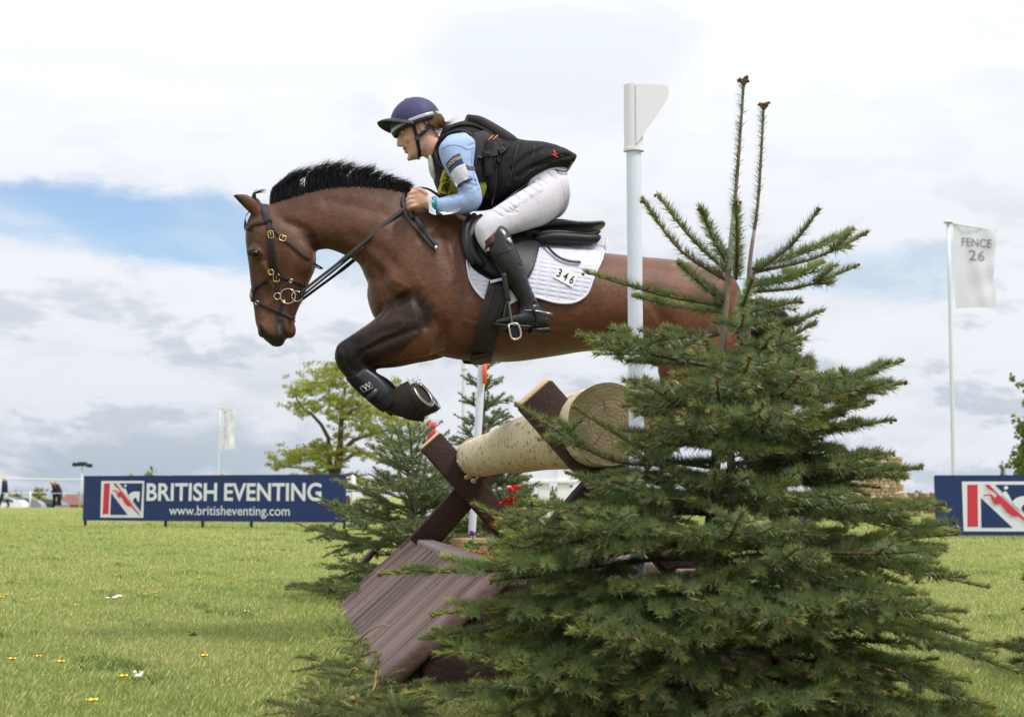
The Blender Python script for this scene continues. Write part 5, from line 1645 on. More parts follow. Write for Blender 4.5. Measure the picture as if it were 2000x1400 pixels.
for k in range(2300):
    ci, cf, cb, cv_ = random.choice(clumps)
    i = int(min(399, max(0, ci + random.gauss(0, 7)))); x, y = crest[i]; tx, ty = mtop[min(399, max(0, int(ci) + 6))]
    v = random.uniform(-.028, .030)
    f_ = cf * random.uniform(.72, 1.04)
    tx, ty = x + (tx - x) * f_, y + (ty - y) * f_
    tip_v = cv_ * 1.3 + random.gauss(0, .006)
    b0 = H(x, y + 6, v); m1 = H(x + (tx - x) * .5 - 3, y + (ty - y) * .62, v * .7 + tip_v * .4); t1 = H(tx + cb * f_ + random.gauss(0, 2.5), ty + cb * .12 + random.gauss(0, 2.2), tip_v)
    st.append((np.array([b0, m1, t1]), random.uniform(.0010, .0024)))
for k in range(150):
    i = random.randrange(400); x, y = crest[i]; tx, ty = mtop[i]; v = random.uniform(-.03, .03)
    st.append((np.array([H(x, y, v), H(x + (tx - x) * .5, y + (ty - y) * .7, v), H(tx + random.uniform(10, 40), ty + random.uniform(-10, 6), v * 1.5)]), .0006))
for k in range(520):                               # short dense hair lying over the crest
    i = random.randrange(400); x, y = crest[i]; v = random.uniform(-.03, .034)
    b0 = H(x, y + 8, v); t1 = H(x + random.uniform(-4, 16), y - random.uniform(12, 26), v * 1.2)
    st.append((np.array([b0, (b0 + t1) / 2, t1]), .0030))
hair('mane', st, 0, horse, M_MANE)
st = []
for k in range(90):                                # forelock, blown up between the ears
    v = random.uniform(-.03, .04); a = H(500 + random.uniform(-8, 12), 404 + random.uniform(-2, 8), v); q = random.random()
    st.append((np.array([a, H(492 + 8 * q, 384 - 6 * q, v), H(500 + 22 * q, 372 + random.uniform(-4, 6), v + random.uniform(-.02, .02))]), .0011))
for k in range(60):                                # and down the forehead
    v = random.uniform(-.04, .045); a = H(488, 412, v)
    st.append((np.array([a, H(479, 425, v), H(478 + random.uniform(-2, 5), 444 + random.uniform(-8, 10), v * 1.1)]), .0015))
hair('forelock', st, 0, horse, M_MANE)
st = []
tail = np.array([(1450, 588), (1478, 590), (1502, 606), (1512, 650), (1514, 720), (1520, 800), (1538, 890)], float)
for k in range(900):
    w = random.gauss(0, 1); v = random.gauss(0, .026); ln = random.uniform(.6, 1.0)
    T_ = catmull(tail, 9)[:max(5, int(9 * ln))]
    ph_ = random.choice((0, 1.3, 2.4, 3.6, 5.1)) + random.gauss(0, .25)
    P = [H(x + w * (3 + 13 * min(1, i / 4)) + 5 * math.sin(i * .9 + ph_) * min(1, i / 3), y + abs(w) * 4 * (i < 3) + random.uniform(-5, 5), v * (.5 + i * .22)) for i, (x, y) in enumerate(T_)]
    st.append((np.array(P), random.uniform(.002, .0035)))
hair('tail', st, 0, horse, M_MANE, 10)
# hooves with shoes; the folded fore hooves show their soles
M_HOOF = mat('dark_hoof', (.035, .028, .024), .5, .35, var=.3, vscale=30, bump=.3, bscale=80)
M_SOLE = mat('hoof_sole', (.13, .10, .07), .9, .1, bump=.8, bscale=90, var=.4, vscale=40)
M_STEEL = mat('worn_steel', (.45, .44, .43), .38, .5, metal=.9, var=.1, vscale=40)
def hoof(cor, sole, r0, r1, parent, lat_, shoe=True):
    """truncated cone from coronet centre to sole centre"""
    d = nrm(sole - cor); e1 = nrm(lat_ - d * np.dot(lat_, d)); e2 = np.cross(d, e1)
    V = []
    for f_, r in ((0, r0), (.15, r0 * 1.03), (.85, r1), (1.0, r1)):
        for j in range(24):
            a = 2 * math.pi * j / 24; V.append(cor + (sole - cor) * f_ + (e1 * math.cos(a) * .93 + e2 * math.sin(a)) * r)
    mb = MB(); mb.add(V, ring_faces(4, 24)); h_ = mb.build('hoof', M_HOOF, parent)
    V = [sole - d * .012]
    for j in range(24):
        a = 2 * math.pi * j / 24; V.append(sole + d * .001 + (e1 * math.cos(a) * .93 + e2 * math.sin(a)) * r1 * .86)
    mk('sole', V, [(0, 1 + j, 1 + (j + 1) % 24) for j in range(24)], M_SOLE, h_)
    P = [sole + d * .004 + (e1 * math.cos(a) * .93 + e2 * math.sin(a)) * r1 * .88 for a in np.linspace(-2.45, 2.45, 28) + math.pi * .5]
    mb = MB(); strap(mb, P, np.tile(d, (28, 1)), .019, .008); mb.build('shoe', M_STEEL, h_)
    return h_
for sg in (-1, 1):
    ox, oy = (0, 0) if sg > 0 else (16, 7)
    hoof(H(798 + ox, 792 + oy, .16 * sg), H(825 + ox, 771 + oy, .16 * sg + (.045 if sg > 0 else .02)), .052, .068, horse, HN)
    ox, oy = (0, 0) if sg > 0 else (20, -14)
    hoof(H(1534 + ox, 1020 + oy, .14 * sg), H(1556 + ox, 1046 + oy, .14 * sg), .050, .064, horse, HN)

# ---- boots on the forelegs
M_NEO = mat('black_neoprene', (.013, .0125, .014), .75, .2, bump=.3, bscale=300, var=.2, vscale=20)
M_SHELL = mat('tendon_boot_shell', (.022, .023, .027), .38, .45, var=.15, vscale=15)
M_BELL = mat('bell_boot_fabric', (.030, .022, .020), .8, .2, bump=.4, bscale=400)
M_LOGO = mat('grey_boot_print', (.42, .43, .45), .6, .3)
for sg in (-1, 1):
    ox, oy = (0, 0) if sg > 0 else (16, 7)
    lb = 'outer' if sg > 0 else 'inner'
    near_ = sg > 0
    o = empty('tendon_boot', H(730 + ox, 760 + oy, .16 * sg), 'black padded tendon boot on the foreleg nearer the rider boot' if near_ else 'black tendon boot on the hidden off foreleg', 'leg boot', 'tendon boots on the forelegs')
    def F2(a, b, hw): return S_((a[0] + ox, a[1] + oy), (b[0] + ox, b[1] + oy), hw, 0, .16 * sg)
    mb = MB(); loft(mb, [F2((675, 740), (722, 722), .046), F2((692, 759), (744, 735), .046), F2((716, 781), (764, 756), .046), F2((736, 797), (772, 768), .048), F2((748, 806), (776, 778), .046)], 24, 2.2, 4); mb.build('boot_body', M_NEO, o)
    mb = MB(); loft(mb, [S_((690 + ox, 737 + oy), (714 + ox, 717 + oy), .03, 0, .178 * sg), S_((716 + ox, 762 + oy), (742 + ox, 737 + oy), .034, 0, .178 * sg), S_((738 + ox, 784 + oy), (760 + ox, 758 + oy), .034, 0, .178 * sg), S_((754 + ox, 786 + oy), (764 + ox, 770 + oy), .02, 0, .178 * sg)], 20, 3.2, 4)
    shl = mb.build('tendon_shell', M_SHELL, o)
    if near_:
        ex_ = nrm(H(738, 752, .2) - H(714, 765, .2)); c0 = H(712, 764, .217); ey_ = nrm(np.cross(HN, ex_)) 
        place_text('lettering', 'W', c0, ex_, ey_, .040, .028, M_LOGO, shl, .01, .002)
        for a0_, a1_ in (((710, 766), (729, 756)), ((729, 756), (722, 746)), ((722, 746), (703, 756)), ((703, 756), (710, 766))):
            m_ = MB(); tube(m_, [H(*a0_, .2185), H(*a1_, .2185)], .0008, 5); m_.build('emblem_line', M_LOGO, shl)
        m_ = MB(); strap(m_, [H(716, 780, .212), H(728, 770, .217), H(738, 760, .214)], [HN] * 3, .022, .006); m_.build('strap_tab', M_SHELL, o)
    o = empty('overreach_boot', H(800 + ox, 790 + oy, .16 * sg), 'brownish black bell boot round the near fore hoof with turf stuck in it' if near_ else 'black bell boot on the hidden off fore hoof', 'leg boot', 'bell boots on the fore hooves')
    cor = H(770 + ox, 788 + oy, .16 * sg); sl = H(816 + ox, 778 + oy, .16 * sg + .015); d = nrm(sl - cor); Lb = np.linalg.norm(sl - cor); e1 = nrm(HN - d * np.dot(HN, d)); e2 = np.cross(d, e1)
    V = []; prof_b = [(-.05, .052), (.12, .066), (.40, .078), (.66, .085), (.79, .089), (.80, .087), (.77, .083), (.4, .070)]
    for f_, r in prof_b:
        for j in range(28):
            a = 2 * math.pi * j / 28; k_ = f_ + .07 * math.cos(a * 2 + .4) * (f_ > .6)
            V.append(cor + d * Lb * k_ + (e1 * math.cos(a) * .82 + e2 * math.sin(a)) * r)
    mb = MB(); mb.add(V, ring_faces(8, 28, False)); mb.build('bell', M_BELL, o)
    if near_:
        mb = MB()
        for k in range(60):                        # turf wedged between boot and hoof
            q = H(random.uniform(797, 818), random.uniform(742, 762), .16 + random.uniform(.03, .07)); dd = RNG.normal(size=3) * .012
            mb.add([q, q + dd + [.002, 0, 0], q + dd * 1.6, q + dd + [0, 0, .002]], [(0, 1, 2, 3)])
        t_ = mb.build('turf', mat('wedged_turf', (.12, .10, .045), .9, .1, var=.3, vscale=80), o, False); t_['kind'] = 'stuff'

# ============================================================ BRIDLE
M_LEATH = mat('dark_leather', (.014, .0115, .0115), .5, .3, var=.25, vscale=30, bump=.15, bscale=250)
M_BRASS = mat('brass', (.72, .52, .20), .28, .5, metal=.95)
M_RING = mat('steel_ring', (.60, .56, .50), .25, .5, metal=.95)
M_FLEECE = mat('cream_fleece', (.60, .52, .40), .95, .1, bump=1, bscale=200)
bridle = empty('bridle', H(540, 560), 'dark leather bridle with brass buckles and loose ring bit', 'bridle')
def br(name, pts, w, m=14, off=.003, both=True, th=.004):
    for sg in ((1, -1) if both else (1,)):
        P, N = drape_line(pts, m, off, sg); mb = MB(); strap(mb, P, N, w, th); mb.build(name, M_LEATH, bridle)
br('headpiece', [(514, 401), (519, 415), (525, 436)], .034, 8)
br('cheekpiece', [(525, 436), (529, 460), (533, 490), (537, 520), (541, 548), (542, 575)], .017, 18)
br('cheekpiece', [(524, 440), (526, 470), (528, 500), (530, 524)], .014, 14, .004)
br('browband', [(531, 433), (510, 436), (496, 439), (482, 446)], .016, 10)
br('throatlash', [(528, 440), (546, 462), (570, 480), (592, 500), (614, 515)], .015, 16)
br('noseband', [(531, 540), (516, 551), (504, 559), (493, 566)], .017, 10)
br('noseband', [(545, 541), (562, 546), (582, 553), (597, 560)], .016, 10)
br('flash_strap', [(493, 585), (505, 593), (530, 604), (552, 613), (576, 624)], .016, 14)
br('lip_strap', [(552, 588), (549, 600), (546, 612)], .012, 8)
P = np.array([H(613, 514, .05), H(622, 519, .02), H(629, 524, .0), H(621, 523, -.02), H(612, 516, -.05)]); mb = MB(); strap(mb, catmull(P, 10), np.tile(-UP, (10, 1)), .014, .004); mb.build('throatlash', M_LEATH, bridle)
for y, px0, px1, nm in ((None, (481, 446), (481, 446), 'browband'), (None, (492, 567), (492, 567), 'noseband'), (None, (492, 586), (492, 586), 'flash_strap')):
    hw_ = {'browband': .085, 'noseband': .06, 'flash_strap': .052}[nm]
    P = []; N = []
    for q in np.linspace(-1.05, 1.05, 9):
        P.append(H(px0[0] - 1 + 9 * q * q * (hw_ / .085), px0[1], hw_ * math.sin(q * math.pi / 2.1))); N.append(H(px0[0] - 10, px0[1]) - H(px0[0], px0[1]) + HN * .02 * q)
    mb = MB(); strap(mb, P, N, .017, .004); mb.build(nm, M_LEATH, bridle)
mb = MB(); ellipsoid(mb, H(491, 576, .0), [HN * .03, H(491, 576) - H(487, 576), H(491, 576) - H(491, 566)]); mb.build('nose_pad', M_FLEECE, bridle)
def buckle(px, py, w, h, ang, m=M_BRASS, off=.006, r=.0022):
    for sg in (1, -1):
        p, n_ = drape(px, py, off, sg); n_ = nrm(n_ * .5 + HN * sg)
        e1 = nrm(np.cross(UP, n_)); e2 = np.cross(n_, e1); a_ = R(ang); f1 = e1 * math.cos(a_) + e2 * math.sin(a_); f2 = np.cross(n_, f1)
        P = [p + f1 * w * np.sign(math.cos(t)) * abs(math.cos(t)) ** .5 + f2 * h * np.sign(math.sin(t)) * abs(math.sin(t)) ** .5 for t in np.linspace(0, 2 * math.pi, 22)]
        mb = MB(); tube(mb, P, r, 7, False); b_ = mb.build('buckle', m, bridle)
        mb = MB(); tube(mb, [p - f2 * h, p + f2 * h + n_ * .002], r * .6, 6); mb.build('prong', m, b_)
buckle(529, 459, .0125, .017, 12); buckle(552, 466, .015, .0125, -20); buckle(540, 543, .0145, .017, 5); buckle(503, 591, .008, .009, -25, M_RING, .006, .0016)
buckle(568, 549, .006, .009, -20, M_RING, .006, .0014)
def ring(px, py, r, m, tr=.0028, off=.010, tilt=0.0):
    for sg in (1, -1):
        p, n_ = drape(px, py, off, sg, .06); n_ = nrm(HN * sg + n_ * .2)
        e1 = nrm(np.cross(UP, n_)); e2 = np.cross(n_, e1)
        mb = MB(); tube(mb, [p + e1 * r * math.cos(t) + e2 * r * math.sin(t) for t in np.linspace(0, 2 * math.pi, 30)], tr, 8, False); mb.build('ring', m, bridle)
ring(563, 578, .0345, M_RING); ring(578, 578, .0235, M_RING, .0026, .013); ring(541, 578, .0150, M_RING, .0024); ring(528, 532, .0125, M_BRASS, .0024, .006); ring(553, 589, .0055, M_BRASS, .0035)
# reins
M_REIN = mat('rubber_rein', (.026, .026, .029), .6, .35, bump=.3, bscale=300, var=.2, vscale=60)
for sg in (1, -1):
    a_ = H(580, 578, .078 * sg) if sg > 0 else H(586, 583, -.07)
    pts = [(620, 546), (660, 515), (700, 482), (730, 457), (765, 427), (802, 399)]
    if sg > 0:
        Pq = [a_]
        for x_, y_ in pts:
            vv = max(.085, float((drape(x_, y_, .010, 1, .085)[0] - HP) @ HN)); Pq.append(H(x_, y_, vv))
        for _ in range(3):
            Q_ = np.array(Pq); Q_[1:-1] = Q_[1:-1] * .5 + (Q_[:-2] + Q_[2:]) * .25; Pq = [p_ if i_ in (0, len(Pq) - 1) else H(*pts[i_ - 1], float((p_ - HP) @ HN) + .004) for i_, p_ in enumerate(Q_)]
        mid = np.array(Pq[3])
    else:
        Pq = [mirror(np.asarray(p_)) + np.array([0, 0, -.012]) for p_ in Pq]
    P = catmull(np.array(Pq), 22); N = np.tile(HN * sg + UP * .35, (22, 1))
    mb = MB(); strap(mb, P, N, np.concatenate([np.full(8, .013), np.full(14, .018)]), .005); mb.build('rein', M_REIN, bridle)
    if sg > 0:
        P2 = catmull([a_ + [0.01, 0, -.012], mid + [0, 0, -.020], H(700, 491, .11)], 16); mb = MB(); strap(mb, P2, np.tile(HN + UP * .3, (16, 1)), .010, .004); mb.build('martingale_strap', M_LEATH, bridle)
# slack loop of the reins hanging over the shoulder
loop = [(802, 400), (806, 385), (818, 375)]
P, N = drape_line([(788, 408), (800, 430), (822, 458), (850, 488)], 16, .010, 1); mb = MB(); strap(mb, P, N, .017, .005); mb.build('rein_loop', M_REIN, bridle)
P, N = drape_line([(853, 484), (836, 462), (816, 436), (804, 405)], 16, .016, 1); mb = MB(); strap(mb, P, N, .016, .005); mb.build('rein_loop', M_REIN, bridle)
p, n_ = drape(851, 487, .018); mb = MB(); tube(mb, [p - n_ * .006 + UP * .012, p, p - UP * .012], .008, 8); mb.build('rein_buckle', M_RING, bridle)
# neck strap over the withers
ns_ = empty('neck_strap', H(800, 385), 'dark leather neck strap with a small stopper at the withers', 'strap')
P, N = drape_line([(795, 372), (788, 384), (785, 398), (790, 410)], 12, .006); mb = MB(); strap(mb, P, N, .016, .005); mb.build('strap_band', M_LEATH, ns_)
P, N = drape_line([(800, 372), (798, 390), (800, 412), (808, 430)], 12, .008); mb = MB(); strap(mb, P, N, .020, .005); mb.build('strap_band', M_LEATH, ns_)
mb = MB(); tube(mb, [H(792, 372, .01), H(791, 356, .01)], .011, 10); tube(mb, [H(791, 363, .01), H(804, 361, .01)], .006, 8); mb.build('stopper', M_NEO, ns_)
P = catmull([H(798, 372, .03), H(815, 368, .05), H(835, 370, .05), H(852, 380, .06), H(866, 392, .08)], 14); mb = MB(); strap(mb, P, np.tile(UP + HN * .5, (14, 1)), .02, .006); mb.build('strap_band', M_LEATH, ns_)

# ============================================================ SADDLE, PAD, GIRTH
M_PAD = bpy.data.materials.new('quilted_white_cotton'); M_PAD.use_nodes = True
def pad_material(m):
    nt = m.node_tree; ns = nt.nodes; L = nt.links.new; b = ns['Principled BSDF']
    b.inputs['Base Color'].default_value = (.56, .56, .64, 1); b.inputs['Roughness'].default_value = .9; b.inputs['Specular IOR Level'].default_value = .15
    tcn = ns.new('ShaderNodeTexCoord'); mp = ns.new('ShaderNodeMapping'); mp.inputs['Rotation'].default_value = (0, R(-8), 0); L(tcn.outputs['Object'], mp.inputs[0])
    w1 = ns.new('ShaderNodeTexWave'); w1.bands_direction = 'Z'; w1.inputs['Scale'].default_value = 14; w1.inputs['Distortion'].default_value = .6; w1.inputs['Detail'].default_value = 1; L(mp.outputs[0], w1.inputs['Vector'])
    w2 = ns.new('ShaderNodeTexWave'); w2.bands_direction = 'X'; w2.inputs['Scale'].default_value = 6; w2.inputs['Distortion'].default_value = .6; L(mp.outputs[0], w2.inputs['Vector'])
    def pw(o):
        p = ns.new('ShaderNodeMath'); p.operation = 'POWER'; L(o, p.inputs[0]); p.inputs[1].default_value = .35; return p.outputs[0]
    mn = ns.new('ShaderNodeMath'); mn.operation = 'MULTIPLY'; L(pw(w1.outputs['Fac']), mn.inputs[0]); L(pw(w2.outputs['Fac']), mn.inputs[1])
    bp = ns.new('ShaderNodeBump'); bp.inputs['Strength'].default_value = .55; bp.inputs['Distance'].default_value = .008; L(mn.outputs[0], bp.inputs['Height']); L(bp.outputs[0], b.inputs['Normal'])
pad_material(M_PAD)
M_PADT = mat('pad_binding', (.64, .63, .72), .8, .2)
M_SADL = mat('black_saddle_leather', (.010, .0105, .0115), .45, .28, var=.2, vscale=20, bump=.12, bscale=200)
M_SADS = mat('saddle_seat_leather', (.010, .011, .012), .33, .36, var=.2, vscale=20, bump=.1, bscale=150)
pad = empty('saddle_pad', H(1050, 540), 'white quilted saddle pad carrying the number 346', 'saddle pad')
topl = np.array([(912, 440), (930, 434), (960, 446), (1000, 456), (1060, 458), (1120, 462), (1160, 464), (1186, 466)], float)
botl = np.array([(912, 520), (920, 552), (938, 578), (958, 590), (990, 596), (1030, 580), (1085, 592), (1120, 591), (1145, 576), (1158, 545), (1175, 510)], float)
TP = catmull(topl, 42); BP = catmull(botl, 42)
for sg in (1, -1):
    V = []; nr_ = 22; Nn = []
    for i in range(42):
        for j in range(nr_):
            t = j / (nr_ - 1); x, y = TP[i] * (1 - t) + BP[i] * t
            p, n_ = drape(x, y, .012, sg, .03)
            if y < 500: 
                q = H(x, y, .03 + .2 * max(0, min(1, (y - 462) / 45))) ; q = q if sg > 0 else mirror(q)
                p2, _ = drape(x, max(y, 500), .012, sg, .03); f_ = max(0, min(1, (y - 470) / 30)); p = q * (1 - f_) + p * f_ if y > 470 else q
                n_ = HN * sg
            V.append(p); Nn.append(n_)
    V = np.array(V).reshape(42, nr_, 3)
    for _ in range(2):
        V[1:-1, 1:-1] = V[1:-1, 1:-1] * .4 + .15 * (V[:-2, 1:-1] + V[2:, 1:-1] + V[1:-1, :-2] + V[1:-1, 2:])
    Nn = np.array(Nn).reshape(42, nr_, 3)
    Vi = V - Nn * .009
    VV = np.concatenate([V.reshape(-1, 3), Vi.reshape(-1, 3)]); o_ = 42 * nr_
    F = [(i * nr_ + j, i * nr_ + j + 1, (i + 1) * nr_ + j + 1, (i + 1) * nr_ + j) for i in range(41) for j in range(nr_ - 1)]
    edge = [(i, nr_ - 1) for i in range(42)]; 
    for (a, b) in [((i, nr_ - 1), (i + 1, nr_ - 1)) for i in range(41)] + [((0, j), (0, j + 1)) for j in range(nr_ - 1)] + [((41, j), (41, j + 1)) for j in range(nr_ - 1)]:
        ia, ib = a[0] * nr_ + a[1], b[0] * nr_ + b[1]; F.append((ia, ib, ib + o_, ia + o_))
    mk('pad_panel', VV, F, M_PAD, pad)
    E = np.concatenate([V[0, ::-1][:0], V[0, :], V[:, -1][1:], V[-1, ::-1][1:]]); mb = MB(); tube(mb, E - 0 * E, .0055, 7); mb.build('binding', M_PADT, pad)
# number tags
for i, ch in enumerate('346'):
    cx, cy = 1091 + i * 12.2, 538 + i * 6.2
    p, n_ = drape(cx, cy, .020); n_ = nrm(n_ + HN * .6)
    e1 = nrm(H(cx + 10, cy + 5.2, .3) - H(cx, cy, .3)); e1 = nrm(e1 - n_ * np.dot(e1, n_)); e2 = np.cross(n_, e1)
    if e2[2] < 0: e2 = -e2
    sl_ = e1 * .0  
    mb = MB(); box(mb, p, [e1 * .0165, e2 * .034, n_ * .0008]); tg = mb.build('number_tag', mat('tag_white', (.70, .70, .68), .5, .3), pad, False)
    place_text('lettering', ch, p - e1 * .0095 - e2 * .022 + n_ * .001, e1, e2, .019, .044, mat('tag_black', (.015, .015, .015), .6, .2), tg, .012, .0012)
saddle = empty('saddle', H(1020, 500), 'black leather jumping saddle under the rider', 'saddle')
def sheet(name, top_, bot_, m, n, off, thick, mt, sg, bulge=0.0, mid=None):
    Tt, Bb = catmull(np.array(top_, float), m), catmull(np.array(bot_, float), m); V = []; Nn = []
    for i in range(m):
        for j in range(n):
            t = j / (n - 1); x, y = Tt[i] * (1 - t) + Bb[i] * t
            p, n_ = drape(x, y, off + bulge * math.sin(t * math.pi) * math.sin(i / (m - 1) * math.pi), sg, .12); V.append(p); Nn.append(nrm(n_ + HN * sg * .8))
    V = np.array(V).reshape(m, n, 3); Nn = np.array(Nn).reshape(m, n, 3)
    for _ in range(3):
        V[1:-1, 1:-1] = V[1:-1, 1:-1] * .4 + .15 * (V[:-2, 1:-1] + V[2:, 1:-1] + V[1:-1, :-2] + V[1:-1, 2:])
    VV = np.concatenate([V.reshape(-1, 3), (V - Nn * thick).reshape(-1, 3)]); o_ = m * n
    F = [(i * n + j, i * n + j + 1, (i + 1) * n + j + 1, (i + 1) * n + j) for i in range(m - 1) for j in range(n - 1)]
    for a, b in [((i, n - 1), (i + 1, n - 1)) for i in range(m - 1)] + [((i, 0), (i + 1, 0)) for i in range(m - 1)] + [((0, j), (0, j + 1)) for j in range(n - 1)] + [((m - 1, j), (m - 1, j + 1)) for j in range(n - 1)]:
        ia, ib = a[0] * n + a[1], b[0] * n + b[1]; F.append((ia, ib, ib + o_, ia + o_))
    mk(name, VV, F, mt, saddle)
    return V
for sg in (1, -1):
    V = sheet('flap', [(926, 430), (950, 440), (985, 446), (1030, 448), (1066, 456)], [(906, 470), (912, 508), (945, 535), (990, 558), (1015, 558), (1036, 540), (1048, 505), (1056, 470)], 26, 16, .026, .012, M_SADL, sg, .01)
    sheet('sweat_flap', [(918, 440), (950, 445), (1010, 455), (1050, 460)], [(910, 500), (925, 528), (965, 552), (1000, 556), (1028, 540), (1040, 505)], 20, 12, .016, .008, M_SADL, sg)
    for k, (off_, pts) in enumerate(((.036, [(922, 432), (908, 455), (906, 480), (914, 505), (930, 522)]), (.040, [(934, 436), (921, 458), (920, 482), (928, 508), (944, 527)]))):
        P, N = drape_line(pts, 16, off_, sg); mb = MB(); tube(mb, P, np.array([.012, .019, .024, .026, .027, .028, .028, .028, .027, .026, .025, .024, .022, .019, .015, .009]), 12); mb.build('knee_roll', M_SADL, saddle)
    # stuffed panels under the seat
    P = [H(x, y, v * sg) for x, y, v in ((1040, 468, .15), (1080, 464, .14), (1120, 466, .13), (1155, 467, .115), (1172, 462, .095))]
    mb = MB(); tube(mb, catmull(P, 14), np.array([.010, .020, .026, .029, .030, .030, .030, .029, .028, .027, .026, .024, .018, .008]), 14); mb.build('panel', M_SADL, saddle)
    mb = MB(); tube(mb, catmull([p_ + UP * .024 + HN * .004 * sg for p_ in P], 14), np.array([.006, .010, .012, .013, .013, .013, .013, .013, .013, .013, .012, .012, .010, .005]), 10); mb.build('panel_welt', M_SADL, saddle)
    # stirrup leather keeper lying over the pad
    P, N = drape_line([(1051, 470), (1068, 492), (1088, 510), (1110, 518), (1132, 520)], 16, .024, sg); mb = MB(); strap(mb, P, N, np.linspace(.012, .016, 16), .004); mb.build('saddle_strap', M_SADL, saddle)
# seat: pommel to cantle
mb = MB()
seat = [S_((928, 420), (935, 450), .045), S_((945, 424), (950, 458), .075), S_((975, 436), (975, 462), .095), S_((1010, 442), (1010, 466), .11), S_((1050, 436), (1052, 462), .135), S_((1080, 434), (1084, 458), .155), S_((1115, 440), (1118, 456), .165), S_((1145, 440), (1148, 455), .155), S_((1168, 437), (1170, 450), .12), S_((1178, 438), (1178, 446), .06)]
loft(mb, seat, 30, 2.6, 5); V, N, F = remesh(mb, .006, 4); mk('seat', V, F, M_SADS, saddle)
# girth
M_GIRTH = mat('dark_brown_girth', (.022, .016, .012), .6, .35, bump=.4, bscale=120, var=.4, vscale=25)
girth = empty('girth', H(950, 640), 'wide dark brown girth strap round the belly of the horse', 'girth')
for sg in (1, -1):
    P, N = drape_line([(975, 556), (966, 590), (955, 630), (946, 668), (940, 692)], 18, .012, sg); mb = MB(); strap(mb, P, N, .100, .010); mb.build('girth_strap', M_GIRTH, girth)
    P, N = drape_line([(957, 556), (970, 553), (984, 550)], 8, .030, sg); mb = MB(); strap(mb, P, N, .014, .004); mb.build('girth_loop', M_PADT, girth)
    for dx in (-8, 8):
        P, N = drape_line([(975 + dx, 556), (966 + dx, 590), (955 + dx, 630), (944 + dx, 690)], 16, .020, sg); mb = MB(); strap(mb, P, N, .012, .004); mb.build('girth_stitching', M_GIRTH, girth)
P = []; N = []
for a in np.linspace(-1, 1, 15):
    P.append(H(938 + 1.5 * (1 - a * a), 692 + 14.5 * math.cos(a * math.pi / 2), .185 * math.sin(a * math.pi / 2))); N.append(-UP * math.cos(a * math.pi / 2.2) + HN * math.sin(a * math.pi / 2.2))
mb = MB(); strap(mb, P, N, .100, .010); mb.build('girth_strap', M_GIRTH, girth)

# ============================================================ THE RIDER
def both(fn):
    """run a builder on the near side and on its mirror image: fn(T) where T maps points"""
    fn(lambda P: np.asarray(P, float), 1); fn(lambda P: mirror(P), -1)
def mloft(mb, st, T, sg, n=24, p=2.2, sub=4):
    loft(mb, [(T(s[0]), T(s[1]), s[2], s[3] if len(s) > 3 else 0) for s in st], n, p, sub, HN * sg)
person = empty('person', H(1010, 640), 'rider in navy helmet and black body protector leaning forward over the horse neck', 'person')
hf_ = nrm(H(823 - 94, 252 + 34) - H(823, 252)); hu_ = nrm(H(823 - 34, 252 - 94) - H(823, 252)); hs_ = HN
EAR = H(823, 252)
def hd(f, z, s=0.0, k=1.07):
    return EAR + (hf_ * (f + .018) + hu_ * z + hs_ * s) * k
rb_ = MB()
def hsec(z, fr, bk, hw): return (hd(fr, z), hd(bk, z), hw * 1.07)
loft(rb_, [hsec(-.120, .062, .030, .018), hsec(-.112, .078, .008, .032), hsec(-.098, .083, -.012, .044), hsec(-.078, .080, -.030, .053), hsec(-.058, .084, -.046, .059), hsec(-.035, .083, -.065, .064), hsec(-.010, .083, -.080, .067), hsec(.015, .086, -.090, .070), hsec(.045, .092, -.096, .073), hsec(.075, .082, -.090, .068), hsec(.10, .045, -.055, .045)], 28, 2.3, 4)
# nose, lips, brow, cheek
loft(rb_, [(hd(.090, .018), hd(.070, .018), .008), (hd(.101, -.004), hd(.070, -.006), .010), (hd(.114, -.030), hd(.070, -.032), .0135), (hd(.110, -.041), hd(.072, -.042), .0150), (hd(.088, -.046), hd(.072, -.046), .010)], 14, 2.0, 3)
ellipsoid(rb_, hd(.0865, -.059), [hf_ * .0095, hs_ * .021, hu_ * .0055]); ellipsoid(rb_, hd(.083, -.077), [hf_ * .0095, hs_ * .019, hu_ * .0065])
ellipsoid(rb_, hd(.078, -.108), [hf_ * .014, hs_ * .020, hu_ * .012])
for sg in (-1, 1):
    ellipsoid(rb_, hd(.058, -.030, .040 * sg), [hf_ * .026, hs_ * .020, hu_ * .024]); ellipsoid(rb_, hd(.080, .030, .028 * sg), [hf_ * .009, hs_ * .022, hu_ * .006])
    # ear: rim and lobe
    P = [hd(-.018 + .017 * math.cos(a), .004 + .030 * math.sin(a), (.071 + .007 * (math.cos(a) < 0)) * sg) for a in np.linspace(-1.9, 3.6, 18)]
    tube(rb_, P, .0050, 8); ellipsoid(rb_, hd(-.012, .0, .068 * sg), [hf_ * .013, hs_ * .006, hu_ * .022])
# neck
tube(rb_, catmull([hd(-.020, -.03), hd(-.030, -.085), H(852, 292), H(868, 300)], 12), np.linspace(.060, .062, 12), 18)
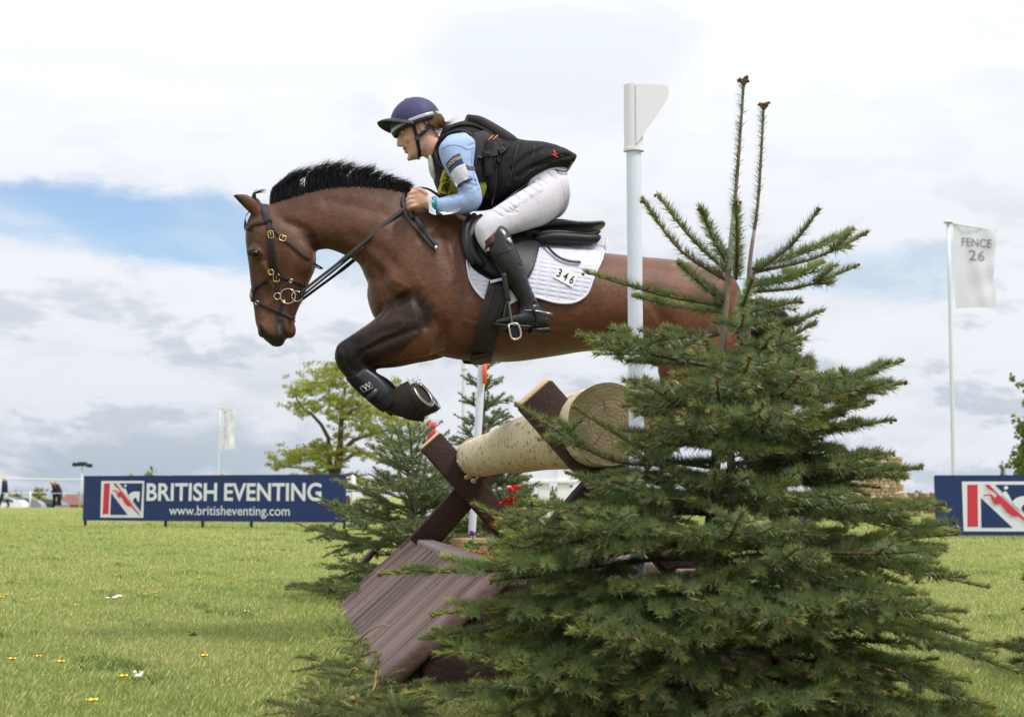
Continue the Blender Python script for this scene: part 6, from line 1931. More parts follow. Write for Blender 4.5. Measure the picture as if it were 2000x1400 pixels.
# trunk, thin: it is all under clothing
loft(rb_, [S_((1100, 345), (1085, 405), .14), S_((1060, 312), (1020, 378), .13), S_((1000, 290), (970, 372), .125), S_((950, 270), (910, 368), .14), S_((905, 262), (870, 345), .14), S_((872, 268), (848, 318), .08)], 22, 2.2, 4)
def limbs(T, sg):
    tube(rb_, T(catmull([H(890, 285, .13), H(897, 300, .18), H(910, 340, .205), H(920, 388, .205)], 10)), np.linspace(.05, .04, 10), 14)
    tube(rb_, T(catmull([H(920, 388, .205), H(890, 399, .20), H(862, 402, .19), H(842, 399, .183), H(832, 394, .180)], 12)), np.linspace(.042, .027, 12), 14)
    tube(rb_, T(catmull([H(1085, 372, .09), H(1030, 405, .19), H(958, 446, .29)], 10)), np.linspace(.075, .05, 10), 14)
    tube(rb_, T(catmull([H(958, 446, .29), H(990, 510, .325), H(1035, 600, .345)], 10)), np.linspace(.048, .032, 10), 14)
    tube(rb_, T([H(1058, 630, .347), H(1020, 626, .35), H(975, 631, .355)]), [.03, .033, .02], 12)
    # hand: palm, four curled fingers, thumb
    loft(rb_, [(T(H(838, 384, .180)), T(H(838, 405, .180)), .022), (T(H(826, 374, .185)), T(H(824, 408, .180)), .023), (T(H(813, 371, .186)), T(H(812, 410, .180)), .021), (T(H(806, 374, .182)), T(H(805, 407, .178)), .015)], 18, 2.4, 4, HN * sg)
    for i, (yk, le, xk) in enumerate(((376, 1.0, 806), (385.5, 1.08, 803), (394.5, 1.04, 802.5), (403, .9, 805))):
        P = [H(xk + 9, yk - 1, .196), H(xk, yk, .200), H(xk - 6 * le, yk + 3, .188), H(xk - 7 * le, yk + 5, .168), H(xk + 1, yk + 6, .152), H(xk + 9, yk + 5, .160)]
        tube(rb_, T(catmull(P, 14)), np.linspace(.0098, .0078, 14), 10)
    tube(rb_, T(catmull([H(834, 380, .196), H(824, 372, .200), H(812, 369, .194), H(803, 373, .184)], 10)), np.linspace(.012, .0088, 10), 10)
both(limbs)
RV, RNn, RF = remesh(rb_, .0054, 3, .5)
# face relief and skin colours in head coordinates
hl = np.stack([(RV - EAR) @ hf_ / 1.07 - .018, (RV - EAR) @ hu_ / 1.07, (RV - EAR) @ hs_ / 1.07], 1)
def hcarve(f, z, s, depth, r):
    global RV
    for sg in (-1, 1):
        d = np.sqrt(((hl - np.array([f, z, s * sg])) / np.asarray(r)) ** 2 @ np.ones(3)); RV = RV + RNn * (depth * np.exp(-d ** 2))[:, None]
hcarve(.084, .012, .028, -.0075, (.014, .010, .015)); hcarve(.088, -.067, .0, -.007, (.012, .0028, .020)); hcarve(.088, -.040, .013, -.003, (.006, .004, .004)); hcarve(.082, -.088, .0, -.004, (.01, .006, .02))
sk = np.array([.62, .36, .265]); rc = np.tile(sk, (len(RV), 1))
def hblob(col, f, z, s, r, w):
    global rc
    for sg in (-1, 1):
        d = np.sqrt(((hl - np.array([f, z, s * sg])) / np.asarray(r)) ** 2 @ np.ones(3)); rc = blend(rc, np.asarray(col), w * np.exp(-d ** 2))
hblob((.55, .22, .17), .06, -.03, .05, (.03, .022, .02), .55); hblob((.52, .21, .16), .11, -.028, 0, (.012, .012, .014), .4)
hblob((.42, .14, .13), .088, -.059, 0, (.014, .0055, .020), .85); hblob((.44, .15, .14), .086, -.077, 0, (.014, .006, .018), .85); hblob((.12, .05, .05), .088, -.068, 0, (.014, .0026, .017), .9)
hblob((.14, .08, .055), .088, .027, .032, (.012, .0042, .017), .9); hblob((.36, .18, .13), .084, .012, .030, (.012, .009, .013), .5)
hu = midplane_uv(RV)
hand_w = np.exp(-(seg_dist(hu, [(806, 378), (806, 402)]) / 9) ** 2) * (hu[:, 1] > 360); rc = blend(rc, np.array([.50, .22, .17]), .5 * hand_w)
M_SKIN = mat('skin', (.55, .3, .2), .48, .4, attr=True, var=.06, vscale=60, bump=.06, bscale=300)
M_SKIN.node_tree.nodes['Principled BSDF'].inputs['Subsurface Weight'].default_value = .12
M_SKIN.node_tree.nodes['Principled BSDF'].inputs['Subsurface Radius'].default_value = (.01, .004, .002)
mk('body', RV, RF, M_SKIN, person, True, col=rc)
M_EYEW = mat('eye_white', (.62, .58, .55), .25, .5); M_IRIS = mat('iris', (.05, .04, .035), .2, .5); M_LASH = mat('lashes', (.03, .02, .018), .6, .2)
for sg in (-1, 1):
    mb = MB(); ellipsoid(mb, hd(.0755, .012, .029 * sg), [hf_ * .0105, hs_ * .0115, hu_ * .0095], 16, 12); e_ = mb.build('eye', M_EYEW, person)
    mb = MB(); ellipsoid(mb, hd(.0825, .0115, .031 * sg), [hf_ * .0042, hs_ * .0052, hu_ * .0055], 12, 8); mb.build('iris', M_IRIS, e_)
    mb = MB(); tube(mb, [hd(.086 - .010 * t * t, .0185 - .004 * t * t, (.030 + .013 * t) * sg) for t in np.linspace(-1, 1, 9)], .0017, 6); mb.build('eyelashes', M_LASH, person)

# ---- clothing
def fabric(name, rgb, rough=.8, fold=.3, fs=14, weave=.15, spec=.2, var=.08):
    m = bpy.data.materials.new(name); m.use_nodes = True; nt = m.node_tree; ns = nt.nodes; L = nt.links.new; b = ns['Principled BSDF']
    b.inputs['Base Color'].default_value = (*rgb, 1); b.inputs['Roughness'].default_value = rough; b.inputs['Specular IOR Level'].default_value = spec
    tcn = ns.new('ShaderNodeTexCoord')
    def nz(sc, st, det=3):
        mp = ns.new('ShaderNodeMapping'); mp.inputs['Scale'].default_value = st; mp.inputs['Rotation'].default_value = (0, .6, 0); L(tcn.outputs['Object'], mp.inputs[0])
        n = ns.new('ShaderNodeTexNoise'); n.inputs['Scale'].default_value = sc; n.inputs['Detail'].default_value = det; n.inputs['Distortion'].default_value = .4; L(mp.outputs[0], n.inputs['Vector']); return n.outputs[0]
    b1 = ns.new('ShaderNodeBump'); b1.inputs['Strength'].default_value = fold; b1.inputs['Distance'].default_value = .03; L(nz(fs, (1, 1, .45)), b1.inputs['Height'])
    b2 = ns.new('ShaderNodeBump'); b2.inputs['Strength'].default_value = weave; b2.inputs['Distance'].default_value = .002; L(nz(500, (1, 1, 1)), b2.inputs['Height']); L(b1.outputs[0], b2.inputs['Normal']); L(b2.outputs[0], b.inputs['Normal'])
    return m
M_SHIRT = fabric('light_blue_shirt', (.33, .43, .66), .8, .35, 16)
M_VEST = fabric('black_vest_cloth', (.010, .0095, .0105), .7, .5, 12, .3, .22)
M_VESTP = fabric('charcoal_vest_panel', (.024, .021, .022), .65, .15, 10, .3, .3)
M_BREECH = fabric('white_breeches', (.565, .54, .60), .8, .35, 13, .1, .2)
M_BOOT = mat('black_boot_leather', (.0065, .0068, .0075), .30, .42, bump=.4, bscale=18, var=.2, vscale=12)
M_BOOTF = mat('black_boot_foot', (.007, .007, .008), .40, .35, bump=.2, bscale=30)
M_MAROON = mat('maroon_lining', (.09, .022, .032), .6, .3)
M_STOCK = fabric('white_stock', (.68, .67, .64), .85, .4, 30)
def cloth(name, mb, mt, vox=.006, it=3, post=None):
    V, N, F = remesh(mb, vox, it, .5)
    if post is not None: V = post(V, N)
    return mk(name, V, F, mt, person)
def wrinkle(lines, depth, width):
    def f(V, N):
        u_ = midplane_uv(V); s_ = np.clip(np.abs(N @ HN) * 1.5, 0, 1)
        for P in lines: V = V + N * (depth * np.exp(-(seg_dist(u_, P) / width) ** 2) * s_)[:, None]
        return V
    return f
sl = MB()
def sleeve(T, sg):
    mloft(sl, [S_((872, 268), (912, 262), .05, 0, .15), S_((857, 288), (928, 278), .072, 0, .172), S_((861, 312), (927, 304), .069, 0, .19), S_((870, 332), (925, 327), .062, 0, .20), S_((883, 353), (932, 348), .058, 0, .21), S_((894, 371), (941, 377), .056, 0, .21),
              S_((896, 377), (940, 398), .054, 0, .208), S_((892, 379), (925, 413), .052, 0, .205), S_((878, 382), (895, 418), .048, 0, .20), S_((862, 386), (868, 420), .043, 0, .19), S_((849, 388), (849, 417), .037, 0, .182), S_((842, 389), (841, 413), .033, 0, .18)], T, sg, 24, 2.1, 4)
both(sleeve)
loft(sl, [S_((1040, 300), (1000, 378), .12), S_((960, 262), (915, 372), .14), S_((905, 252), (865, 350), .15), S_((872, 258), (850, 320), .085)], 22, 2.2, 4)
wr = [[(899, 372), (915, 378), (925, 376)], [(893, 380), (908, 386), (922, 384)], [(905, 395), (915, 388)], [(880, 384), (884, 400)], [(875, 280), (905, 284), (925, 278)], [(922, 300), (905, 310)], [(930, 350), (915, 345)], [(868, 392), (874, 408)]]
cloth('shirt', sl, M_SHIRT, .006, 3, wrinkle(wr, -.006, 2.4))
# vest
vb = MB()
loft(vb, [S_((1120, 311), (1107, 337), .150), S_((1092, 294), (1062, 350), .172), S_((1058, 282), (1012, 380), .172), S_((1018, 277), (966, 405), .165), S_((985, 266), (922, 410), .165), S_((948, 248), (884, 398), .172), S_((912, 240), (858, 374), .170), S_((882, 246), (847, 342), .140), S_((864, 252), (840, 312), .082)], 32, 2.5, 5)
wrv = [[(1100, 320), (1060, 330), (1030, 345)], [(1060, 300), (1020, 320), (990, 345)], [(1000, 360), (1030, 340), (1060, 335)], [(1010, 285), (990, 330), (985, 370)], [(970, 300), (960, 350), (965, 395)], [(1085, 300), (1050, 312)], [(940, 300), (935, 340), (945, 390)]]
vest = cloth('body_protector', vb, M_VEST, .007, 3, wrinkle(wrv, -.010, 4.0))
# raised back plate with its stiff collar
mb = MB(); loft(mb, [S_((908, 230), (910, 252), .10), S_((935, 236), (930, 262), .125), S_((965, 252), (955, 282), .135), S_((995, 270), (985, 300), .13), S_((1006, 279), (1000, 292), .11)], 24, 3.2, 4); V, N, F = remesh(mb, .006, 2); mk('back_plate', V, F, M_VESTP, person)
# charcoal side panel, armhole rim, straps and buckles on the near side
VB = BVHTree.FromPolygons([tuple(np.array(v.co) + wloc(vest)) for v in vest.data.vertices], [tuple(p.vertices) for p in vest.data.polygons])
def vdrape(px, py, off=.003):
    v = .15; nr = HN
    for _ in range(4):
        p = H(px, py, v); h_, n_, i_, d_ = VB.ray_cast(Vector(p + HN * (.6 - v)), Vector(-HN), 1.2)
        if h_ is None: v = .15; nr = HN; break
        v = float((np.array(h_) - HP) @ HN); nr = np.array(n_)
    return H(px, py, v) + nr * off, nr
def vline(pts, m, off=.003):
    Q = catmull(np.array(pts, float), m); R_ = [vdrape(x, y, off) for x, y in Q]; P = np.array([r[0] for r in R_]); N = np.array([r[1] for r in R_])
    for _ in range(2): P[1:-1] = P[1:-1] * .5 + (P[:-2] + P[2:]) * .25; N[1:-1] = nrm(N[1:-1] * .5 + (N[:-2] + N[2:]) * .25)
    return P, N
def vpatch(name, poly_top, poly_bot, m, n, off, mt, th=.006):
    Tt, Bb = catmull(np.array(poly_top, float), m), catmull(np.array(poly_bot, float), m); V = []; Nn = []
    for i in range(m):
        for j in range(n):
            t = j / (n - 1); x, y = Tt[i] * (1 - t) + Bb[i] * t; p, n_ = vdrape(x, y, off); V.append(p); Nn.append(n_)
    V = np.array(V); Nn = np.array(Nn); o_ = m * n
    F = [(i * n + j, i * n + j + 1, (i + 1) * n + j + 1, (i + 1) * n + j) for i in range(m - 1) for j in range(n - 1)]
    for a, b in [((i, n - 1), (i + 1, n - 1)) for i in range(m - 1)] + [((i, 0), (i + 1, 0)) for i in range(m - 1)] + [((0, j), (0, j + 1)) for j in range(n - 1)] + [((m - 1, j), (m - 1, j + 1)) for j in range(n - 1)]:
        ia, ib = a[0] * n + a[1], b[0] * n + b[1]; F.append((ia, ib, ib + o_, ia + o_))
    return mk(name, np.concatenate([V, V - Nn * th]), F, mt, person)
vpatch('side_panel', [(925, 262), (945, 258), (965, 268), (985, 284)], [(928, 308), (945, 310), (962, 306), (978, 300)], 14, 10, .010, M_VESTP)
M_WEB = mat('black_webbing', (.016, .015, .016), .75, .25, bump=.3, bscale=300)
M_PIPE = mat('grey_piping', (.05, .05, .052), .5, .4)
def vstrap(name, pts, w, m=12, off=.010, mt=M_WEB, th=.004):
    P, N = vline(pts, m, off); mb = MB(); strap(mb, P, N, w, th); return mb.build(name, mt, person)
vstrap('side_strap', [(957, 276), (954, 300), (953, 325), (955, 345)], .036); vstrap('side_strap', [(992, 284), (982, 298), (975, 308), (970, 318)], .024)
for (x, y, w, h, a) in ((953, 302, .020, .013, 0), (981, 297, .016, .016, 35)):
    p, n_ = vdrape(x, y, .018); e1 = nrm(np.cross(UP, n_)); e2 = np.cross(n_, e1); a_ = R(a); f1 = e1 * math.cos(a_) + e2 * math.sin(a_); f2 = np.cross(n_, f1)
    mb = MB(); roundbox(mb, p, [f1 * w, n_ * .005, f2 * h], .004); k_ = mb.build('strap_buckle', M_BLACKPL, person, False)
    mb = MB(); tube(mb, [p + n_ * .007 - f1 * w * .8, p + n_ * .007 + f1 * w * .8], .0025, 6); mb.build('buckle_bar', M_PIPE, k_)
M_ORST = mat('orange_stitching', (.80, .18, .06), .6, .2)
for dx in (0, 9): vstrap('orange_stripe', [(951 + dx, 277.5), (960 + dx, 269.5)], .0045, 4, .020, M_ORST, .001)
P, N = vline([(868, 262), (885, 250), (905, 246), (930, 248), (955, 262), (972, 282), (980, 298)], 22, .006); mb = MB(); tube(mb, P, .0065, 8); mb.build('air_tube', M_WEB, person)
P, N = vline([(868, 330), (850, 300), (862, 272), (885, 258), (910, 258), (928, 275), (930, 305), (925, 330)], 28, .004); mb = MB(); tube(mb, P, .008, 8); mb.build('armhole_rim', M_VESTP, person)
P, N = vline([(1118, 316), (1106, 336), (1080, 331), (1050, 342), (1012, 372), (985, 392)], 24, .002); mb = MB(); tube(mb, P, .004, 7); mb.build('hem', M_PIPE, person)
for pts_ in ([(1012, 282), (1004, 320), (990, 384)], [(1100, 303), (1060, 318), (1015, 352)], [(966, 305), (970, 350), (960, 402)], [(1045, 284), (1040, 312)]):
    P, N = vline(pts_, 18, .0015); mb = MB(); tube(mb, P, .0016, 5); mb.build('vest_seam', M_PIPE, person)
# red emblem near the back hem
p, n_ = vdrape(1084, 300, .006); M_REDE = mat('red_emblem', (.72, .05, .05), .6, .2); e1 = nrm(H(1092, 302, .15) - H(1082, 299, .15)); e1 = nrm(e1 - n_ * np.dot(e1, n_)); e2 = np.cross(n_, e1); e2 = e2 if e2[2] > 0 else -e2
for poly in ([(-.014, .014), (-.006, .016), (.004, -.008), (-.002, -.010)], [(-.018, -.008), (.016, -.014), (.017, -.018), (-.016, -.012)], [(.004, -.004), (.010, .004), (.013, .003), (.007, -.008)]):
    mk('emblem_shape', [p + e1 * x + e2 * y for x, y in poly], [tuple(range(len(poly)))], M_REDE, vest, False)
# sponsor bib: yellow panels with dark letters
M_BIB = mat('yellow_bib', (.42, .37, .035), .8, .2, var=.1, vscale=20)
vpatch('bib', [(868, 330), (862, 350), (853, 378)], [(905, 346), (900, 366), (892, 386)], 10, 8, .008, M_BIB, .003)
vpatch('bib', [(937, 356), (936, 370), (934, 388)], [(949, 357), (947, 372), (943, 388)], 6, 5, .008, M_BIB, .003)
p, n_ = vdrape(859, 379, .015); p2, _ = vdrape(872, 340, .015); ex_ = nrm(p2 - p); n2 = nrm(HN - ex_ * np.dot(HN, ex_)); ey_ = np.cross(n2, ex_)
TV, TF = text_mesh('UBISHI', 1.0, .015); sz = TV[:, :2].max(0); ww_ = np.linalg.norm(p2 - p) * 1.05
Q = []
for t in TV:
    a = np.array([858 + 13.5 * t[0] / sz[0], 380 - 42 * t[0] / sz[0]]) + np.array([14.0, 4.5]) * (1 - t[1] / sz[1])
    Q.append(vdrape(a[0], a[1], .0125)[0])
mk('lettering', Q, TF, mat('bib_black', (.02, .02, .015), .8, .1), person, False)
# stock and collar
mb = MB()
ellipsoid(mb, H(846, 333, .0), [HN * .05, H(845, 333) - H(853, 333), H(845, 333) - H(850, 352)]); ellipsoid(mb, H(843, 322, .03), [HN * .03, H(843, 322) - H(849, 322), H(843, 322) - H(847, 342)]); cloth('stock', mb, M_STOCK, .005, 3)
mb = MB(); loft(mb, [S_((868, 252), (842, 306), .083), S_((872, 255), (846, 318), .094), S_((880, 256), (852, 330), .11)], 24, 2.2, 4); cloth('vest_collar', mb, M_VEST, .006, 2)
# breeches
br_ = MB()
ellipsoid(br_, H(1080, 378, 0), [HN * .155, H(1080, 378) - H(1111, 370), H(1080, 378) - H(1088, 426)], 24, 16)
loft(br_, [S_((1102, 330), (1088, 412), .150), S_((1075, 320), (1050, 400), .150), S_((1045, 318), (1015, 390), .135)], 24, 2.3, 4)
def thigh(T, sg):
    mloft(br_, [S_((1098, 336), (1110, 392), .085, 0, .075), S_((1058, 350), (1078, 432), .096, 0, .120), S_((1015, 374), (1034, 448), .090, 0, .185), S_((975, 399), (1000, 458), .080, 0, .245), S_((945, 420), (980, 466), .070, 0, .28), S_((928, 440), (972, 474), .062, 0, .292), S_((929, 460), (968, 482), .056, 0, .297), S_((938, 478), (970, 490), .051, 0, .303), S_((948, 492), (978, 500), .047, 0, .31)], T, sg, 26, 2.1, 4)
both(thigh)
wb = [[(1000, 385), (1012, 400), (1020, 408)], [(1015, 376), (1030, 394)], [(985, 398), (996, 414)], [(1040, 362), (1052, 378)], [(968, 410), (982, 428), (990, 432)], [(950, 424), (968, 440), (982, 442)], [(940, 436), (960, 450)], [(1030, 368), (1042, 384)], [(1060, 352), (1072, 366)], [(975, 432), (990, 440)]]
cloth('breeches', br_, M_BREECH, .006, 3, wrinkle(wb, -.006, 2.0))
M_SEAM = mat('breeches_seam', (.51, .485, .54), .8, .1)
TV, TF = text_mesh('rproofs', 1.0, .006)                # tone-on-tone lettering down the thigh
BB = [o for o in person.children if o.name.startswith('breeches')][0]
BT = BVHTree.FromPolygons([tuple(np.array(v.co) + wloc(BB)) for v in BB.data.vertices], [tuple(p.vertices) for p in BB.data.polygons])
def bdrape(px, py, off):
    v = .2; nr = HN
    for _ in range(4):
        p = H(px, py, v); h_, n_, i_, d_ = BT.ray_cast(Vector(p + HN * (.6 - v)), Vector(-HN), 1.2)
        if h_ is None: break
        v = float((np.array(h_) - HP) @ HN); nr = np.array(n_)
    return H(px, py, v) + nr * off
Q = []
sz = TV[:, :2].max(0)
for t in TV:
    u_ = t[0] / sz[0]; w_ = t[1] / sz[1]; Q.append(bdrape(992 + 70 * u_ - 4 * w_, 418 - 42 * u_ - 9 * w_, .0015))
mk('lettering', Q, TF, M_SEAM, BB, False)
mb = MB(); tube(mb, [bdrape(x, y, .0005) for x, y in catmull(np.array([(1096, 352), (1100, 370), (1102, 384)], float), 10)], .0012, 5); mb.build('pocket_seam', M_SEAM, BB)
# boots
def boots(T, sg):
    mb = MB()
    mloft(mb, [S_((946, 486), (977, 438), .050, 0, .312), S_((951, 494), (993, 452), .056, 0, .318), S_((960, 508), (1006, 482), .060, 0, .328), S_((974, 530), (1019, 512), .060, 0, .336), S_((989, 552), (1029, 540), .053, 0, .341), S_((1003, 574), (1039, 567), .046, 0, .345), S_((1013, 596), (1052, 594), .043, 0, .346), S_((1012, 612), (1064, 612), .042, 0, .347), S_((1020, 628), (1068, 630), .036, 0, .347)], T, sg, 26, 2.2, 4)
    mloft(mb, [S_((1068, 614), (1072, 644), .030, 0, .347), S_((1050, 602), (1054, 645), .038, 0, .348), S_((1028, 606), (1028, 641), .042, 0, .35), S_((1004, 613), (1002, 639), .045, 0, .352), S_((982, 619), (980, 638), .041, 0, .354), S_((967, 625), (966, 636), .026, 0, .355)], T, sg, 22, 2.4, 4)
    wl_ = [[(1000, 560), (1018, 566), (1036, 560)], [(1008, 576), (1024, 580), (1040, 574)], [(1012, 590), (1030, 592), (1046, 586)], [(990, 545), (1005, 548)], [(1020, 604), (1036, 600), (1050, 604)], [(1015, 616), (1030, 612)]]
    V, N, F = remesh(mb, .006, 3); V = wrinkle(wl_, -.0065, 2.4)(V, N); bt = mk('riding_boot', V, F, M_BOOT, person)
    m_ = MB(); mloft(m_, [S_((1071, 638), (1075, 652), .034, 0, .347), S_((1054, 640), (1050, 653), .038, 0, .348), S_((1036, 640), (1034, 651), .036, 0, .35)], T, sg, 16, 3, 3); m_.build('boot_heel', M_BOOTF, bt)
    m_ = MB(); mloft(m_, [S_((1040, 636), (1038, 644), .042, 0, .35), S_((1004, 634), (1002, 643), .048, 0, .352), S_((980, 633), (979, 642), .044, 0, .354), S_((964, 630), (963, 637), .027, 0, .355)], T, sg, 16, 3, 3); m_.build('boot_sole', M_BOOTF, bt)
    m_ = MB(); mloft(m_, [S_((941, 478), (966, 455), .062, 0, .305), S_((946, 490), (974, 470), .060, 0, .310)], T, sg, 18, 2.2, 3); m_.build('boot_lining', M_MAROON, bt)
    m_ = MB(); ellipsoid(m_, T(H(995, 470, .382)), [HN * .003, (H(995, 470) - H(998, 474)) * 1.3, (H(995, 470) - H(992, 473)) * .8], 10, 6); m_.build('boot_badge', M_RING, bt)
    m_ = MB(); tube(m_, T(catmull([H(968, 500, .383), H(985, 492, .396), H(1004, 487, .388)], 10)), .0016, 6); m_.build('boot_seam', M_BOOTF, bt)
    m_ = MB(); tube(m_, T(catmull([H(1024, 606, .385), H(1040, 606, .397), H(1058, 609, .392), H(1076, 612, .37)], 12)), [.003] * 12, 8); tube(m_, T([H(1066, 611, .386), H(1079, 614, .366)]), .0045, 8); m_.build('spur', M_STEEL, bt)
    m_ = MB(); strap(m_, T(catmull([H(1030, 600, .388), H(1042, 606, .397), H(1048, 618, .396), H(1049, 638, .390)], 12)), np.tile(HN * sg, (12, 1)), .012, .004); m_.build('spur_strap', M_BOOTF, bt)
both(boots)
# stirrups belong to the saddle
M_TREAD = mat('black_tread', (.02, .02, .02), .9, .1)
for sg in (1, -1):
    T = (lambda P: np.asarray(P, float)) if sg > 0 else (lambda P: mirror(P))
    mb = MB(); P = catmull([H(983, 534, .395), H(988, 560, .400), H(993, 588, .402)], 12); strap(mb, T(P), np.tile(HN * sg, (12, 1)), .022, .005); mb.build('stirrup_leather', M_SADL, saddle)
    iron = [H(993, 586, .400), H(995, 600, .404), H(999, 625, .408), H(1001, 634, .408)]
    mb = MB(); tube(mb, T(catmull(iron, 12)), np.linspace(.005, .0075, 12), 10); st_ = mb.build('stirrup_iron', mat('dark_stirrup_steel', (.10, .10, .105), .4, .5, metal=.7), saddle)
    mb = MB(); inner = [H(993, 586, .400), H(988, 600, .350), H(984, 625, .305), H(984, 641, .300)]; tube(mb, T(catmull(inner, 12)), np.linspace(.006, .008, 12), 10); mb.build('branch', M_STEEL, st_)
    q = [H(993, 634, .412), H(1011, 633, .412), H(1017, 657, .412), H(1000, 661, .412), H(993, 634, .412)]
    mb = MB(); tube(mb, T(catmull(q, 22)), .0048, 8); mb.build('branch', M_STEEL, st_)
    mb = MB(); V = [H(995, 637, .409), H(1010, 636, .409), H(1015, 656, .409), H(1001, 659, .409), H(985, 641, .30), H(1000, 640, .30), H(1004, 652, .30), H(992, 654, .30)]; mb.add(T(np.array(V)), [(0, 1, 2, 3), (0, 4, 5, 1), (1, 5, 6, 2), (2, 6, 7, 3), (3, 7, 4, 0), (7, 6, 5, 4)]); mb.build('tread', M_TREAD, st_, False)
# armband with its white card, sponsor patch, watch
SB = [o for o in person.children if o.name.startswith('shirt')][0]
ST = BVHTree.FromPolygons([tuple(np.array(v.co) + wloc(SB)) for v in SB.data.vertices], [tuple(p.vertices) for p in SB.data.polygons])
def sdrape(px, py, off):
    v = .25; nr = HN
    for _ in range(4):
        p = H(px, py, v); h_, n_, i_, d_ = ST.ray_cast(Vector(p + HN * (.6 - v)), Vector(-HN), 1.2)
        if h_ is None: nr = HN; break
        v = float((np.array(h_) - HP) @ HN); nr = np.array(n_)
    return H(px, py, v) + nr * off, nr
def spatch(name, top_, bot_, m, n, off, mt, th=.003, parent=None):
    Tt, Bb = catmull(np.array(top_, float), m), catmull(np.array(bot_, float), m); V = []; Nn = []
    for i in range(m):
        for j in range(n):
            t = j / (n - 1); x, y = Tt[i] * (1 - t) + Bb[i] * t; p, n_ = sdrape(x, y, off); V.append(p); Nn.append(n_)
    V = np.array(V); Nn = np.array(Nn); o_ = m * n
    F = [(i * n + j, i * n + j + 1, (i + 1) * n + j + 1, (i + 1) * n + j) for i in range(m - 1) for j in range(n - 1)]
    for a, b in [((i, n - 1), (i + 1, n - 1)) for i in range(m - 1)] + [((i, 0), (i + 1, 0)) for i in range(m - 1)] + [((0, j), (0, j + 1)) for j in range(n - 1)] + [((m - 1, j), (m - 1, j + 1)) for j in range(n - 1)]:
        ia, ib = a[0] * n + a[1], b[0] * n + b[1]; F.append((ia, ib, ib + o_, ia + o_))
    return mk(name, np.concatenate([V, V - Nn * th]), F, mt, parent or person)
M_SSEAM = mat('shirt_seam', (.16, .23, .42), .8, .1)
for pts_ in ([(860, 294), (878, 284), (900, 286), (912, 292), (928, 288)], [(922, 296), (921, 320), (926, 345), (935, 372)]):
    P = np.array([sdrape(x, y, .0008)[0] for x, y in catmull(np.array(pts_, float), 20)]); mb = MB(); tube(mb, P, .0013, 5); mb.build('shirt_seam', M_SSEAM, SB)
M_PATCH = mat('navy_patch', (.025, .05, .16), .7, .2); M_YEL = mat('yellow_print', (.75, .60, .12), .6, .2); M_CARD = mat('white_card_sleeve', (.58, .57, .61), .35, .4, bump=.4, bscale=40); M_BANDN = mat('navy_elastic', (.05, .055, .12), .8, .2); M_BANDB = mat('grey_brown_band', (.10, .085, .085), .8, .2)
pt = spatch('sponsor_patch', [(870, 322), (884, 307), (898, 300)], [(876, 335), (888, 324), (904, 317)], 12, 8, .004, M_PATCH)
TV, TF = text_mesh('GOODYEAR', 1.0, .02); sz = TV[:, :2].max(0)
Tt, Bb = catmull(np.array([(872.5, 325), (885, 311), (899, 304.5)], float), 20), catmull(np.array([(875, 331), (887.5, 317.5), (901.5, 310)], float), 20)
Q = []
for t in TV:
    k = t[0] / sz[0] * 19; i = min(int(k), 18); f_ = k - i; a = Tt[i] * (1 - f_) + Tt[i + 1] * f_; b = Bb[i] * (1 - f_) + Bb[i + 1] * f_; x, y = b + (a - b) * t[1] / sz[1]; Q.append(sdrape(x, y, .0058)[0])
mk('lettering', Q, TF, M_YEL, pt, False)
card = spatch('armband_card', [(879, 340), (892, 327), (907, 320)], [(891, 365), (903, 354), (917, 349)], 14, 12, .0055, M_CARD)
spatch('armband', [(877, 336.5), (890, 324.5), (905.5, 317.5)], [(879, 340), (892, 327.5), (907.5, 320.5)], 12, 4, .005, M_BANDN)
spatch('armband', [(891, 366), (904, 355), (921, 349)], [(893, 371), (907, 359), (923, 352)], 12, 4, .006, M_BANDN)
spatch('armband', [(908, 322), (916, 325), (925, 326)], [(911, 329), (918, 332), (927, 332)], 8, 4, .005, M_BANDB)
M_TEAL = mat('teal_silicone', (.012, .23, .25), .45, .4); M_TEALL = mat('teal_watch_face', (.02, .34, .36), .25, .5)
wt = empty('wrist_watch', H(846, 400, .22), 'teal sports watch on the left wrist of the rider', 'watch')
V = []
for i, (xc, yt, yb) in enumerate(((844, 384.5, 419), (848, 384, 420), (851, 384.5, 420.5))):
    for j in range(22):
        a = 2 * math.pi * j / 22; c_ = (H(xc, yt, .181) + H(xc + 2.5, yb, .181)) / 2; h_ = (H(xc, yt, .181) - H(xc + 2.5, yb, .181)) / 2; V.append(c_ + h_ * math.sin(a) + HN * .042 * math.cos(a))
mb = MB(); mb.add(V, ring_faces(3, 22, False)); mb.build('watch_strap', M_TEAL, wt)
fc = H(846, 394, .226); e1 = nrm(H(850, 393.5, .226) - H(842, 394, .226)); 
mb = MB(); roundbox(mb, fc, [e1 * .013, HN * .006, UP * .018], .006); wf = mb.build('watch_case', M_TEALL, wt)
mb = MB(); roundbox(mb, fc + HN * .0062, [e1 * .0025, HN * .001, UP * .005], .001); mb.build('display', M_CARD, wf, False)
spatch('cuff', [(836, 386), (842, 388), (846, 386)], [(838, 415), (846, 419), (852, 420)], 6, 10, .0035, mat('white_cuff', (.52, .55, .63), .8, .2))
spatch('forearm_print', [(858, 414), (880, 411), (898, 406)], [(866, 420), (884, 417), (900, 410)], 8, 4, .002, M_CARD, .0015)
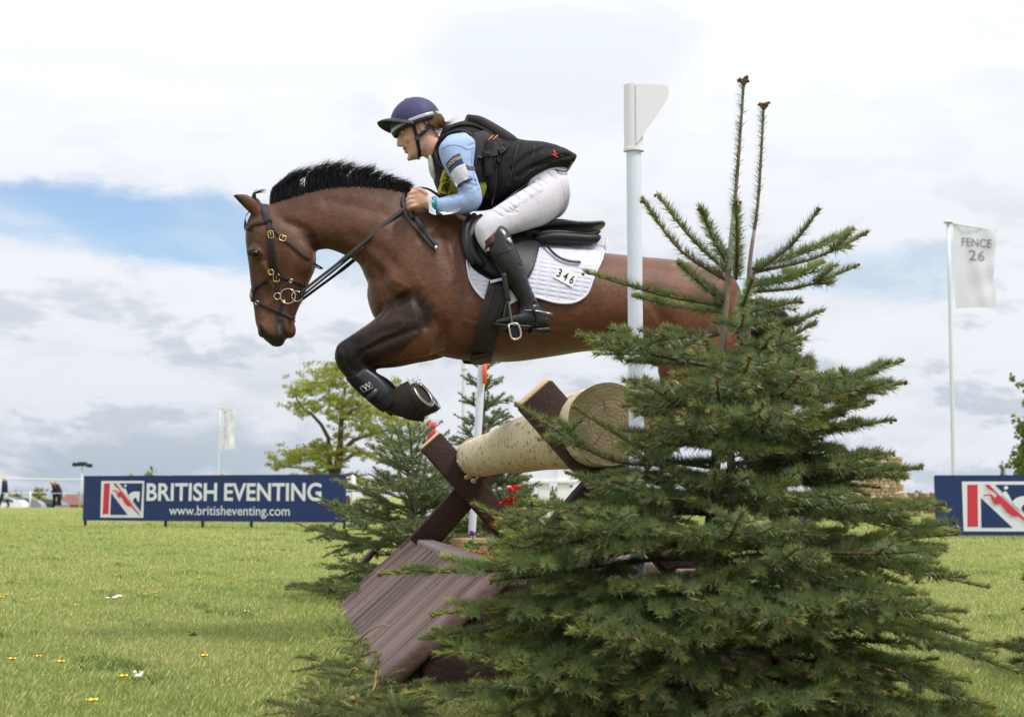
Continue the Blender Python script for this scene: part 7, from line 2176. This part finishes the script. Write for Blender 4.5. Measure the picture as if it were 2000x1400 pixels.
# helmet
M_SILK = fabric('navy_helmet_silk', (.034, .034, .10), .6, .18, 18, .15, .35)
M_PEAK = mat('dark_peak', (.015, .016, .026), .5, .35, bump=.1, bscale=200)
M_BAND = mat('silver_reflective_band', (.42, .42, .45), .35, .5, var=.25, vscale=15)
HC = H(812, 240); hx_, hy_, hz_ = hf_, HN, hu_
def hp(th, ph, k=1.0):
    """th: azimuth from the front, ph: elevation"""
    return HC + k * (hx_ * .126 * math.cos(th) * math.cos(ph) + hy_ * .108 * math.sin(th) * math.cos(ph) + hz_ * .122 * math.sin(ph))
V = []; rows = 14; cols = 40
for i in range(rows):
    ph = R(-8) + (R(90) - R(-8)) * i / (rows - 1) * .985
    for j in range(cols): V.append(hp(2 * math.pi * j / cols, ph))
V += [hp(0, R(90))]
F = ring_faces(rows, cols, False) + [((rows - 1) * cols + j, (rows - 1) * cols + (j + 1) % cols, rows * cols) for j in range(cols)]
helmet = mk('helmet', V, F, M_SILK, person)
V = []
for k, ph in ((.975, R(-14.5)), (1.010, R(-13)), (1.020, R(-8)), (1.015, R(-2)), (.99, R(1))):
    for j in range(cols): V.append(hp(2 * math.pi * j / cols, ph, k))
mk('helmet_band', V, ring_faces(5, cols, False), M_PEAK, helmet)
V = []
for k, ph in ((1.018, R(-5)), (1.030, R(-3)), (1.030, R(-.5)), (1.008, R(2))):
    for j in range(cols): V.append(hp(2 * math.pi * j / cols, ph, k))
mk('helmet_trim', V, ring_faces(4, cols, False), M_BAND, helmet)
V = []; mcol = 19; mrow = 6
for layer in (0, 1):
    for r_ in range(mrow):
        t = r_ / (mrow - 1)
        for j in range(mcol):
            q = -1 + 2 * j / (mcol - 1); th = q * R(78)
            cq = math.cos(q * math.pi / 2) ** .9
            att = hp(th, R(33 * cq - 6), 1.005)
            ext = .064 * max(math.cos(q * math.pi / 2), 0) ** .38
            V.append(att + (hx_ * math.cos(th * .35) + HN * math.sin(th * .35)) * ext * t + hz_ * (.010 * math.sin(t * 2.2) - .020 * (1 - cq) * t - .004 * layer))
n1 = mrow * mcol
F = [(r_ * mcol + j, r_ * mcol + j + 1, (r_ + 1) * mcol + j + 1, (r_ + 1) * mcol + j) for r_ in range(mrow - 1) for j in range(mcol - 1)]
F = F + [tuple(i + n1 for i in f[::-1]) for f in F] + [((mrow - 1) * mcol + j, (mrow - 1) * mcol + j + 1, n1 + (mrow - 1) * mcol + j + 1, n1 + (mrow - 1) * mcol + j) for j in range(mcol - 1)]
mk('helmet_peak', V, F, M_PEAK, helmet)
mb = MB(); ellipsoid(mb, hp(0, R(88), 1.0), [hx_ * .012, hy_ * .012, hz_ * .005], 10, 6); mb.build('helmet_button', M_SILK, helmet)
# harness
for sg in (1, -1):
    P = [hd(.028, .045, .079 * sg), hd(.024, .02, .0755 * sg), hd(.026, -.03, .070 * sg), hd(.030, -.07, .060 * sg), hd(.034, -.104, .044 * sg), hd(.038, -.122, .018 * sg)]
    mb = MB(); strap(mb, catmull(P, 16), np.tile(HN * sg - hu_ * .2, (16, 1)), .017, .003); mb.build('chin_strap', M_WEB, helmet)
    P = [hd(.026, -.045, .071 * sg), hd(-.01, -.035, .073 * sg), hd(-.05, -.012, .070 * sg), hd(-.085, .012, .055 * sg)]
    mb = MB(); strap(mb, catmull(P, 12), np.tile(HN * sg, (12, 1)), .016, .003); mb.build('rear_strap', M_WEB, helmet)
mb = MB(); roundbox(mb, hd(.028, -.05, .074), [hu_ * .012, HN * .004, hf_ * .011], .003); mb.build('strap_slider', M_BLACKPL, helmet, False)
# hair
M_HAIR = mat('light_brown_hair', (.23, .125, .058), .5, .4, var=.4, vscale=90)
st = []
for k in range(420):
    sg = 1 if random.random() < .7 else -1; z0 = random.uniform(-.012, .045); a = hd(random.uniform(-.045, .012), .048, .074 * sg)
    st.append((np.array([a, hd(-.05 + random.uniform(-.01, .012), z0, .074 * sg), hd(-.086, z0 * .6 + .005, .048 * sg), hd(-.112, -.004 + random.uniform(-.012, .012), random.uniform(-.02, .03))]), .0016))
for k in range(420):
    f0 = random.uniform(-.085, -.022); a = hd(f0, .045, .077 if random.random() < .75 else -.077); s_ = (a - EAR) @ hs_ / 1.07; z1 = random.uniform(-.045, .02)
    st.append((np.array([a, hd(f0 - .012, .02, s_ * 1.03), hd(f0 - .035, z1 * .6, s_ * .93), hd(-.10 + random.uniform(-.012, .012), z1, s_ * .55)]), .0019))
for k in range(260):
    a = hd(-.088, random.uniform(-.005, .035), random.uniform(-.045, .055)); x = random.uniform(862, 884); y = random.uniform(238, 252)
    st.append((np.array([a, H(852 + random.uniform(-3, 4), 243 + random.uniform(-6, 6), random.uniform(-.03, .05)), H(x, y, random.uniform(-.03, .06))]), .0015))
for k in range(26):
    a = hd(-.10, .01, random.uniform(-.02, .04)); st.append((np.array([a, H(868, 240 + random.uniform(-3, 3), .03), H(random.uniform(885, 902), random.uniform(228, 242), .03)]), .0005))
hair('hair', st, 0, person, M_HAIR, 8)
